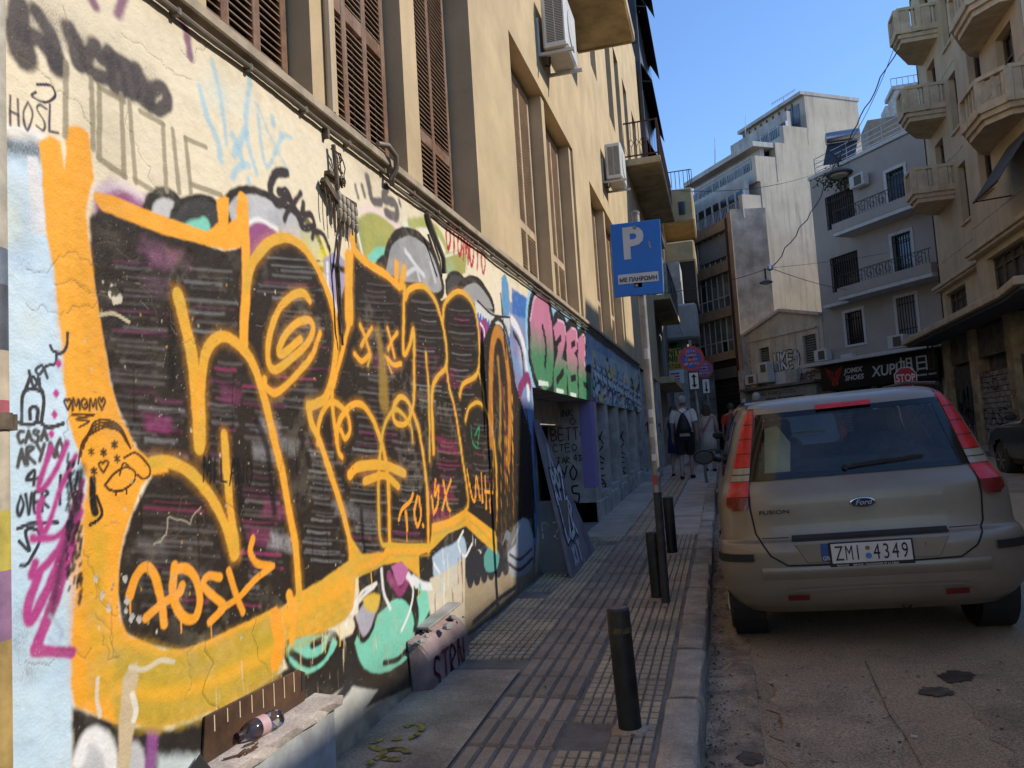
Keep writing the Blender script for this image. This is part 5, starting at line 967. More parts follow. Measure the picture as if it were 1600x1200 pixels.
# shop sign
def dashes(par, m_, P, L, h):
    """a line of print too small to read"""
    q = MB(); u = 0
    while u < L:
        w_ = rng.uniform(.03,.07)
        if rng.random() < .85: q.face(P(u,0), P(u+w_,0), P(u+w_,h), P(u,h))
        u += w_+.02
    tag(q.build('small_print', m_, par, fix=False), kind='stuff')
BLKS = mat('black_sign_face', (.006,.006,.007), .5, var=.2, scale=3, bump=0); SS = base('shop_sign', tuple(fp(3.1,.95,3)), 'wide black shop sign with white letters and a red winged logo', 'sign')
fb1('panel', BLKS, SS, .05, 6.3, .35, .5, 2.95, 4.10)
ox = lambda u, z: tuple(fp(u, .505, z)); LU = -DU; WLET = flat('white_sign_letters', (.55,.55,.55), .5); RLET = flat('red_sign_logo', (.42,.03,.02), .5)
text('JOMIX', 'lettering', WLET, SS, ox(4.85,3.62), LU, (0,0,1), .30, shear=.2, bold=.008, sx=1.2); text('SHOES', 'lettering', WLET, SS, ox(4.85,3.30), LU, (0,0,1), .30, shear=.2, bold=.008, sx=1.2)
text('XUPI', 'lettering', WLET, SS, ox(3.3,3.32), LU, (0,0,1), .62, shear=.12, bold=.012); text('旭日', 'lettering', WLET, SS, ox(1.9,3.36), LU, (0,0,1), .68, bold=.008, sx=1.1); dashes(SS, WLET, lambda u, z: Vector(ox(1.75-u, 3.1+z)), 1.6, .07)
q = MB()
for s_ in (1,-1):
    c = 5.45; P = lambda a, z: Vector(ox(c-s_*a, z)); 
    for k in range(3): q.prism([P(.05+k*.1,3.75-k*.02), P(.55-k*.06,4.0-k*.14), P(.30-k*.05,3.62-k*.12), P(.06+k*.02,3.3+k*.05)], DN*.006)
    q.prism([P(0,3.45), P(.12,3.75), P(.2,3.2), P(.06,3.1)], DN*.006)
q.build('winged_logo', RLET, SS)
SHUT = mat('grey_roller_shutter', (.13,.125,.12), .6, .3, var=.2, scale=3)
for (a, c) in ((.2,1.9),(2.0,3.6),(3.7,5.9)):
    q = MB(); z = .4
    while z < 2.9: fbox(q, a, c, .0, .05, z, z+.11); z += .12
    q.build('roller_shutter', SHUT, G)
for u in (.1,1.95,3.65,6.0): fb1('shop_pier', PILW, G, u-.08, u+.08, .0, .2, .3, 2.95)
# ---- small neoclassical house with pediment
NEO = mat('faded_cream_stucco', (.66,.56,.44), .85, var=.14, scale=1.6, bump=.4, streak=.55, stain_col=(.17,.15,.125)); NH = base('pediment_house', tuple(fp(9.3,0,.4)), 'low neoclassical house with pediment, louvred windows and white graffiti', 'house')
NW = [(10.35,11.15,4.45,5.6),(6.95,7.85,4.4,5.75)]
facade(E1, DU, DN, 6.45, 12.15, .3, 6.3, NW, .2).build('wall', NEO, NH)
q = MB(); q.prism([fp(6.45,0,6.3), fp(12.15,0,6.3), fp(12.15,0,6.45), fp(9.1,0,7.25), fp(6.45,0,6.55)], -DN*.35); q.build('pediment_wall', NEO, NH)
q = MB()
for a, c in (((12.3,6.42),(9.1,7.28)),((9.1,7.28),(6.4,6.6))): q.bar(fp(a[0],.08,a[1]), fp(c[0],.08,c[1]), .3, .13)
q.build('raking_cornice', NEO, NH); fb1('cornice', NEO, NH, 6.8, 11.9, 0, .09, 6.02, 6.12); fb1('ledge', NEO, NH, 6.5, 12.2, 0, .14, 3.95, 4.05)
for u in (6.75, 8.35, 9.85, 11.75): fb1('pilaster', NEO, NH, u-.04, u+.04, 0, .045, 4.05, 6.02)
for (a, c, z0, z1) in NW:
    o = fb1('window', DARK, NH, a, c, -.19, -.15, z0, z1); z = z0+.04
    while z < z1-.05: fb1('louvre', mat('grey_louvre', (.2,.19,.17), .7, var=.2) if 'grey_louvre' not in bpy.data.materials else bpy.data.materials['grey_louvre'], o, a+.05, c-.05, -.15, -.10, z, z+.07); z += .12
scribble(NH, tuple(fp(10.1,.004,0)), tuple(-DU), (0,0,1), [('HKE9',.15,4.34,.78,.42,INKB)], r=.24); scribble(NH, tuple(fp(10.1,.014,0)), tuple(-DU), (0,0,1), [('HKE9',.15,4.34,.78,.42,WPAINT)], r=.13); scribble(NH, tuple(fp(8.2,.15,0)), tuple(-DU), (0,0,1), [('AGE',.1,3.5,.5,.36,flat('violet_spray', (.10,.08,.16)))], r=.06); scribble(NH, tuple(fp(12.0,.02,0)), tuple(-DU), (0,0,1), [('X',.05,4.3+j*.3,.2,.12,INKB) for j in range(5)])
t = base('air_conditioner', tuple(fp(10.3,.5,3.6)), 'big white air conditioner on the ledge of the pediment house', 'air conditioner', 'air conditioners on the far houses'); fb1('casing', WHITEM, t, 9.7, 10.5, .3, .75, 3.72, 4.75, .03); fb1('fan_grille', GRILL, t, 9.8, 10.2, .752, .76, 4.25, 4.65)
t = base('air_conditioner', tuple(fp(11.3,.5,3.5)), 'low grey air conditioner beside the larger one on the pediment house ledge', 'air conditioner', 'air conditioners on the far houses'); fb1('casing', WHITEM, t, 10.7, 11.6, .25, .7, 3.72, 4.25, .03); fb1('fan_grille', GRILL, t, 10.9, 11.3, .702, .71, 3.8, 4.15)
for (a, c, m_) in ((8.9,9.7,WHITEM),(8.1,8.85,PILW)): fb1('ledge_box', m_, NH, a, c, .05, .3, 3.5, 4.2)
fb1('shop_ledge', GREYM, NH, 6.5, 12.2, 0, .7, 3.42, 3.55)
NS = base('shop_sign', tuple(fp(8.8,.6,2.8)), 'worn white company sign above the shop of the pediment house', 'sign'); fb1('panel', mat('dirty_white_board', (.36,.35,.33), .7, var=.15, scale=3, stain=.3), NS, 6.7, 11.3, .4, .5, 2.75, 3.38)
text('HUNG AN IND & CO. LTD', 'lettering', INKB, NS, tuple(fp(10.9,.505,3.08)), -DU, (0,0,1), .24); dashes(NS, INKB, lambda u, z: Vector(fp(10.3-u,.505,2.85+z)), 2.8, .08); fb1('shopfront', SHOPD, NH, 6.6, 12.1, .002, .1, .4, 2.7)
# ---- brown banded block with glazed bays
BRN = mat('rust_brown_panel', (.42,.29,.20), .75, var=.15, scale=2, streak=.45, stain_col=(.2,.12,.07)); BB = base('brown_block', tuple(fp(15.5,0,.4)), 'rust brown banded block with strip windows at the end of the street', 'building')
RGH = mat('rough_grey_party_wall', (.55,.45,.36), .9, var=.25, scale=1.2, bump=.7, streak=.6, stain_col=(.22,.195,.18)); PG = mat('dirty_pane', (.22,.23,.22), .25, var=.35, scale=.9, bump=0, spec=.5); PG2 = mat('bright_pane', (.30,.30,.29), .3, var=.3, scale=1.2, bump=0)
b = MB(); fbox(b, 12.2, 19.2, -9, -.3, .3, 13.0); b.build('core', DARK, BB)
b = MB(); b.prism([fp(12.15,.25,.3), fp(12.15,.25,13.4), fp(11.6,-1.6,13.4), fp(11.6,-1.6,.3)], DU*.12); b.build('side_wall', RGH, BB)
fb1('pier', BRN, BB, 12.15, 12.5, -.2, .3, 4.0, 13.3); fb1('drain_pipe', IRON, BB, 12.5, 12.62, .25, .38, 4, 13)
for (z0, z1) in ((12.46,13.05),(10.17,10.75),(7.7,8.25),(5.34,5.78)):
    for k in range(6): u0 = 12.6+k*1.1; fb1('band_panel', BRN, BB, u0+.01, u0+1.09, -.25, .3, z0, z1)
for fi, (z0, z1) in enumerate(((10.75,12.46),(8.25,10.17),(5.78,7.7))):
    if fi == 0:
        fb1('canvas_blind', mat('grey_blind', (.30,.30,.31), .8, var=.08, scale=2), BB, 12.75, 15.6, -.02, .02, z0+.35, z1-.1)
        q = MB(); [q.face(fp(12.75+k*.2,.0,z0+.35), fp(12.95+k*.2,.0,z0+.35), fp(12.85+k*.2,.01,z0+.2)) for k in range(14)]; q.build('torn_edge', DARK, BB)
    n = 12
    for k in range(n):
        u0 = 12.65+k*.54; hm = z0+(z1-z0)*.33
        for (a, c, m_) in ((z0+.04, hm, PG), (hm+.04, z1-.04, PG)):
            if fi == 1 and k in (5,) and a > hm: m_ = DARK
            elif rng.random() < .2: m_ = PG2
            elif rng.random() < .2: m_ = GLASSD
            fb1('pane', m_, BB, u0+.03, u0+.51, -.06, -.04, a, c)
        fb1('glazing_bar', TRIMW, BB, u0-.025, u0+.025, -.07, .0, z0, z1)
    fb1('glazing_rail', TRIMW, BB, 12.65, 19.1, -.07, .005, z0+(z1-z0)*.33-.02, z0+(z1-z0)*.33+.045)
fb1('shop_void', DARK, BB, 12.3, 19.1, -.3, -.1, .3, 5.3); fb1('shop_fascia', GREYM, BB, 12.6, 16.5, .1, .3, 4.3, 4.9); fb1('grey_pillar', PILW, BB, 12.05, 12.5, .02, .4, .3, 4.6)
q = MB(); [fbox(q, 12.8, 16.5, -.05, .0, 1.4+k*.22, 1.56+k*.22) for k in range(12)]; q.build('roller_shutter', mat('dark_shutter', (.05,.047,.045), .6, .3, var=.2), BB)
for k, u in enumerate((13.3,14.1,14.9,15.7)): fb1('display_box', SHUT, BB, u, u+.6, .0, .3, 1.1, 1.5)
# ---- tall white block behind
WHB = mat('weathered_white_concrete', (.54,.465,.365), .9, var=.10, scale=.7, bump=.4, streak=.85, stain_col=(.27,.225,.175)); WBK = base('tall_white_block', tuple(fp(14,-4,.4)), 'tall weathered white block with stepped balconies and blank sunlit side wall', 'building')

for (n0, n1, z0, z1, ua) in ((-9.2,-1.7,.3,15.0,11.9),(-9.2,-2.9,15.0,17.3,11.91),(-9.2,-5.3,17.3,20.3,11.92)): fb1('core', WHB, WBK, ua, 19.6 if z0 < 17 else 17.6, n0, n1, z0, z1)
for (n0, n1, z0, z1) in ((-2.9,-1.5,15.0,16.45),(-5.3,-3.6,17.3,18.35),(-1.7,-.4,12.9,14.2)): fb1('side_pier', WHB, WBK, 11.93, 12.25, n0, n1, z0, z1)
FACW = mat('grey_white_facade', (.50,.47,.43), .9, var=.15, scale=.9, bump=.4, streak=.7, stain_col=(.2,.175,.15))
def terr(n, z, u0, u1, hgt, rails, glz):
    fb1('balcony_parapet', FACW, WBK, u0, u1, n-.15, n, z, z+hgt); fb1('balcony_slab', FACW, WBK, u0, u1, n-2, n-.152, z-.02, z+.14)
    q = MB(); k = u0
    while k < u1: q.bar(fp(k,n-.08,z+hgt), fp(k,n-.08,z+hgt+rails), .03); k += .14
    q.bar(fp(u0,n-.08,z+hgt+rails), fp(u1,n-.08,z+hgt+rails), .05); q.build('railing', ALU, WBK)
    k = u0
    while k < u1-.6:
        fb1('window', GLASSD if rng.random() < .6 else PG, WBK, k+.06, k+.68, n-.6, n-.55, z+.15, z+glz); fb1('window_frame', TRIMW, WBK, k-.02, k+.05, n-.61, n-.5, z+.15, z+glz); k += .74
    fb1('wall', FACW, WBK, u0, u1, n-.9, n-.62, z, z+glz+.6)
terr(-.3, 12.95, 12.3, 19.5, .12, .85, 1.7); terr(-1.5, 15.0, 12.25, 18.8, .75, .75, 1.5); terr(-3.6, 17.3, 12.25, 17.5, .55, .6, 1.5)
fb1('roof_slab', FACW, WBK, 11.88, 17.7, -9.3, -5.0, 20.3, 20.5); fb1('floor_slab', FACW, WBK, 11.95, 18.9, -4, -1.45, 17.0, 17.28); fb1('dark_recess', DARK, WBK, 12.4, 18.6, -2.88, -2.85, 15.8, 17.0)
for k in range(9): fb1('window', GLASSD if k % 3 else PG, WBK, 12.4+k*.56, 12.9+k*.56, -5.29, -5.25, 17.9, 20.0); fb1('window_frame', GREYM, WBK, 12.9+k*.56, 12.96+k*.56, -5.29, -5.2, 17.5, 20.2)
RD = base('rear_block', (16, 65, .4), 'shaded brown plaster block behind the grey roof', 'building'); q = MB(); q.box(12.4, 62, .3, 26, 70, 24.2); q.build('wall', mat('brown_plaster', (.30,.235,.18), .9, var=.2, scale=1.2, bump=.4, streak=.4, stain_col=(.16,.12,.1)), RD)
q = MB(); q.box(14.6, 62.5, 24.2, 17, 65, 26.4); q.box(14.4,62.4,26.4,17.2,65.1,26.7); q.box(13.8,62.3,24.2,14.6,64,25.2); q.build('roof_hut', PILW, RD)
q = MB(); 
for k in range(7): q.bar((14.4+k*.4,62.5,26.7),(14.4+k*.4,62.5,27.3),.04)
q.bar((14.4,62.5,27.3),(17.1,62.5,27.3),.05); q.build('roof_railing', ALU, RD)
q = MB(); q.box(12.5, 45, .3, 22, 58, 12.4); tag(q.build('unseen_shade_block', WHB), 'white block standing behind the grey building', 'building')  # out of view, added so its shadow falls on the white side wall
# antenna
AN = base('tv_antenna', tuple(fp(13,-6,20.5)), 'long television antenna on the roof of the tall white block', 'antenna'); Ya = fp(13,-6,0).y
a0 = Vector(onY(1205,163,Ya)); a1 = Vector(onY(1243,140,Ya)); am = (a0+a1)/2; SIL = flat('antenna_aluminium', (.7,.7,.72), .3, .6)
q = MB(); q.bar(a0, a1, .05); q.build('boom', SIL, AN)
for k in range(13):
    c = a0+(a1-a0)*(k+.5)/13; q = MB(); q.bar(c+Vector((-.05,-.3,-.22)), c+Vector((.05,.3,.22)), .03); q.build('element', SIL, AN)
q = MB(); q.bar(am, (am.x, am.y, 20.4), .05); q.build('mast', SIL, AN)
for (x, y0, y1, lab) in ((1165,180,200,'short white antenna stick on the roof edge of the tall white block'),(1117,215,252,'thin lightning rod at the terrace corner of the tall white block')):
    p = onY(x,y0,Ya+2); r_ = onY(x,y1+8,Ya+2); q = MB(); q.tube([tuple(r_), tuple(p)], .04, 6); tag(q.build('roof_rod', SIL), lab, 'antenna', 'roof antennas')
# ================================================================ right side of the street
BEI = mat('ochre_beige_stucco', (.66,.50,.31), .85, var=.10, scale=1.0, bump=.3, streak=.3, stain_col=(.2,.15,.09)); BTRIM = mat('beige_stone_trim', (.68,.53,.34), .8, var=.15, scale=3, stain=.3, stain_col=(.16,.12,.08))
BG = base('beige_building', (9, 26, .46), 'tall beige building with chamfered balustrade balconies and a street canopy', 'building')
FX, PX_ = 8.0, 7.6; yE, yM = 30.8, 25.3
fl = [8.75, 11.55, 14.3, 17.1]
o1 = [(26.3,27.4,z+(-.4 if z < 9 else -.35),z+1.45,.3) for z in [8.0,10.95,13.75]] + [(28.6,29.6,z+.16,z+2.2,.3) for z in fl[:3]] + [(27.9,30.3,4.75,5.75,.3)]
facade((FX,0,0), (0,1,0), (-1,0,0), yM, yE, 4.3, 17.0, o1).build('wall', BEI, BG)
o2 = [(20.9,22.0,z+.16,z+2.3,.3) for z in fl[:2]] + [(23.2,24.2,z-.4,z+1.4,.3) for z in [8.0,10.95]] + [(21.6,24.4,4.75,5.8,.3)]
facade((PX_,0,0), (0,1,0), (-1,0,0), 20.2, yM, 4.3, 14.25, o2).build('wall', BEI, BG)
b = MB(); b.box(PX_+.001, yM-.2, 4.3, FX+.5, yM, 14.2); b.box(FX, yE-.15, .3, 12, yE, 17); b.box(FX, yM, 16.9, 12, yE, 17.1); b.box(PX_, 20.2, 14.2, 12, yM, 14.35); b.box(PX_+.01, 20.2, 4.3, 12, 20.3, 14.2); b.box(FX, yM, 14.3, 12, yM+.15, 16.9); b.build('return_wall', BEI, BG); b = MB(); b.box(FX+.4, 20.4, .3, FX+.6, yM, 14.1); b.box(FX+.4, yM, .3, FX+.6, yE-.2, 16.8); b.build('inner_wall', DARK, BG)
FRM = mat('brown_window_frame', (.16,.10,.06), .6, var=.2, scale=8)
for (x, ops_) in ((FX, o1), (PX_, o2)):
    for (a, c, z0, z1, d) in ops_:
        q = MB(); q.box(x+.24, a, z0, x+.25, c, z1); w_ = q.build('window', GLASSD if z0 > 6 else mat('dusty_pane', (.10,.095,.085), .4, var=.4, scale=2) if 'dusty_pane' not in bpy.data.materials else bpy.data.materials['dusty_pane'], BG)
        q = MB(); n = 2 if z0 > 6 else 4
        for k in range(n+1): y = a+(c-a-.06)*k/n; q.box(x+.18, y, z0, x+.235, y+.06, z1)
        q.box(x+.18, a, z1-.07, x+.23, c, z1); q.box(x+.18, a, z0, x+.23, c, z0+.06); q.box(x+.19,a,z0+(z1-z0)*.7,x+.225,c,z0+(z1-z0)*.7+.05); q.build('window_frame', FRM, w_)
        if z0 > 6: q = MB(); q.box(x-.08, a-.08, z0-.09, x+.1, c+.08, z0-.0); q.build('window_sill', BTRIM, BG, bevel=.01)
for z in (6.9,9.9,12.7,15.5):
    q = MB(); q.box(FX-.012, yM, z, FX+.01, yE, z+.05)
    if z < 14: q.box(PX_-.012, 20.2, z, PX_+.01, yM+.01, z+.05); q.build('string_line', BTRIM, BG)
q = MB(); q.box(FX-.25, yM+.2, 6.0, FX+.0, yE+.1, 6.12); q.box(FX-.18, yM+.2, 5.92, FX, yE+.05, 5.998); q.box(PX_-.25, 20.2, 6.1, PX_, yM+.2, 6.22); q.box(PX_-.18, 20.2, 6.0, PX_, yM+.15, 6.098); q.build('cornice', BTRIM, BG, bevel=.015)
def hexbalc(plan, z, par):
    q = MB(); P = [Vector((x, y, z)) for x, y in plan]; q.prism(P, (0,0,.14)); sl_ = q.build('balcony_slab', BTRIM, BG)
    cx = sum(p[0] for p in plan)/len(plan)+.6; cy = sum(p[1] for p in plan)/len(plan)
    sh = lambda k: [Vector((cx+(x-cx)*k, cy+(y-cy)*k, z)) for x, y in plan]
    q = MB(); q.prism([p+Vector((0,0,-.14)) for p in sh(.93)], (0,0,.139)); q.build('balcony_moulding', BTRIM, sl_)
    for a, c in zip(plan, plan[1:]):
        a, c = Vector((*a,z)), Vector((*c,z)); L = (c-a).length
        for hz, wz, tz in ((.24,.14,.2),(.98,.18,.1)): q = MB(); q.bar(a+Vector((0,0,hz)), c+Vector((0,0,hz)), wz, tz); q.build('balustrade_rail', BTRIM, sl_)
        n = max(2, int(L/.22)); solid = L > 1.2; near = abs((c-a).y) < .25*L and L > .3
        if near: q = MB(); q.bar(a+(c-a)*.0+Vector((0,0,.64)), a+(c-a)*.62+Vector((0,0,.64)), .12, .6); q.build('balustrade_panel', BTRIM, sl_)
        for k in range(n):
            t = (k+.5)/n
            if (solid and (t < .14 or t > .86)) or (near and t < .62): continue
            p = a+(c-a)*t; q = MB(); q.bar(p+Vector((0,0,.34)), p+Vector((0,0,.93)), .075); q.build('baluster', BTRIM, sl_)
    for p in plan[1:-1]:
        q = MB(); q.box(p[0]-.085, p[1]-.085, z+.14, p[0]+.085, p[1]+.085, z+.985); q.build('balustrade_post', BTRIM, sl_, bevel=.01)
for z in fl[:3]:
    hexbalc([(FX+.05,30.2),(7.45,29.9),(6.8,28.7),(6.8,27.9),(7.45,27.9-.0),(FX+.05,27.9)], z, BG)
    if z < 14: hexbalc([(PX_+.05,23.6),(7.35,23.4),(6.75,22.2),(6.75,20.9),(7.2,20.3),(PX_+.05,20.3)], z-.1, BG)
# canopy over the pavement
q = MB(); q.prism([(FX,32.0,4.22),(6.8,32.0,4.22),(6.8,21.3,4.27),(6.6,19.6,4.3),(FX,19.6,4.3)], (0,0,.2)); q.build('canopy', BTRIM, BG, bevel=.02)
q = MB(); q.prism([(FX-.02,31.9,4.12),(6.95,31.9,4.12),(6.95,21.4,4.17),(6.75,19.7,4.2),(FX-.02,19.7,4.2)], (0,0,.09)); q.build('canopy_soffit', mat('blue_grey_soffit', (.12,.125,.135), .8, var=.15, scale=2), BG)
AWN = base('awning', (7.2, 21.5, 7), 'dark grey drop awning on the beige building below its near balcony', 'awning')
q = MB(); q.prism([(7.6,22.0,8.2),(6.7,22.0,6.9),(6.7,22.0,6.86),(7.6,22.0,8.15)], (0,-1.8,0)); q.build('canvas', mat('grey_canvas', (.10,.095,.085), .85, var=.2, scale=3), AWN); q = MB(); q.bar((7.6,22,6.95),(6.72,22,6.9),.03); q.bar((6.7,22,6.88),(6.7,20.2,6.88),.04); q.build('arm', IRON, AWN)
# ground floor
BOARD = mat('brown_fascia_board', (.20,.155,.115), .8, var=.3, scale=2, stain=.5, stain_col=(.05,.04,.035)); PIERM = mat('old_beige_pier', (.46,.36,.22), .85, var=.25, scale=3, stain=.5, stain_col=(.14,.11,.08))
b = MB(); b.box(FX+.25, 20.2, .3, FX+.4, yE, 4.2); b.build('shop_wall', SHOPD, BG)
for y in (30.5, 27.55, 24.2, 21.0): b = MB(); b.box(FX-.15, y-.3, .3, FX+.3, y+.3, 4.2); o = b.build('shop_pier', PIERM, BG, bevel=.02); scribble(o, (FX-.15, y+.25, 0), (0,-1,0), (0,0,1), [('KA',.05,1.2,.3,.2,INKB),('SR',.05,1.8,.25,.2,INKR)])
for k in range(8): y = 24.6+k*.72; b = MB(); b.box(FX-.02, y, 3.2, FX+.03, y+.70, 4.12); b.build('fascia_board', BOARD, BG)
for k in range(3): b = MB(); b.box(FX+.02, 21.4+k*.85, .5, FX+.06, 22.2+k*.85, 3.0); b.build('shutter_panel', SHUT, BG)
BRK = [mat('whitewashed_brick_%d' % k, c, .85, var=.25, scale=9, stain=.5, stain_col=(.08,.07,.06), bump=.5) for k, c in enumerate([(.34,.31,.27),(.28,.25,.22),(.38,.35,.31)])]
bk = [MB().box(-.06, 0, 0, .06, .40, .145).mesh('brick', m_, bevel=.01) for m_ in BRK]
bw = MB().box(FX-.02, 24.5, .3, FX+.2, 27.25, 2.75).build('brick_wall', SHOPD, BG)
for r_ in range(14):
    for c in range(7):
        y = 24.52+c*.42-(.2 if r_%2 else 0)
        if y < 24.45 or y > 26.9: continue
        o = bpy.data.objects.new('brick', rng.choice(bk)); COL.objects.link(o); o.parent = bw; o.location = (FX-.02+rng.uniform(-.012,.012), y, .48+r_*.16)
scribble(bw, (FX-.085, 27.2, 0), (0,-1,0), (0,0,1), [('KRE',.1,2.2,.5,.5,flat('dark_red_spray', (.12,.015,.02))),('PAST',.1,1.1,.45,.5,INKB),('V7KS',.3,.6,.35,.5,INKB)], r=.03)
bp_ = MB().box(FX+.0, 27.9, .4, FX+.1, 30.2, 3.1).build('sprayed_shutter', mat('black_sprayed_shutter', (.04,.036,.033), .7, var=.4, scale=5, col2=(.10,.09,.08)), BG)
scribble(bp_, (FX-.004, 30.1, 0), (0,-1,0), (0,0,1), [('WMA',.1,1.0,1.3,.6,INKB),('KXNZ',.1,.6,.5,.5,SILV)], r=.03)
b = MB(); b.bar((FX-.5,31.2,4.1),(FX-.5,31.2,3.2),.05); b.bar((FX-.5,30.6,4.1),(FX-.5,30.6,3.2),.05); b.bar((FX-.5,31.2,3.2),(FX-.5,30.6,3.2),.05); b.build('sign_bracket', IRON, BG)
# buildings on the near right (their roof line throws the shade on the street)
LOWM = mat('plain_ochre_render', (.36,.30,.22), .85, var=.12, scale=1, streak=.3, stain_col=(.2,.16,.12))
for (nm, y0, y1, h, lab) in (('low_shop_house', -14, 9.0, 7.18, 'low two storey shop house opposite the mural'), ('mid_shop_house', 9.0, 13.0, 8.7, 'three storey house beside the low shop house opposite the mural'), ('corner_house', 13.0, 20.1, 10.3, 'plain house between the mid shop house and the beige building')):
    t = base(nm, (9, (y0+y1)/2, .2), lab, 'house'); op = []; y = y0+.8
    while y+1.2 < y1:
        z = 4.2
        while z+1.6 < h-.5: op.append((y, y+1.1, z, z+1.6, .2)); z += 3
        op.append((y-.2, y+1.3, gz(y)+.1, 3.0, .25)); y += 2.2
    facade((FX,0,0), (0,1,0), (-1,0,0), y0, y1, -.5, h, op).build('wall', LOWM, t)
    b = MB(); b.box(FX+.3, y0, -.5, FX+6, y1, h-.1); b.build('core', SHOPD, t)
    b = MB(); b.box(FX-.12, y0, h-.12, FX+6, y1-.01, h); b.build('roof', LOWM, t)
# ================================================================ cars: bodies stacked from plan outlines
def pch(z, zs, vs):
    """smooth monotone-ish interpolation"""
    zs = np.array(zs, float); vs = np.array(vs, float); d = np.diff(vs)/np.diff(zs); mm = np.zeros(len(zs)); mm[0] = d[0]; mm[-1] = d[-1]
    for i in range(1, len(zs)-1): mm[i] = 0 if d[i-1]*d[i] <= 0 else 2*d[i-1]*d[i]/(d[i-1]+d[i])
    i = int(np.clip(np.searchsorted(zs, z)-1, 0, len(zs)-2)); h = zs[i+1]-zs[i]; t = min(max((z-zs[i])/h, 0), 1)
    return float((2*t**3-3*t*t+1)*vs[i]+(t**3-2*t*t+t)*h*mm[i]+(-2*t**3+3*t*t)*vs[i+1]+(t**3-t*t)*h*mm[i+1])
class Car:
    def __init__(s, T, dr=.34, df=.5, n=4.2):
        s.T = np.array(T); s.dr, s.df, s.n = dr, df, n
    def w(s, z): return pch(z, s.T[:,0], s.T[:,3])
    def r(s, z): return pch(z, s.T[:,0], s.T[:,1])
    def f(s, z): return pch(z, s.T[:,0], s.T[:,2])
    def ry(s, x, z): a = min(abs(x)/s.w(z), 1); return s.r(z)+s.dr*(1-(1-a**s.n)**(1/s.n))
    def fy(s, x, z): a = min(abs(x)/s.w(z), 1); return s.f(z)-s.df*(1-(1-a**3)**(1/3))
    def sx(s, y, z):
        """side x at (y,z)"""
        w, r0, f0 = s.w(z), s.r(z), s.f(z)
        if y < r0+s.dr: a = max(0, 1-(y-r0)/s.dr); return w*max(0,(1-a**s.n))**(1/s.n)
        if y > f0-s.df: a = max(0, 1-(f0-y)/s.df); return w*max(0,(1-a**3))**(1/3)
        return w
    def ring(s, z, nr=30, ns=26, nf=16):
        w = s.w(z); P = []
        for k in range(nr+1):
            t = -1+2*k/nr; x = w*math.copysign(1-(1-abs(t))**2.2, t) if abs(t) < 1 else w*t; P.append((x, s.ry(x, z)))
        r1, f1 = s.r(z)+s.dr, s.f(z)-s.df
        for k in range(1, ns): P.append((w, r1+(f1-r1)*k/ns))
        for k in range(nf+1): t = 1-2*k/nf; x = w*math.copysign(1-(1-abs(t))**2.2, t) if abs(t) < 1 else w*t; P.append((x, s.fy(x, z)))
        for k in range(1, ns): P.append((-w, f1+(r1-f1)*k/ns))
        return P
    def shell(s, zs, holes, arches):
        q = MB(); R = [[(x, y, z) for x, y in s.ring(z)] for z in zs]; n = len(R[0])
        q.v = [p for r_ in R for p in r_]
        for i in range(len(zs)-1):
            for j in range(n):
                k = (j+1) % n; c = [sum(R[a][b][m_] for a, b in ((i,j),(i,k),(i+1,j),(i+1,k)))/4 for m_ in range(3)]
                if any(h(c) for h in holes): continue
                if abs(c[0]) > .45 and any((c[1]-ay)**2+(c[2]-az)**2 < ar*ar for ay, az, ar in arches): continue
                q.f.append((i*n+j, i*n+k, (i+1)*n+k, (i+1)*n+j)); q.m.append(0)
        q.f.append(tuple((len(zs)-1)*n+j for j in range(n))); q.m.append(0)
        return q
    def rear_patch(s, poly, off, nx=14, nz=10):
        """poly: (x,z) corners bl,br,tr,tl -> grid on the tail surface"""
        bl, br, tr, tl = [np.array(p, float) for p in poly]; P = []
        for i in range(nz+1):
            v = i/nz; a = bl+(tl-bl)*v; c = br+(tr-br)*v; row = []
            for j in range(nx+1):
                x, z = a+(c-a)*j/nx; x = max(-s.w(z)*.9999, min(s.w(z)*.9999, x)); row.append((x*(1+off*.6*(abs(x)/s.w(z))**6/ max(.05,abs(x)) ), s.ry(x, z)-off, z))
            P.append(row)
        return P
    def side_patch(s, sg, poly, off, ny=12, nz=8):
        bl, br, tr, tl = [np.array(p, float) for p in poly]; P = []
        for i in range(nz+1):
            v = i/nz; a = bl+(tl-bl)*v; c = br+(tr-br)*v
            P.append([(sg*(s.sx(*(a+(c-a)*j/ny))+off), (a+(c-a)*j/ny)[0], (a+(c-a)*j/ny)[1]) for j in range(ny+1)])
        return P
TYRE = mat('tyre_rubber', (.05,.046,.042), .85, var=.3, scale=30, bump=.3); RIM = mat('wheel_alloy', (.35,.34,.33), .4, .7, var=.2, scale=8); CBLK = mat('black_trim', (.02,.019,.018), .6, var=.2, scale=12); REDL = mat('red_lamp_lens', (.62,.012,.01), .3, var=.18, scale=22, bump=.35, bscale=170, spec=.4, coat=.3); REDD = mat('dark_red_lens', (.16,.008,.01), .25, var=.1, scale=6, bump=0, coat=.4); CLRL = mat('clear_lamp_lens', (.33,.28,.20), .2, var=.1, bump=0, coat=.5)
SEATM = mat('dark_seat_cloth', (.09,.09,.115), .9, var=.3, scale=8); CGL = glass('tinted_car_glass', (.74,.77,.74), .015, .5)
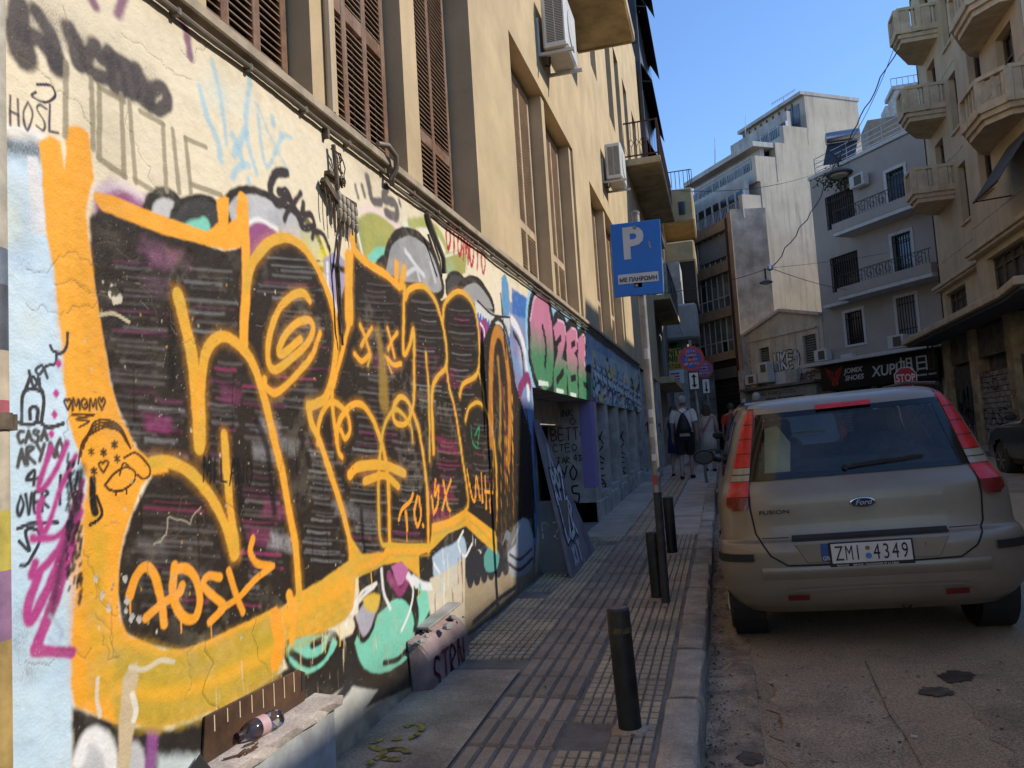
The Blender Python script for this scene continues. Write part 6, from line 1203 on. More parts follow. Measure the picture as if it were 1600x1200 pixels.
def wheel(par, x, y, r, wd, sg, rim=None):
    q = MB(); q.lathe([(r*.62,-wd/2),(r*.94,-wd/2),(r,-wd*.38),(r,-wd*.20),(r-.02,-wd*.19),(r-.02,-wd*.15),(r,-wd*.14),(r,wd*.14),(r-.02,wd*.15),(r-.02,wd*.19),(r,wd*.2),(r,wd*.38),(r*.94,wd/2),(r*.62,wd/2)], (0,0,0), 40, 'X'); t = q.build('tyre', TYRE, par, smooth=True); t.location = (x, y, r)
    q = MB(); q.lathe([(r*.64,-wd*.42),(r*.60,-wd*.3),(r*.2,-wd*.36),(r*.1,-wd*.4)] if sg < 0 else [(r*.1,wd*.4),(r*.2,wd*.36),(r*.60,wd*.3),(r*.64,wd*.42)], (0,0,0), 28, 'X')
    for k in range(6): a = k*math.pi/3; q.bar((sg*wd*.40, r*.1*math.cos(a), r*.1*math.sin(a)), (sg*wd*.43, r*.6*math.cos(a), r*.6*math.sin(a)), .05, .03)
    q.build('rim', rim or RIM, t, smooth=True)
    for k in range(0):
        pass
    return t
def linepatch(car, pts, wd, off):
    """thin seam on the tail through (x,z) points"""
    q = MB()
    for a, c in zip(pts, pts[1:]):
        n = max(2, int(math.hypot(c[0]-a[0], c[1]-a[1])/.009)); d = np.array([c[0]-a[0], c[1]-a[1]]); d = d/np.linalg.norm(d); e = np.array([-d[1], d[0]])*wd/2
        P = [[], []]
        for k in range(n+1):
            p = np.array(a)+(np.array(c)-np.array(a))*k/n
            for m_, sg in ((0,-1),(1,1)): x, z = p+e*sg; x = max(-car.w(z)*.999, min(car.w(z)*.999, x)); P[m_].append((x, car.ry(x,z)-off, z))
        q.grid(P)
    return q
# ---- the champagne hatchback
CPAINT = mat('champagne_metallic_paint', (.27,.225,.17), .40, .35, var=.12, scale=1.6, bump=.06, bscale=300, coat=.25, stain=.5, stain_col=(.24,.18,.11))
CR_ = math.radians(2.2)
HBK = empty('parked_hatchback', (.80, 4.95, road_z(.8, 5.6)-.0), 'dusty champagne hatchback parked at the kerb beside the bollards', 'car', rot=(math.atan(.029)*1.0, -CR_, 0))
F_ = Car([(.20,.16,3.80,.74),(.28,.05,3.92,.80),(.36,.015,3.99,.845),(.50,.0,4.02,.862),(.60,.0,4.02,.862),(.645,.02,4.0,.852),(.665,.07,3.98,.842),(.75,.085,3.93,.842),(.86,.09,3.80,.838),(.925,.098,3.5,.825),(.934,.104,3.4,.822),(1.006,.172,3.06,.792),(1.04,.184,2.98,.778),(1.2,.235,2.68,.722),(1.35,.295,2.42,.668),(1.43,.335,2.28,.628),(1.47,.385,2.18,.595),(1.498,.47,2.05,.545),(1.512,.62,1.85,.46),(1.52,.9,1.55,.30)], dr=.33)
WB = [(-.60,1.035),(.60,1.035),(.515,1.405),(-.515,1.405)]
def in_rear(c): 
    if c[1] > .8 or not 1.045 < c[2] < 1.40: return False
    t = (c[2]-1.035)/.37; return abs(c[0]) < .585-.09*t
def in_side(c): return abs(c[0]) > F_.w(c[2])-.02 and 1.03 < c[2] < 1.38 and .62+(c[2]-1.03)*.5 < c[1] < 2.75-(c[2]-1.03)*1.6 and not 1.52 < c[1] < 1.62
def in_front(c): return c[1] > 1.9 and 1.06 < c[2] < 1.42 and abs(c[0]) < F_.w(c[2])-.09
zs = list(np.linspace(.2,.64,20))+[.648,.655,.662,.67]+list(np.linspace(.69,1.0,15))+list(np.linspace(1.015,1.45,26))+list(np.linspace(1.46,1.52,9))
F_.shell(zs, [in_rear,in_side,in_front], [(.60,.31,.36),(3.08,.31,.36)]).build('body', CPAINT, HBK, smooth=True)
FG = lambda P, nm, m_, par=HBK, sm=True: MB().grid(P).build(nm, m_, par, smooth=sm)
FRIT = mat('window_frit', (.006,.006,.006), .12, var=.1, bump=0, spec=.5)
gl = FG(F_.rear_patch([(-.625,1.018),(.625,1.018),(.53,1.425),(-.53,1.425)], .006, 20, 14), 'rear_window', CGL)
# black border of the window, then tail lamps
for poly in ([(-.628,1.016),(.628,1.016),(.612,1.05),(-.612,1.05)],[(-.545,1.395),(.545,1.395),(.532,1.428),(-.532,1.428)],[(-.628,1.018),(-.575,1.018),(-.49,1.425),(-.532,1.425)],[(.575,1.018),(.628,1.018),(.532,1.425),(.49,1.425)]): FG(F_.rear_patch(poly, .009, 16, 8), 'window_border', FRIT, gl)
for sg in (-1, 1):
    def lamp(z0, z1, m_, nm, par):
        P = []
        for i in range(9):
            z = z0+(z1-z0)*i/8; v = (z-.85)/.6; xi = .662-.118*max(0,v)**1.0; xo = F_.w(z)-(.062-.02*max(0,min(1,v))); 
            if z < .88: xo -= (.88-z)*1.0; xi += (.86-min(z,.86))*.6
            row = []
            for j in range(11):
                x = xi+(xo-xi)*(1-(1-j/10)**1.6); x = min(x, F_.w(z)*.9995); bul = .012+.012*math.sin(math.pi*j/10); row.append((sg*(x+bul*(j/10)**3), F_.ry(x, z)-bul, z))
            P.append(row)
        return FG(P, nm, m_, par)
    lm = lamp(.845,1.47,REDD,'tail_lamp',HBK)
    def ov(z0,z1,m_,nm,e=.004):
        o = lamp(z0,z1,m_,nm,lm); o.location.y = -e; return o
    ov(1.105,1.455,REDL,'upper_lens'); ov(1.185,1.192,REDD,'lens_ridge',.006); ov(1.275,1.282,REDD,'lens_ridge',.006); ov(1.365,1.372,REDD,'lens_ridge',.006); ov(1.02,1.10,CLRL,'reversing_lens'); ov(1.056,1.062,CBLK,'lens_ridge',.006); ov(.93,1.015,REDL,'indicator_lens'); ov(.86,.925,REDD,'lower_lens')
    FG(F_.rear_patch([(sg*.66 if sg > 0 else -.868,.545),(sg*.868 if sg > 0 else -.66,.545),(sg*.868 if sg > 0 else -.66,.592),(sg*.66 if sg > 0 else -.868,.592)], .014, 12, 4), 'bumper_strip', CBLK)
    x0, x1 = (.37,.49) if sg > 0 else (-.49,-.37); FG(F_.rear_patch([(x0,.30),(x1,.30),(x1,.335),(x0,.335)], .012, 5, 2), 'reflector', REDD)
    wheel(HBK, sg*.745, .60, .295, .19, sg); wheel(HBK, sg*.745, 3.08, .295, .19, sg)
    for (a, c, e, g) in (((.66,1.035),(1.52,1.035),(1.52,1.385),(.86,1.385)),((1.62,1.035),(2.72,1.035),(2.2,1.385),(1.62,1.385))): FG(F_.side_patch(sg, [a,c,e,g], .004), 'side_window', CGL)
    for (a, c, e, g) in (((.62,1.015),(2.78,1.015),(2.75,1.04),(.64,1.04)),((1.51,1.04),(1.63,1.04),(1.63,1.39),(1.51,1.39))): FG(F_.side_patch(sg, [a,c,e,g], .006), 'window_trim', CBLK)
    q = MB(); q.tube([(sg*.80,2.35,1.03),(sg*.86,2.33,1.05)], .025, 8); mi = q.build('mirror_arm', CBLK, HBK); q = MB(); q.lathe([(.080,-.045),(.094,-.05),(.098,-.01),(.09,.03),(.05,.06),(.01,.068)], (0,0,0), 20, 'Y'); mh = q.build('mirror_housing', CBLK, mi, smooth=True); mh.location = (sg*.945, 2.36, 1.07); mh.scale = (1,1,.72)
    q = MB(); q.lathe([(.076,0),(.076,.004)], (0,0,0), 20, 'Y'); mg = q.build('mirror_glass', mat('mirror_silver', (.12,.12,.12), .1, 1, bump=0, var=.02) if 'mirror_silver' not in bpy.data.materials else bpy.data.materials['mirror_silver'], mi, smooth=True); mg.location = (sg*.945, 2.308, 1.07); mg.scale = (1,1,.70)
    q = MB(); q.box(sg*.852-.012, 1.66, .80, sg*.852+.012, 1.82, .83); q.build('door_handle', CPAINT, HBK, bevel=.008)
    q = MB(); q.tube([(sg*.60,.55,1.508),(sg*.57,1.2,1.535),(sg*.56,2.0,1.515)], .014, 8); q.build('roof_rail', CBLK, HBK, smooth=True)
    q = MB(); q.lathe([(.30,-.10),(.335,-.10),(.335,.10),(.30,.10)], (sg*.72,.60,.30), 24, 'X'); q.build('wheel_arch', CBLK, HBK)
# tailgate seams, ridge, bumper shelf
GAP = flat('panel_gap', (.012,.011,.01), .8)
linepatch(F_, [(-.64,1.0),(-.645,.85),(-.63,.70),(-.56,.575),(-.47,.515),(0,.505),(.47,.515),(.56,.575),(.63,.70),(.645,.85),(.64,1.0)], .010, .003).build('tailgate_seam', GAP, HBK)
FG(F_.rear_patch([(-.43,.655),(.43,.655),(.425,.685),(-.425,.685)], .022, 14, 3), 'tailgate_handle', CBLK)
linepatch(F_, [(-.60,.672),(-.44,.672)], .004, .003).build('crease', GAP, HBK); linepatch(F_, [(.44,.672),(.60,.672)], .004, .003).build('crease', GAP, HBK)
linepatch(F_, [(-.56,.27),(-.53,.345),(-.46,.365),(0,.372),(.46,.365),(.53,.345),(.56,.27)], .014, .012).build('bumper_lip', CPAINT, HBK)
P = [[(x, F_.ry(x,.5)-o_, z) for x in np.linspace(-.62,.62,20)] for (o_, z) in ((-.05,.512),(.008,.505),(.014,.488),(.010,.46),(-.004,.43))]; FG(P, 'bumper_shelf', CPAINT)
q = MB(); q.prism([(-.42,F_.r(.6)-.004,.64),(.42,F_.r(.6)-.004,.64),(.36,F_.r(.53)-.004,.525),(-.36,F_.r(.53)-.004,.525)], (0,.01,0)); q.build('plate_recess', CPAINT, HBK, bevel=.004)
# plate
PW = mat('plate_white', (.62,.60,.54), .5, var=.1, scale=8, bump=0, stain=.2); py = F_.r(.57)-.022
q = MB(); q.box(-.235, py, .497, .222, py+.012, .640); pt = q.build('number_plate', CBLK, HBK, bevel=.004)
q = MB(); q.box(-.222, py-.004, .518, .212, py-.0005, .632); q.build('plate_face', PW, pt, bevel=.003)
q = MB(); q.box(-.275, py+.002, .535, -.24, py+.008, .635); q.build('country_strip', flat('blue_strip', (.03,.07,.25), .5), pt); text('GR', 'plate_lettering', WLET, pt, (-.274,py+.001,.54), (1,0,0), (0,0,1), .032)
for s_, x in (('Z',-.205),('M',-.150),('I',-.088)): text(s_, 'plate_lettering', INKB, pt, (x,py-.005,.534), (1,0,0), (0,0,1), .125, .001, bold=-.0005, sx=.62 if s_ != 'M' else .5)
for s_, x in zip('4349', (.005,.056,.105,.155)): text(s_, 'plate_lettering', INKB, pt, (x,py-.005,.534), (1,0,0), (0,0,1), .125, .001, sx=.62)
q = MB(); q.lathe([(.017,0),(.017,-.002)], (-.022,py-.005,.555), 16, 'Y'); q.build('plate_seal', flat('blue_seal', (.05,.20,.42)), pt); q = MB(); q.lathe([(.013,0),(.013,-.002)], (-.024,py-.005,.60), 16, 'Y'); q.build('plate_seal', flat('brown_seal', (.22,.13,.07)), pt)
text('ΘΑΛΛΗΣ     SERVICE - ΠΑΝΟΡΑΜΙΑ 27 64 34666', 'plate_lettering', WLET, pt, (-.2,py-.003,.500), (1,0,0), (0,0,1), .0155)
# badges
yl = F_.r(.85)-.006; q = MB(); q.lathe([(.075,0),(.073,-.006),(.066,-.007)], (0,0,0), 32, 'Y'); bd = q.build('oval_badge', mat('chrome', (.6,.6,.6), .15, 1, bump=0, var=.03), HBK, smooth=True); bd.location = (0, yl, .85); bd.scale = (1,1,.40)
q = MB(); q.lathe([(.066,-.007),(.064,-.009)], (0,0,0), 32, 'Y'); q.build('badge_field', flat('navy_badge', (.012,.018,.06), .3), bd, smooth=True)
text('Ford', 'badge_lettering', WLET, HBK, (-.045,yl-.010,.838), (1,0,0), (0,0,1), .042, .001, shear=.35, sx=1.12); text('FUSION', 'badge_lettering', CBLK, HBK, (-.60,F_.ry(-.60,.82)-.012,.815), (1,-.06,0), (0,0,1), .034, .004, sx=1.55)
# high brake light, wiper, lock, exhaust, underbody, cabin
P = F_.rear_patch([(-.17,1.425),(.155,1.425),(.15,1.455),(-.165,1.455)], .035, 10, 4); FG(P, 'brake_light', REDL); P2 = [[(p[0],p[1]+k,p[2]) for p in P[-1]] for k in (0,.06)]; FG(P2, 'brake_light_top', REDL); FG([[(p[0],p[1]+k,p[2]) for p in P[0]] for k in (0,.04)], 'brake_light_base', CBLK)
wy = lambda x, z: F_.ry(x,z)-.02
q = MB(); q.lathe([(.016,.0),(.016,-.02)], (-.06,wy(-.06,1.05),1.06), 12, 'Y'); q.bar((-.06,wy(-.06,1.06)-.012,1.06),(.30,wy(.3,1.085)-.008,1.082),.016,.01); q.bar((-.02,wy(0,1.06),1.066),(.38,wy(.38,1.09),1.088),.010,.02); q.build('rear_wiper', CBLK, HBK)
q = MB(); q.lathe([(.012,0),(.012,-.004)], (.30,F_.r(.6)-.012,.60), 12, 'Y'); q.build('lock_button', CPAINT, HBK, smooth=True); q = MB(); q.tube([(.17,.5,.24),(.17,.10,.235)], .028, 12, cap=False); q.tube([(.17,.5,.24),(.17,.12,.235)], .024, 10); q.build('exhaust', IRON, HBK, smooth=True)
q = MB(); q.box(-.6, .25, .2, .6, 3.6, .24); q.box(-.66, .5, .24, .66, .95, .42); q.build('underbody', CBLK, HBK)
q = MB(); q.box(-.70, .28, .55, .70, 2.9, .58); q.box(-.66, .30, .58, .66, .9, .93); q.build('cabin_floor', SEATM, HBK)
for x in (-.36, .36):
    q = MB(); q.prism([(x-.24,1.75,.6),(x+.24,1.75,.6),(x+.2,1.55,1.18),(x-.2,1.55,1.18)], (0,.14,.03)); q.build('front_seat', SEATM, HBK, bevel=.04); q = MB(); q.box(x-.13, 1.53, 1.19, x+.13, 1.62, 1.36); q.build('headrest', SEATM, HBK, bevel=.03)
    q = MB(); q.box(x-.14, .90, 1.06, x+.14, 1.0, 1.22); q.build('headrest', SEATM, HBK, bevel=.03)
q = MB(); q.prism([(-.62,1.05,.6),(.62,1.05,.6),(.6,.9,1.06),(-.6,.9,1.06)], (0,.12,.02)); q.build('rear_bench', SEATM, HBK, bevel=.03)
PAPR = mat('yellowed_paper', (.75,.70,.42), .8, var=.15, scale=5)
q = MB(); q.prism([(-.52,.42,1.04),(-.36,.42,1.04),(-.33,.50,1.22),(-.40,.52,1.34),(-.48,.52,1.33),(-.50,.47,1.18)], (0,.01,0)); q.build('hanging_cloth', PAPR, HBK); q = MB(); q.box(-.30, 2.2, 1.20, .10, 2.24, 1.225); q.build('dash_card', mat('pale_green_card', (.6,.75,.45), .7), HBK)
def generic(name, loc, rz, T, paint, label, arches, sides, rear, roofz, lamps=None, wr=.3):
    t = empty(name, loc, label, 'car', rot=(0,0,rz)); c = Car(T); zz = list(np.linspace(T[0][0], T[-1][0], 58))
    c.shell(zz, [], [(a, wr+.01, wr+.06) for a in arches]).build('body', paint, t, smooth=True)
    for sg in (-1,1):
        for a in arches: wheel(t, sg*(c.w(.5)-.11), a, wr, .2, sg)
        for poly in sides: FG(c.side_patch(sg, poly, .005), 'side_window', GLASSD, t)
        if lamps: 
            x0, x1, z0, z1 = lamps; FG(c.rear_patch([(sg*x0 if sg > 0 else -x1,z0),(sg*x1 if sg > 0 else -x0,z0),(sg*x1 if sg > 0 else -x0,z1),(sg*x0 if sg > 0 else -x1,z1)], .008, 6, 6), 'tail_lamp', REDD, t)
        q = MB(); q.lathe([(.02,-.05),(.08,-.04),(.095,0),(.08,.05),(.01,.07)], (0,0,0), 16, 'Y'); mh = q.build('mirror', CBLK if name != 'silver_hatchback' else paint, t, smooth=True); my = sides[-1][1][0]-.25; mh.location = (sg*(c.w(1.0)+.12), my, sides[-1][1][1]+.06); mh.scale = (1,1,.7)
        q = MB(); q.bar((sg*(c.w(.34)-.02),arches[0]+.5,.30),(sg*(c.w(.34)-.02),arches[1]-.5,.30),.05,.08); q.build('sill', CBLK, t); q = MB(); q.lathe([(wr-.02,-.10),(wr+.04,-.10),(wr+.04,.10),(wr-.02,.10)], (sg*(c.w(.5)-.14),arches[1],wr), 20, 'X'); q.build('wheel_arch', CBLK, t)
        for yy in (sides[0][0][0]+.55, sides[-1][0][0]+.1):
            q = MB(); q.box(sg*c.w(.82)-.012, yy, .80, sg*c.w(.82)+.014, yy+.16, .835); q.build('door_handle', paint, t, bevel=.006)
    FG(c.rear_patch(rear, .006, 12, 8), 'rear_window', GLASSD, t)
    P = []
    for i in range(9):
        z = roofz[0]+(roofz[1]-roofz[0])*i/8; P.append([(x, c.fy(x,z)+.006, z) for x in np.linspace(-c.w(z)+.1, c.w(z)-.1, 13)])
    FG(P, 'windscreen', GLASSD, t)
    q = MB(); q.box(-.6, .3, .2, .6, c.f(.5)-.4, .32); q.build('underbody', CBLK, t); return t
DKP = mat('dark_green_grey_paint', (.045,.047,.042), .3, .4, var=.08, scale=3, bump=0, coat=.5); SLP = mat('silver_paint', (.22,.215,.205), .35, .6, var=.06, scale=3, bump=0, coat=.4); BLP = mat('black_paint', (.012,.012,.014), .25, .2, var=.1, bump=0, coat=.6)
SED = [(.2,.2,4.1,.70),(.3,.06,4.3,.80),(.45,.0,4.4,.86),(.6,.0,4.4,.87),(.75,.02,4.3,.86),(.86,.05,4.1,.84),(.93,.12,3.55,.81),(.97,.25,3.15,.77),(1.1,.45,2.8,.70),(1.25,.7,2.45,.62),(1.36,.95,2.15,.54),(1.41,1.2,1.9,.42),(1.42,1.4,1.7,.25)]
HAT = [(.2,.16,3.7,.70),(.3,.03,3.85,.79),(.5,.0,3.9,.84),(.7,.03,3.85,.835),(.85,.08,3.6,.82),(.93,.12,3.25,.80),(.98,.15,3.0,.77),(1.15,.28,2.65,.69),(1.3,.4,2.35,.60),(1.4,.5,2.1,.52),(1.45,.65,1.9,.4),(1.46,.9,1.7,.25)]
dk = generic('dark_coupe', (5.55, 12.0, road_z(5.5,13)), 0, SED, DKP, 'dark green grey car on the far side of the street, cut by the frame', (.8,3.45), [[(.9,.985),(1.7,.985),(1.7,1.33),(1.25,1.33)],[(1.78,.985),(2.95,.985),(2.25,1.33),(1.78,1.33)]], [(-.5,1.0),(.5,1.0),(.4,1.34),(-.4,1.34)], (1.0,1.36), (.55,.84,.62,.84))
generic('silver_hatchback', (4.9, 20.6, road_z(4.9,21)), 0, HAT, SLP, 'silver hatchback on the far side, half hidden behind the champagne car', (.65,3.0), [[(.55,1.0),(1.4,1.0),(1.4,1.36),(.8,1.36)],[(1.48,1.0),(2.7,1.0),(2.2,1.36),(1.48,1.36)]], [(-.6,1.0),(.6,1.0),(.47,1.37),(-.47,1.37)], (1.02,1.4), (.62,.83,.62,.95))
VAN0 = [(.2,.16,4.0,.74),(.3,.03,4.2,.84),(.5,.0,4.25,.88),(.8,.02,4.2,.88),(1.0,.05,3.7,.86),(1.1,.08,3.3,.84),(1.3,.14,2.95,.79),(1.5,.22,2.6,.73),(1.62,.32,2.35,.66),(1.70,.5,2.1,.52),(1.72,.8,1.8,.3)]
VAN = [(a*.90, b_, c, d) for a, b_, c, d in VAN0]
generic('black_minivan', (.86, 11.4, road_z(.8,12.5)), 0, VAN, BLP, 'black van parked ahead of the champagne car', (.7,3.2), [[(.5,1.0),(1.8,1.0),(1.8,1.42),(.6,1.42)],[(1.9,1.0),(3.05,1.0),(2.45,1.42),(1.9,1.42)]], [(-.68,1.0),(.68,1.0),(.58,1.44),(-.58,1.44)], (1.01,1.44), (.7,.87,.75,1.1))
# ================================================================ signs, bollards, cables, people
GALV = mat('galvanised_pole', (.34,.32,.29), .5, .5, var=.2, scale=10, stain=.5, stain_col=(.08,.065,.05)); SBLUE = mat('sign_blue', (.01,.17,.60), .4, var=.08, scale=4, bump=0, stain=.15, stain_col=(.01,.07,.28)); SWH = mat('sign_white', (.66,.65,.62), .5, var=.06, scale=8, bump=0)
PS = base('parking_sign', (-.51, 5.88, gz(5.88)), 'blue parking sign with a white P on a leaning galvanised pole', 'street sign'); y = 5.88
pb_ = Vector((-.51, y, gz(y)-.02)); ptp = onY(993,336,y); ptp = Vector((ptp[0], y, ptp[2]))
q = MB(); q.tube([pb_, ptp], .030, 14); pole = q.build('pole', GALV, PS, smooth=True); d_ = (ptp-pb_)
for (t, h, c) in ((.30,.07,(.4,.05,.05)),(.36,.05,(.6,.6,.58)),(.42,.10,(.5,.48,.4)),(.47,.06,(.65,.65,.62)),(.62,.08,(.55,.55,.53))):
    a = pb_+d_*t; q = MB(); n_ = 8
    P = [[a+Vector((math.cos(th)*.0312, math.sin(th)*.0312, 0))+d_.normalized()*z for th in np.linspace(-2.6+t,-1.6+t*1.2,n_)] for z in (0, h)]; q.grid(P); q.build('sticker', flat('sticker_%.2f' % t, c, .5), pole)
q = MB(); q.lathe([(.032,0),(.034,.02),(.02,.03)], tuple(ptp), 14); q.build('pole_cap', GALV, pole, smooth=True); q = MB(); q.tube([pb_, pb_+d_*.28], .0315, 14); q.build('dark_base', mat('dark_pole_paint', (.05,.047,.042), .6, var=.3, scale=12), pole, smooth=True)
yy = y-.055; tl, tr, br, bl = [Vector(onY(px, py, yy)) for px, py in ((953,351),(1031,342),(1037,458),(960,465))]; SU = (tr-tl); SV = (tl-bl); q = MB(); q.prism([bl, br, tr, tl], (0,.012,0)); pn = q.build('panel', SBLUE, PS, bevel=.003)
cs = lambda u, v, o=.003: bl+(br-bl)*u+SV*v+Vector((0,-o,0))
text('P', 'letter', SWH, pn, tuple(cs(.22,.52)), SU, SV, .33, .001, bold=.012, sx=.95)
q = MB(); q.prism([cs(.10,.17), cs(.92,.17), cs(.92,.30), cs(.10,.30)], (0,.002,0)); q.build('strip', SWH, pn); text('ΜΕ ΠΛΗΡΩΜΗ', 'lettering', INKB, pn, tuple(cs(.125,.195,.005)), SU, SV, 0.044, .001, bold=.0012, sx=.93)
for (u, v) in ((.5,.92),(.47,.13)): c = cs(u,v,.0); q = MB(); q.lathe([(.012,-.002),(.014,-.008),(.006,-.014)], tuple(c), 10, 'Y'); q.build('bolt', GALV, pn, smooth=True)
q = MB(); q.prism([cs(.78,.62), cs(.82,.62), cs(.79,.71), cs(.75,.72)], (0,.001,0)); q.build('scratch', GALV, pn)
for v in (.9,.14): q = MB(); q.bar(cs(.42,v,-.02), cs(.58,v,-.02), .04, .035); q.build('clamp', GALV, PS)
# bollards
BLK = mat('bollard_black_paint', (.035,.032,.028), .45, .2, var=.35, scale=8, stain=.6, stain_col=(.15,.115,.08), bump=.25); BTOP = mat('bollard_top', (.20,.15,.125), .8, var=.3, scale=18)
def bollard(x, yb, h, r, lean, label, bandc=True):
    t = empty('bollard', (x, yb, gz(yb)), label, 'bollard', 'black steel bollards on the pavement', rot=(0, -lean, 0))
    q = MB(); q.lathe([(r,-.02),(r,h-.008),(r-.008,h)], (0,0,0), 22); q.build('post', BLK, t, smooth=True); q = MB(); q.lathe([(r-.010,h+.0005),(r-.016,h+.002)], (0,0,0), 22); q.build('cap', BTOP, t, smooth=True)
    if bandc: q = MB(); q.lathe([(r+.0015,h*.80),(r+.0015,h*.845)], (0,0,0), 22); q.build('worn_band', mat('worn_band', (.13,.10,.05), .7, var=.4, scale=25) if 'worn_band' not in bpy.data.materials else bpy.data.materials['worn_band'], t, smooth=True)
    q = MB(); q.lathe([(r+.035,-.01),(r+.03,.004),(r+.01,.012)], (0,0,0), 18); q.build('mortar_collar', CONCP, t, smooth=True)
bollard(-.505, 3.53, .535, .052, .035, 'short black bollard standing alone nearest the camera'); bollard(-.575, 5.98, .50, .05, .02, 'black bollard touching the foot of the parking sign pole', False); bollard(-.58, 7.84, .56, .052, .01, 'black bollard just beyond the parking sign, by the car mirror', False)
# round no-parking signs
SRED = flat('sign_red', (.48,.02,.025), .4); SNAVY = flat('sign_navy', (.03,.07,.32), .4)
def noparking(px, py, Y, R_, rect, label, arrow, grp):
    c = Vector(onY(px, py, Y)); t = base('no_parking_sign', (c.x, Y+.05, gz(Y)), label, 'street sign', grp)
    q = MB(); q.tube([(c.x+.10,Y+.06,gz(Y)),(c.x,Y+.05,c.z+R_+.12)], .03, 10); q.build('pole', GALV, t, smooth=True)
    q = MB(); q.lathe([(R_,.0),(R_,.015)], tuple(c), 32, 'Y'); dsk = q.build('disc', SRED, t, smooth=True); q = MB(); q.lathe([(R_*.80,-.004),(R_*.80,0)], tuple(c), 32, 'Y'); q.build('field', SNAVY, dsk, smooth=True)
    for s_ in (-1,1): q = MB(); q.bar(c+Vector((-R_*.57*s_,-.006,-R_*.57)), c+Vector((R_*.57*s_,-.006,R_*.57)), R_*.2, .004, (0,1,0)); q.bar; q.build('cross_bar', SRED, dsk)
    for k, s_ in enumerate(('ΕΞ/ΤΑΙ','ΤΑΧΙΚΑ','Σ ΜΑΟΥ','ΜΕ ΔΡ ΑΞΙ')): text(s_, 'lettering', SWH, dsk, (c.x,c.y-.012,c.z+R_*(.50-k*.34)), (1,0,0), (0,0,1), R_*.24, .001, align='CENTER')
    w_, h_ = rect; z1 = c.z-R_-.02; q = MB(); q.box(c.x-w_/2+.02, Y-.01, z1-h_, c.x+w_/2+.02, Y+.005, z1); pl_ = q.build('plate', CBLK, t); q = MB(); q.box(c.x-w_/2+.04, Y-.014, z1-h_+.02, c.x+w_/2, Y-.011, z1-.02); q.build('plate_face', SWH, pl_)
    q = MB(); m_ = z1-h_/2; q.box(c.x+.005, Y-.018, m_-h_*.28, c.x+.04, Y-.0155, m_+h_*.28)
    if arrow in ('down','both'): q.prism([(c.x-.03,Y-.018,m_-h_*.2),(c.x+.075,Y-.018,m_-h_*.2),(c.x+.022,Y-.018,m_-h_*.38)], (0,.0025,0))
    if arrow == 'both': q.prism([(c.x-.03,Y-.018,m_+h_*.2),(c.x+.075,Y-.018,m_+h_*.2),(c.x+.022,Y-.018,m_+h_*.38)], (0,.0025,0))
    q.build('arrow', INKB, pl_)
noparking(1080,560,15.4,.245,(.21,.36),'red and blue no stopping disc over a double arrow plate, the nearer','both','no stopping signs'); noparking(1100,577,21.5,.235,(.22,.42),'red and blue no stopping disc over a down arrow plate, the farther','down','no stopping signs')
# STOP
c = Vector(onY(1415,590,25.9)); ST = base('stop_sign', (c.x, 25.95, .48), 'red octagonal STOP sign in front of the black shop sign', 'street sign'); R_ = .345
oc = lambda k, y_: [Vector((c.x+k*math.cos(math.pi/8+i*math.pi/4), y_, c.z+k*math.sin(math.pi/8+i*math.pi/4))) for i in range(8)]
q = MB(); q.tube([(c.x+.02,25.95,.46),(c.x,25.95,c.z+.3)], .03, 8); q.build('pole', GALV, ST, smooth=True); q = MB(); q.prism(oc(R_,25.9), (0,.015,0)); o = q.build('octagon', SWH, ST); q = MB(); q.prism(oc(R_*.93,25.896), (0,.003,0)); q.build('red_field', flat('stop_red', (.45,.015,.025), .4), o); text('STOP', 'lettering', SWH, o, (c.x,25.89,c.z-.12), (1,0,0), (0,0,1), .33, .001, align='CENTER', sx=.68, bold=.006)
cz = c.z-.50; q = MB(); q.lathe([(.235,0),(.235,.012)], (c.x+.03,25.9,cz), 28, 'Y'); o = q.build('no_turn_disc', SRED, ST, smooth=True); q = MB(); q.lathe([(.18,-.004),(.18,0)], (c.x+.03,25.9,cz), 28, 'Y'); q.build('white_field', SWH, o, smooth=True)
q = MB(); q.bar((c.x+.06,25.892,cz-.14),(c.x+.06,25.892,cz+.05),.05,.004,(0,1,0)); q.bar((c.x+.06,25.892,cz+.05),(c.x-.06,25.892,cz+.05),.05,.004,(0,1,0)); q.build('arrow', INKB, o); q = MB(); q.bar((c.x-.10,25.888,cz+.13),(c.x+.16,25.888,cz-.13),.04,.003,(0,1,0)); q.build('bar', SRED, o)
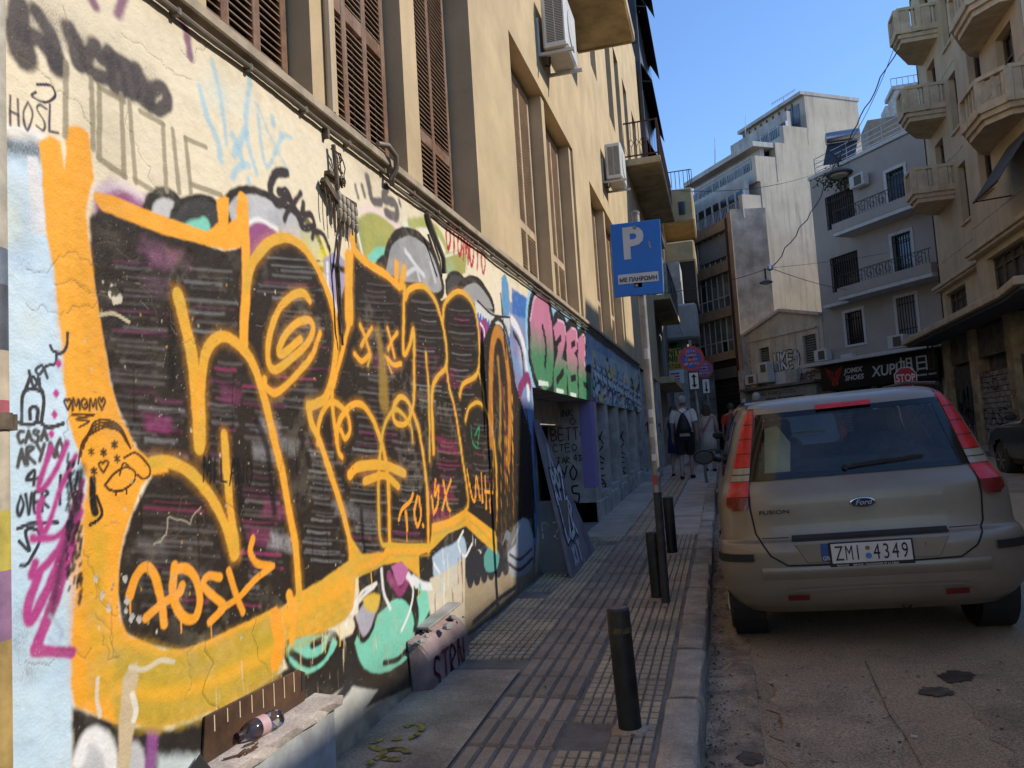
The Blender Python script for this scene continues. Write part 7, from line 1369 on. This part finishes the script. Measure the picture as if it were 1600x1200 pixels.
# street lamps on span wires, overhead cables
def hang(a, c, sagz, n=14): a, c = Vector(a), Vector(c); return [a+(c-a)*k/n-Vector((0,0,4*sagz*(k/n)*(1-k/n))) for k in range(n+1)]
def cable(a, c, s_, label, r=.012, wob=0):
    P = hang(a, c, s_); P = [p+Vector((rng.uniform(-wob,wob),0,rng.uniform(-wob,wob))) for p in P]; q = MB(); q.tube(P, r, 5); return tag(q.build('overhead_cable', CABLE, smooth=True), label, 'cable', 'overhead cables')
def lamp_(px, py, Y, sc, label):
    c = Vector(onY(px,py,Y)); t = base('street_lamp', tuple(c), label, 'street lamp', 'street lamps hung on wires'); q = MB(); q.lathe([(a_*sc, b_*sc) for a_, b_ in [(.05,.16),(.12,.12),(.30,.05),(.36,-.02),(.34,-.05),(.1,-.06)][::-1]], tuple(c), 22); s_ = q.build('shade', mat('lamp_grey', (.16,.16,.15), .5, .3) if 'lamp_grey' not in bpy.data.materials else bpy.data.materials['lamp_grey'], t, smooth=True); s_.scale = (1,1,1)
    q = MB(); q.lathe([(.2*sc,-.10*sc),(.24*sc,-.06*sc),(.24*sc,-.055*sc)], tuple(c), 18); q.build('diffuser', SWH, t, smooth=True); q = MB(); q.tube([c+Vector((0,0,.10)), c+Vector((0,0,.42))], .03, 6); q.build('hanger', CABLE, t); return c
l1 = lamp_(1197,441,24,.55,'small street lamp hanging low in front of the blank side wall'); l2 = lamp_(1311,270,26,1.15,'street lamp hanging over the street beside the creeper of the grey building')
pA = l1+Vector((.15,0,.42)); pB = l2+Vector((0,0,.42)); pR = Vector((6.8,28.0,14.0))
cable(pA, pB, .25, 'cable running from the low street lamp up to the high one', .016, .05); cable(pB, pR, -.1, 'thick cable from the high street lamp to the beige balcony', .02, .05); cable(pB+Vector((.05,0,.1)), pR+Vector((0,0,.4)), .35, 'thin cable beside the thick one leading to the beige balcony', .01)
cable((WX,23.0,5.6), pA, .12, 'span wire from the left facade to the low street lamp', .01); cable(pA, fp(4.5,0,7.3), .1, 'span wire from the low street lamp to the grey facade', .01); cable(pA, fp(1.5,.9,8.2), .05, 'thin wire from the low street lamp across the grey facade to its balcony', .006); cable((-.9,22.8,8.6), fp(4,-.2,13.2), .5, 'long thin wire crossing the street below the roof line', .01); cable(fp(2,.0,9.0), (8.0,28,10.0), .05, 'thin wire on the grey facade to the beige wall', .006)
for k in range(1): q = MB(); q.lathe([(.05,-.08),(.09,-.04),(.09,.05),(.03,.1)], tuple(pA), 10); tag(q.build('cable_junction', SIL, smooth=True), 'pale cable junction above the low street lamp', 'junction box')
# ---------------------------------------------------------------- people
SKIN = mat('skin', (.36,.22,.16), .6, var=.08, scale=8, bump=0); HAIRG = mat('grey_hair', (.42,.40,.37), .8, var=.3, scale=30, bump=.6, bscale=120); HAIRB = mat('brown_hair', (.09,.055,.03), .7, var=.3, scale=30, bump=.6, bscale=120); WSH = mat('white_tshirt', (.62,.60,.58), .9, var=.06, scale=6, bump=.3, bscale=15, bdist=.02); BSHO = mat('black_cloth', (.015,.015,.017), .9, var=.2, scale=8); BEID = mat('beige_dress_cloth', (.46,.40,.34), .9, var=.08, scale=6, bump=.3, bscale=15, bdist=.02); BLUD = mat('blue_dress_cloth', (.025,.03,.12), .9, var=.1, scale=6); REDC = mat('red_cloth', (.5,.04,.02), .9, var=.1)
def body(t, J, E, R):
    """one continuous skin surface grown along the skeleton J/E"""
    names = list(J); me = bpy.data.meshes.new('body'); me.from_pydata([J[n] for n in names], [(names.index(a), names.index(b)) for a, b in E], [])
    o = add('body', me, t); me.materials.append(SKIN); sm = o.modifiers.new('skin', 'SKIN'); sm.use_smooth_shade = True; 
    for i, n in enumerate(names):
        v = me.skin_vertices[0].data[i]; v.radius = R[n] if hasattr(R[n], '__len__') else (R[n], R[n]); v.use_root = n == 'pelvis'
    ss = o.modifiers.new('sub', 'SUBSURF'); ss.levels = 2; ss.render_levels = 2; return o
def person(loc, rz, H, label, top, bottom, hair, kind, pose=.5, look=0):
    t = empty('person', loc, label, 'person', rot=(0,0,rz)); k = H/1.75; p = pose
    J = {'pelvis':(0,0,.93),'waist':(0,.0,1.08),'chest':(0,.01,1.30),'neckb':(0,.02,1.45),'neck':(0,.03,1.52),'skull':(0,.045,1.62),'crown':(0,.035,1.70)}
    R = {'pelvis':(.15,.11),'waist':(.135,.10),'chest':(.165,.11),'neckb':(.09,.075),'neck':(.052,.055),'skull':(.075,.09),'crown':(.055,.065)}
    E = [('pelvis','waist'),('waist','chest'),('chest','neckb'),('neckb','neck'),('neck','skull'),('skull','crown')]
    for s_, n in ((-1,'l'),(1,'r')):
        f = s_*p
        J.update({n+'hip':(s_*.09,0,.88),n+'knee':(s_*.10,.10*f+.03,.50),n+'ank':(s_*.10,.20*f-.06,.10+.03*(f<0)),n+'heel':(s_*.10,.20*f-.09,.045),n+'toe':(s_*.115,.20*f+.13,.035),
                  n+'sh':(s_*.185,.01,1.42),n+'el':(s_*.245,-.02-.06*f,1.15),n+'wr':(s_*.255,.05-.12*f,.91),n+'palm':(s_*.255,.07-.13*f,.83)})
        R.update({n+'hip':.085,n+'knee':.057,n+'ank':.036,n+'heel':.036,n+'toe':(.035,.022),n+'sh':.058,n+'el':.040,n+'wr':.027,n+'palm':(.022,.038)})
        E += [('pelvis',n+'hip'),(n+'hip',n+'knee'),(n+'knee',n+'ank'),(n+'ank',n+'heel'),(n+'heel',n+'toe'),('neckb',n+'sh'),(n+'sh',n+'el'),(n+'el',n+'wr'),(n+'wr',n+'palm')]
        px, py, pz = J[n+'palm']
        for i in range(4): fn = n+'f%d' % i; fy = py-.03+.022*i; J[fn+'a'] = (px, fy, pz-.05); J[fn+'b'] = (px-s_*.012, fy+.006, pz-.085-.008*(i in (1,2))); R[fn+'a'] = .0095; R[fn+'b'] = .008; E += [(n+'palm',fn+'a'),(fn+'a',fn+'b')]
        J[n+'th'] = (px-s_*.022, py+.035, pz-.035); R[n+'th'] = .0095; E.append((n+'palm',n+'th'))
    J = {a: tuple(c*k for c in v) for a, v in J.items()}; R = {a: (tuple(c*k for c in v) if hasattr(v,'__len__') else v*k) for a, v in R.items()}
    body(t, J, E, R)
    def loft(rings, m_, nm, par=t, n=22):
        P = []
        for (cx, cy, z, rx, ry) in rings: P.append([((cx+rx*math.cos(a)+.008*math.sin(5*a+z*20))*k, (cy+ry*math.sin(a))*k, z*k) for a in np.linspace(0, 2*math.pi, n)])
        return MB().grid(P).build(nm, m_, par, smooth='all')
    hn = 1.0
    q = MB(); c = Vector((0,.028,1.665))*k; P = []
    for i in range(10):
        th = math.pi*i/9*.62; P.append([(c.x+.092*k*math.sin(th)*math.cos(a)*(1+.05*math.sin(9*a)), c.y+.108*k*math.sin(th)*math.sin(a)-.012*k, c.z+.10*k*math.cos(th)*(1+.04*math.sin(7*a))-(.03*k if math.sin(a) < 0 and i > 6 else 0)) for a in np.linspace(0,2*math.pi,26)])
    q.grid(P); q.build('hair', hair, t, smooth='all')
    if kind == 'woman': loft([(0,-.01,1.72,.085,.09),(0,-.03,1.62,.10,.085),(0,-.045,1.52,.105,.07),(0,-.05,1.45,.085,.05)], hair, 'hair_length')
    for s_, e in ((-1,'l'),(1,'r')):
        q = MB(); q.lathe([(.004,-.012),(.018,-.006),(.02,.004),(.008,.01)], (s_*.083*k,.035*k,1.625*k), 10, 'X'); q.build('ear', SKIN, t, smooth=True)
    q = MB(); q.lathe([(.003,.03),(.012,.012),(.02,-.006),(.01,-.012)], (0,.135*k,1.615*k), 8); q.build('nose', SKIN, t, smooth=True)
    if kind == 'woman':
        loft([(0,.0,1.46,.10,.07),(0,.01,1.40,.165,.105),(0,.01,1.28,.185,.128),(0,0,1.08,.152,.115),(0,0,1.02,.155,.118)], top, 'bodice'); loft([(0,0,1.025,.158,.12),(0,-.01,.90,.192,.145),(0,0,.74,.20,.15),(0,.01,.58,.215,.16),(0,.01,.575,.20,.15)], bottom, 'skirt')
    else:
        loft([(0,.02,1.49,.075,.075),(0,.015,1.455,.13,.09),(0,.01,1.40,.195,.118),(0,.01,1.28,.20,.13),(0,0,1.08,.178,.132),(0,0,.90,.185,.14),(0,0,.895,.175,.13)], top, 'shirt')
        for s_, n in ((-1,'l'),(1,'r')):
            a, b_ = Vector(J[n+'sh']), Vector(J[n+'el']); q = MB(); q.tube([a-Vector((s_*.03*k,0,-.02*k)), a+(b_-a)*.2, a+(b_-a)*.85], [.075*k,.078*k,.072*k], 14, cap=False); q.build('sleeve', top, t, smooth=True)
            h_, kn = Vector(J[n+'hip']), Vector(J[n+'knee']); q = MB(); q.tube([h_+Vector((0,0,.10*k)), h_, h_+(kn-h_)*.5, h_+(kn-h_)*.95], [.115*k,.118*k,.105*k,.098*k], 14); q.build('shorts_leg', bottom, t, smooth=True)
        loft([(0,0,.99,.172,.125),(0,0,.90,.182,.138),(0,0,.82,.17,.13)], bottom, 'shorts')
    for n in 'lr':
        a, b_ = Vector(J[n+'heel']), Vector(J[n+'toe']); q = MB(); q.tube([a+Vector((0,-.03*k,.0)), a, (a+b_)/2, b_, b_+Vector((0,.03*k,-.005))], [.02*k,.046*k,.046*k,.044*k,.02*k], 12); s_ = q.build('shoe', BSHO, t, smooth=True)
    return t, k
m1, k = person((-.80,16.8,gz(16.8)), 0, 1.76, 'man from behind in white t-shirt and black shorts with a drawstring bag', WSH, BSHO, HAIRG, 'man', .55)
BAG = empty('drawstring_bag', (0,0,0), 'black drawstring bag on the back of the man in white', 'bag'); BAG.location = (-.80, 16.8, gz(16.8))
q = MB(); P = []
for (z, rx, ry) in ((1.40,.02,.03),(1.34,.06,.05),(1.22,.11,.07),(1.08,.15,.085),(1.0,.165,.08),(.97,.14,.05)): P.append([(rx*math.cos(a), -.15+ry*math.sin(a), z) for a in np.linspace(0,2*math.pi,20)])
q.grid(P); q.build('sack', mat('black_nylon', (.012,.012,.014), .5, var=.2, scale=6, bump=.4, bscale=25, bdist=.02), BAG, smooth='all')
for s_ in (-1,1): q = MB(); q.tube([(0,-.15,1.38),(s_*.08,-.13,1.44),(s_*.12,-.06,1.50),(s_*.13,.04,1.49)], .008, 6); q.tube([(s_*.15,-.12,.99),(s_*.185,-.10,1.10),(s_*.19,-.02,1.25)], .006, 6); q.build('cord', BSHO, BAG)
w1, k = person((-.36,19.2,gz(19.2)), 0, 1.62, 'woman from behind in a belted beige dress with a pink shoulder strap', BEID, BEID, HAIRB, 'woman', -.3)
SB = base('shoulder_bag', (-.36,19.2,gz(19.2)+.9), 'pink strap of the bag worn across the beige dress', 'bag'); z0 = gz(19.2); q = MB(); q.tube([(-.36+x, 19.2+yy_, z0+z) for x, yy_, z in ((.12,.0,1.34),(.09,-.09,1.30),(0,-.135,1.14),(-.10,-.13,1.0),(-.17,-.08,.90))], .022, 6); q.build('strap', mat('pink_strap', (.40,.13,.12), .7), SB, smooth=True); q = MB(); q.box(-.36-.24, 19.14, z0+.78, -.36-.16, 19.3, z0+.94); q.build('pouch', mat('pink_pouch', (.36,.12,.11), .7), SB, bevel=.02)
person((-1.06,17.9,gz(17.9)), 0, 1.60, 'woman in a dark blue dress half hidden behind the man in white', BLUD, BLUD, HAIRB, 'woman', .4)
person((.24,21.4,gz(21)), 0, 1.66, 'person in red glimpsed between the beige dress and the parked cars', REDC, BSHO, HAIRB, 'man', .3); person((.76,17.6,gz(17)-.02), .3, 1.76, 'grey haired man in a black shirt seen over the roof of the parked cars', BSHO, BSHO, HAIRG, 'man', .2)
# litter on the pavement
PAP = flat('pale_litter', (.5,.48,.44), .8); LFM = mat('dry_leaf', (.16,.10,.04), .8, var=.3)
for k in range(12):
    yl_ = rng.uniform(2.6,9); xl = rng.choice([rng.uniform(-1.68,-1.4), rng.uniform(-.5,-.38), rng.uniform(-1.6,-.5)]); q = MB(); L = rng.uniform(.012,.03); a = rng.uniform(0,6.3); z = gz(yl_)+.010
    q.face((xl,yl_,z),(xl+L*math.cos(a+.4),yl_+L*math.sin(a+.4),z+.005),(xl+L*1.6*math.cos(a),yl_+L*1.6*math.sin(a),z+.002),(xl+L*math.cos(a-.4),yl_+L*math.sin(a-.4),z+.006)); tag(q.build('dry_leaf', LFM, fix=False), 'small dry leaf lying on the pavement tiles', 'leaf', 'dry leaves on the pavement')
c = onG(1424,1158,-.1); q = MB(); q.bar((c[0],c[1],road_z(c[0],c[1])+.008),(c[0]+.025,c[1]-.01,road_z(c[0],c[1])+.008),.008); tag(q.build('cigarette_butt', PAP), 'white cigarette butt lying on the road by the crack', 'litter')
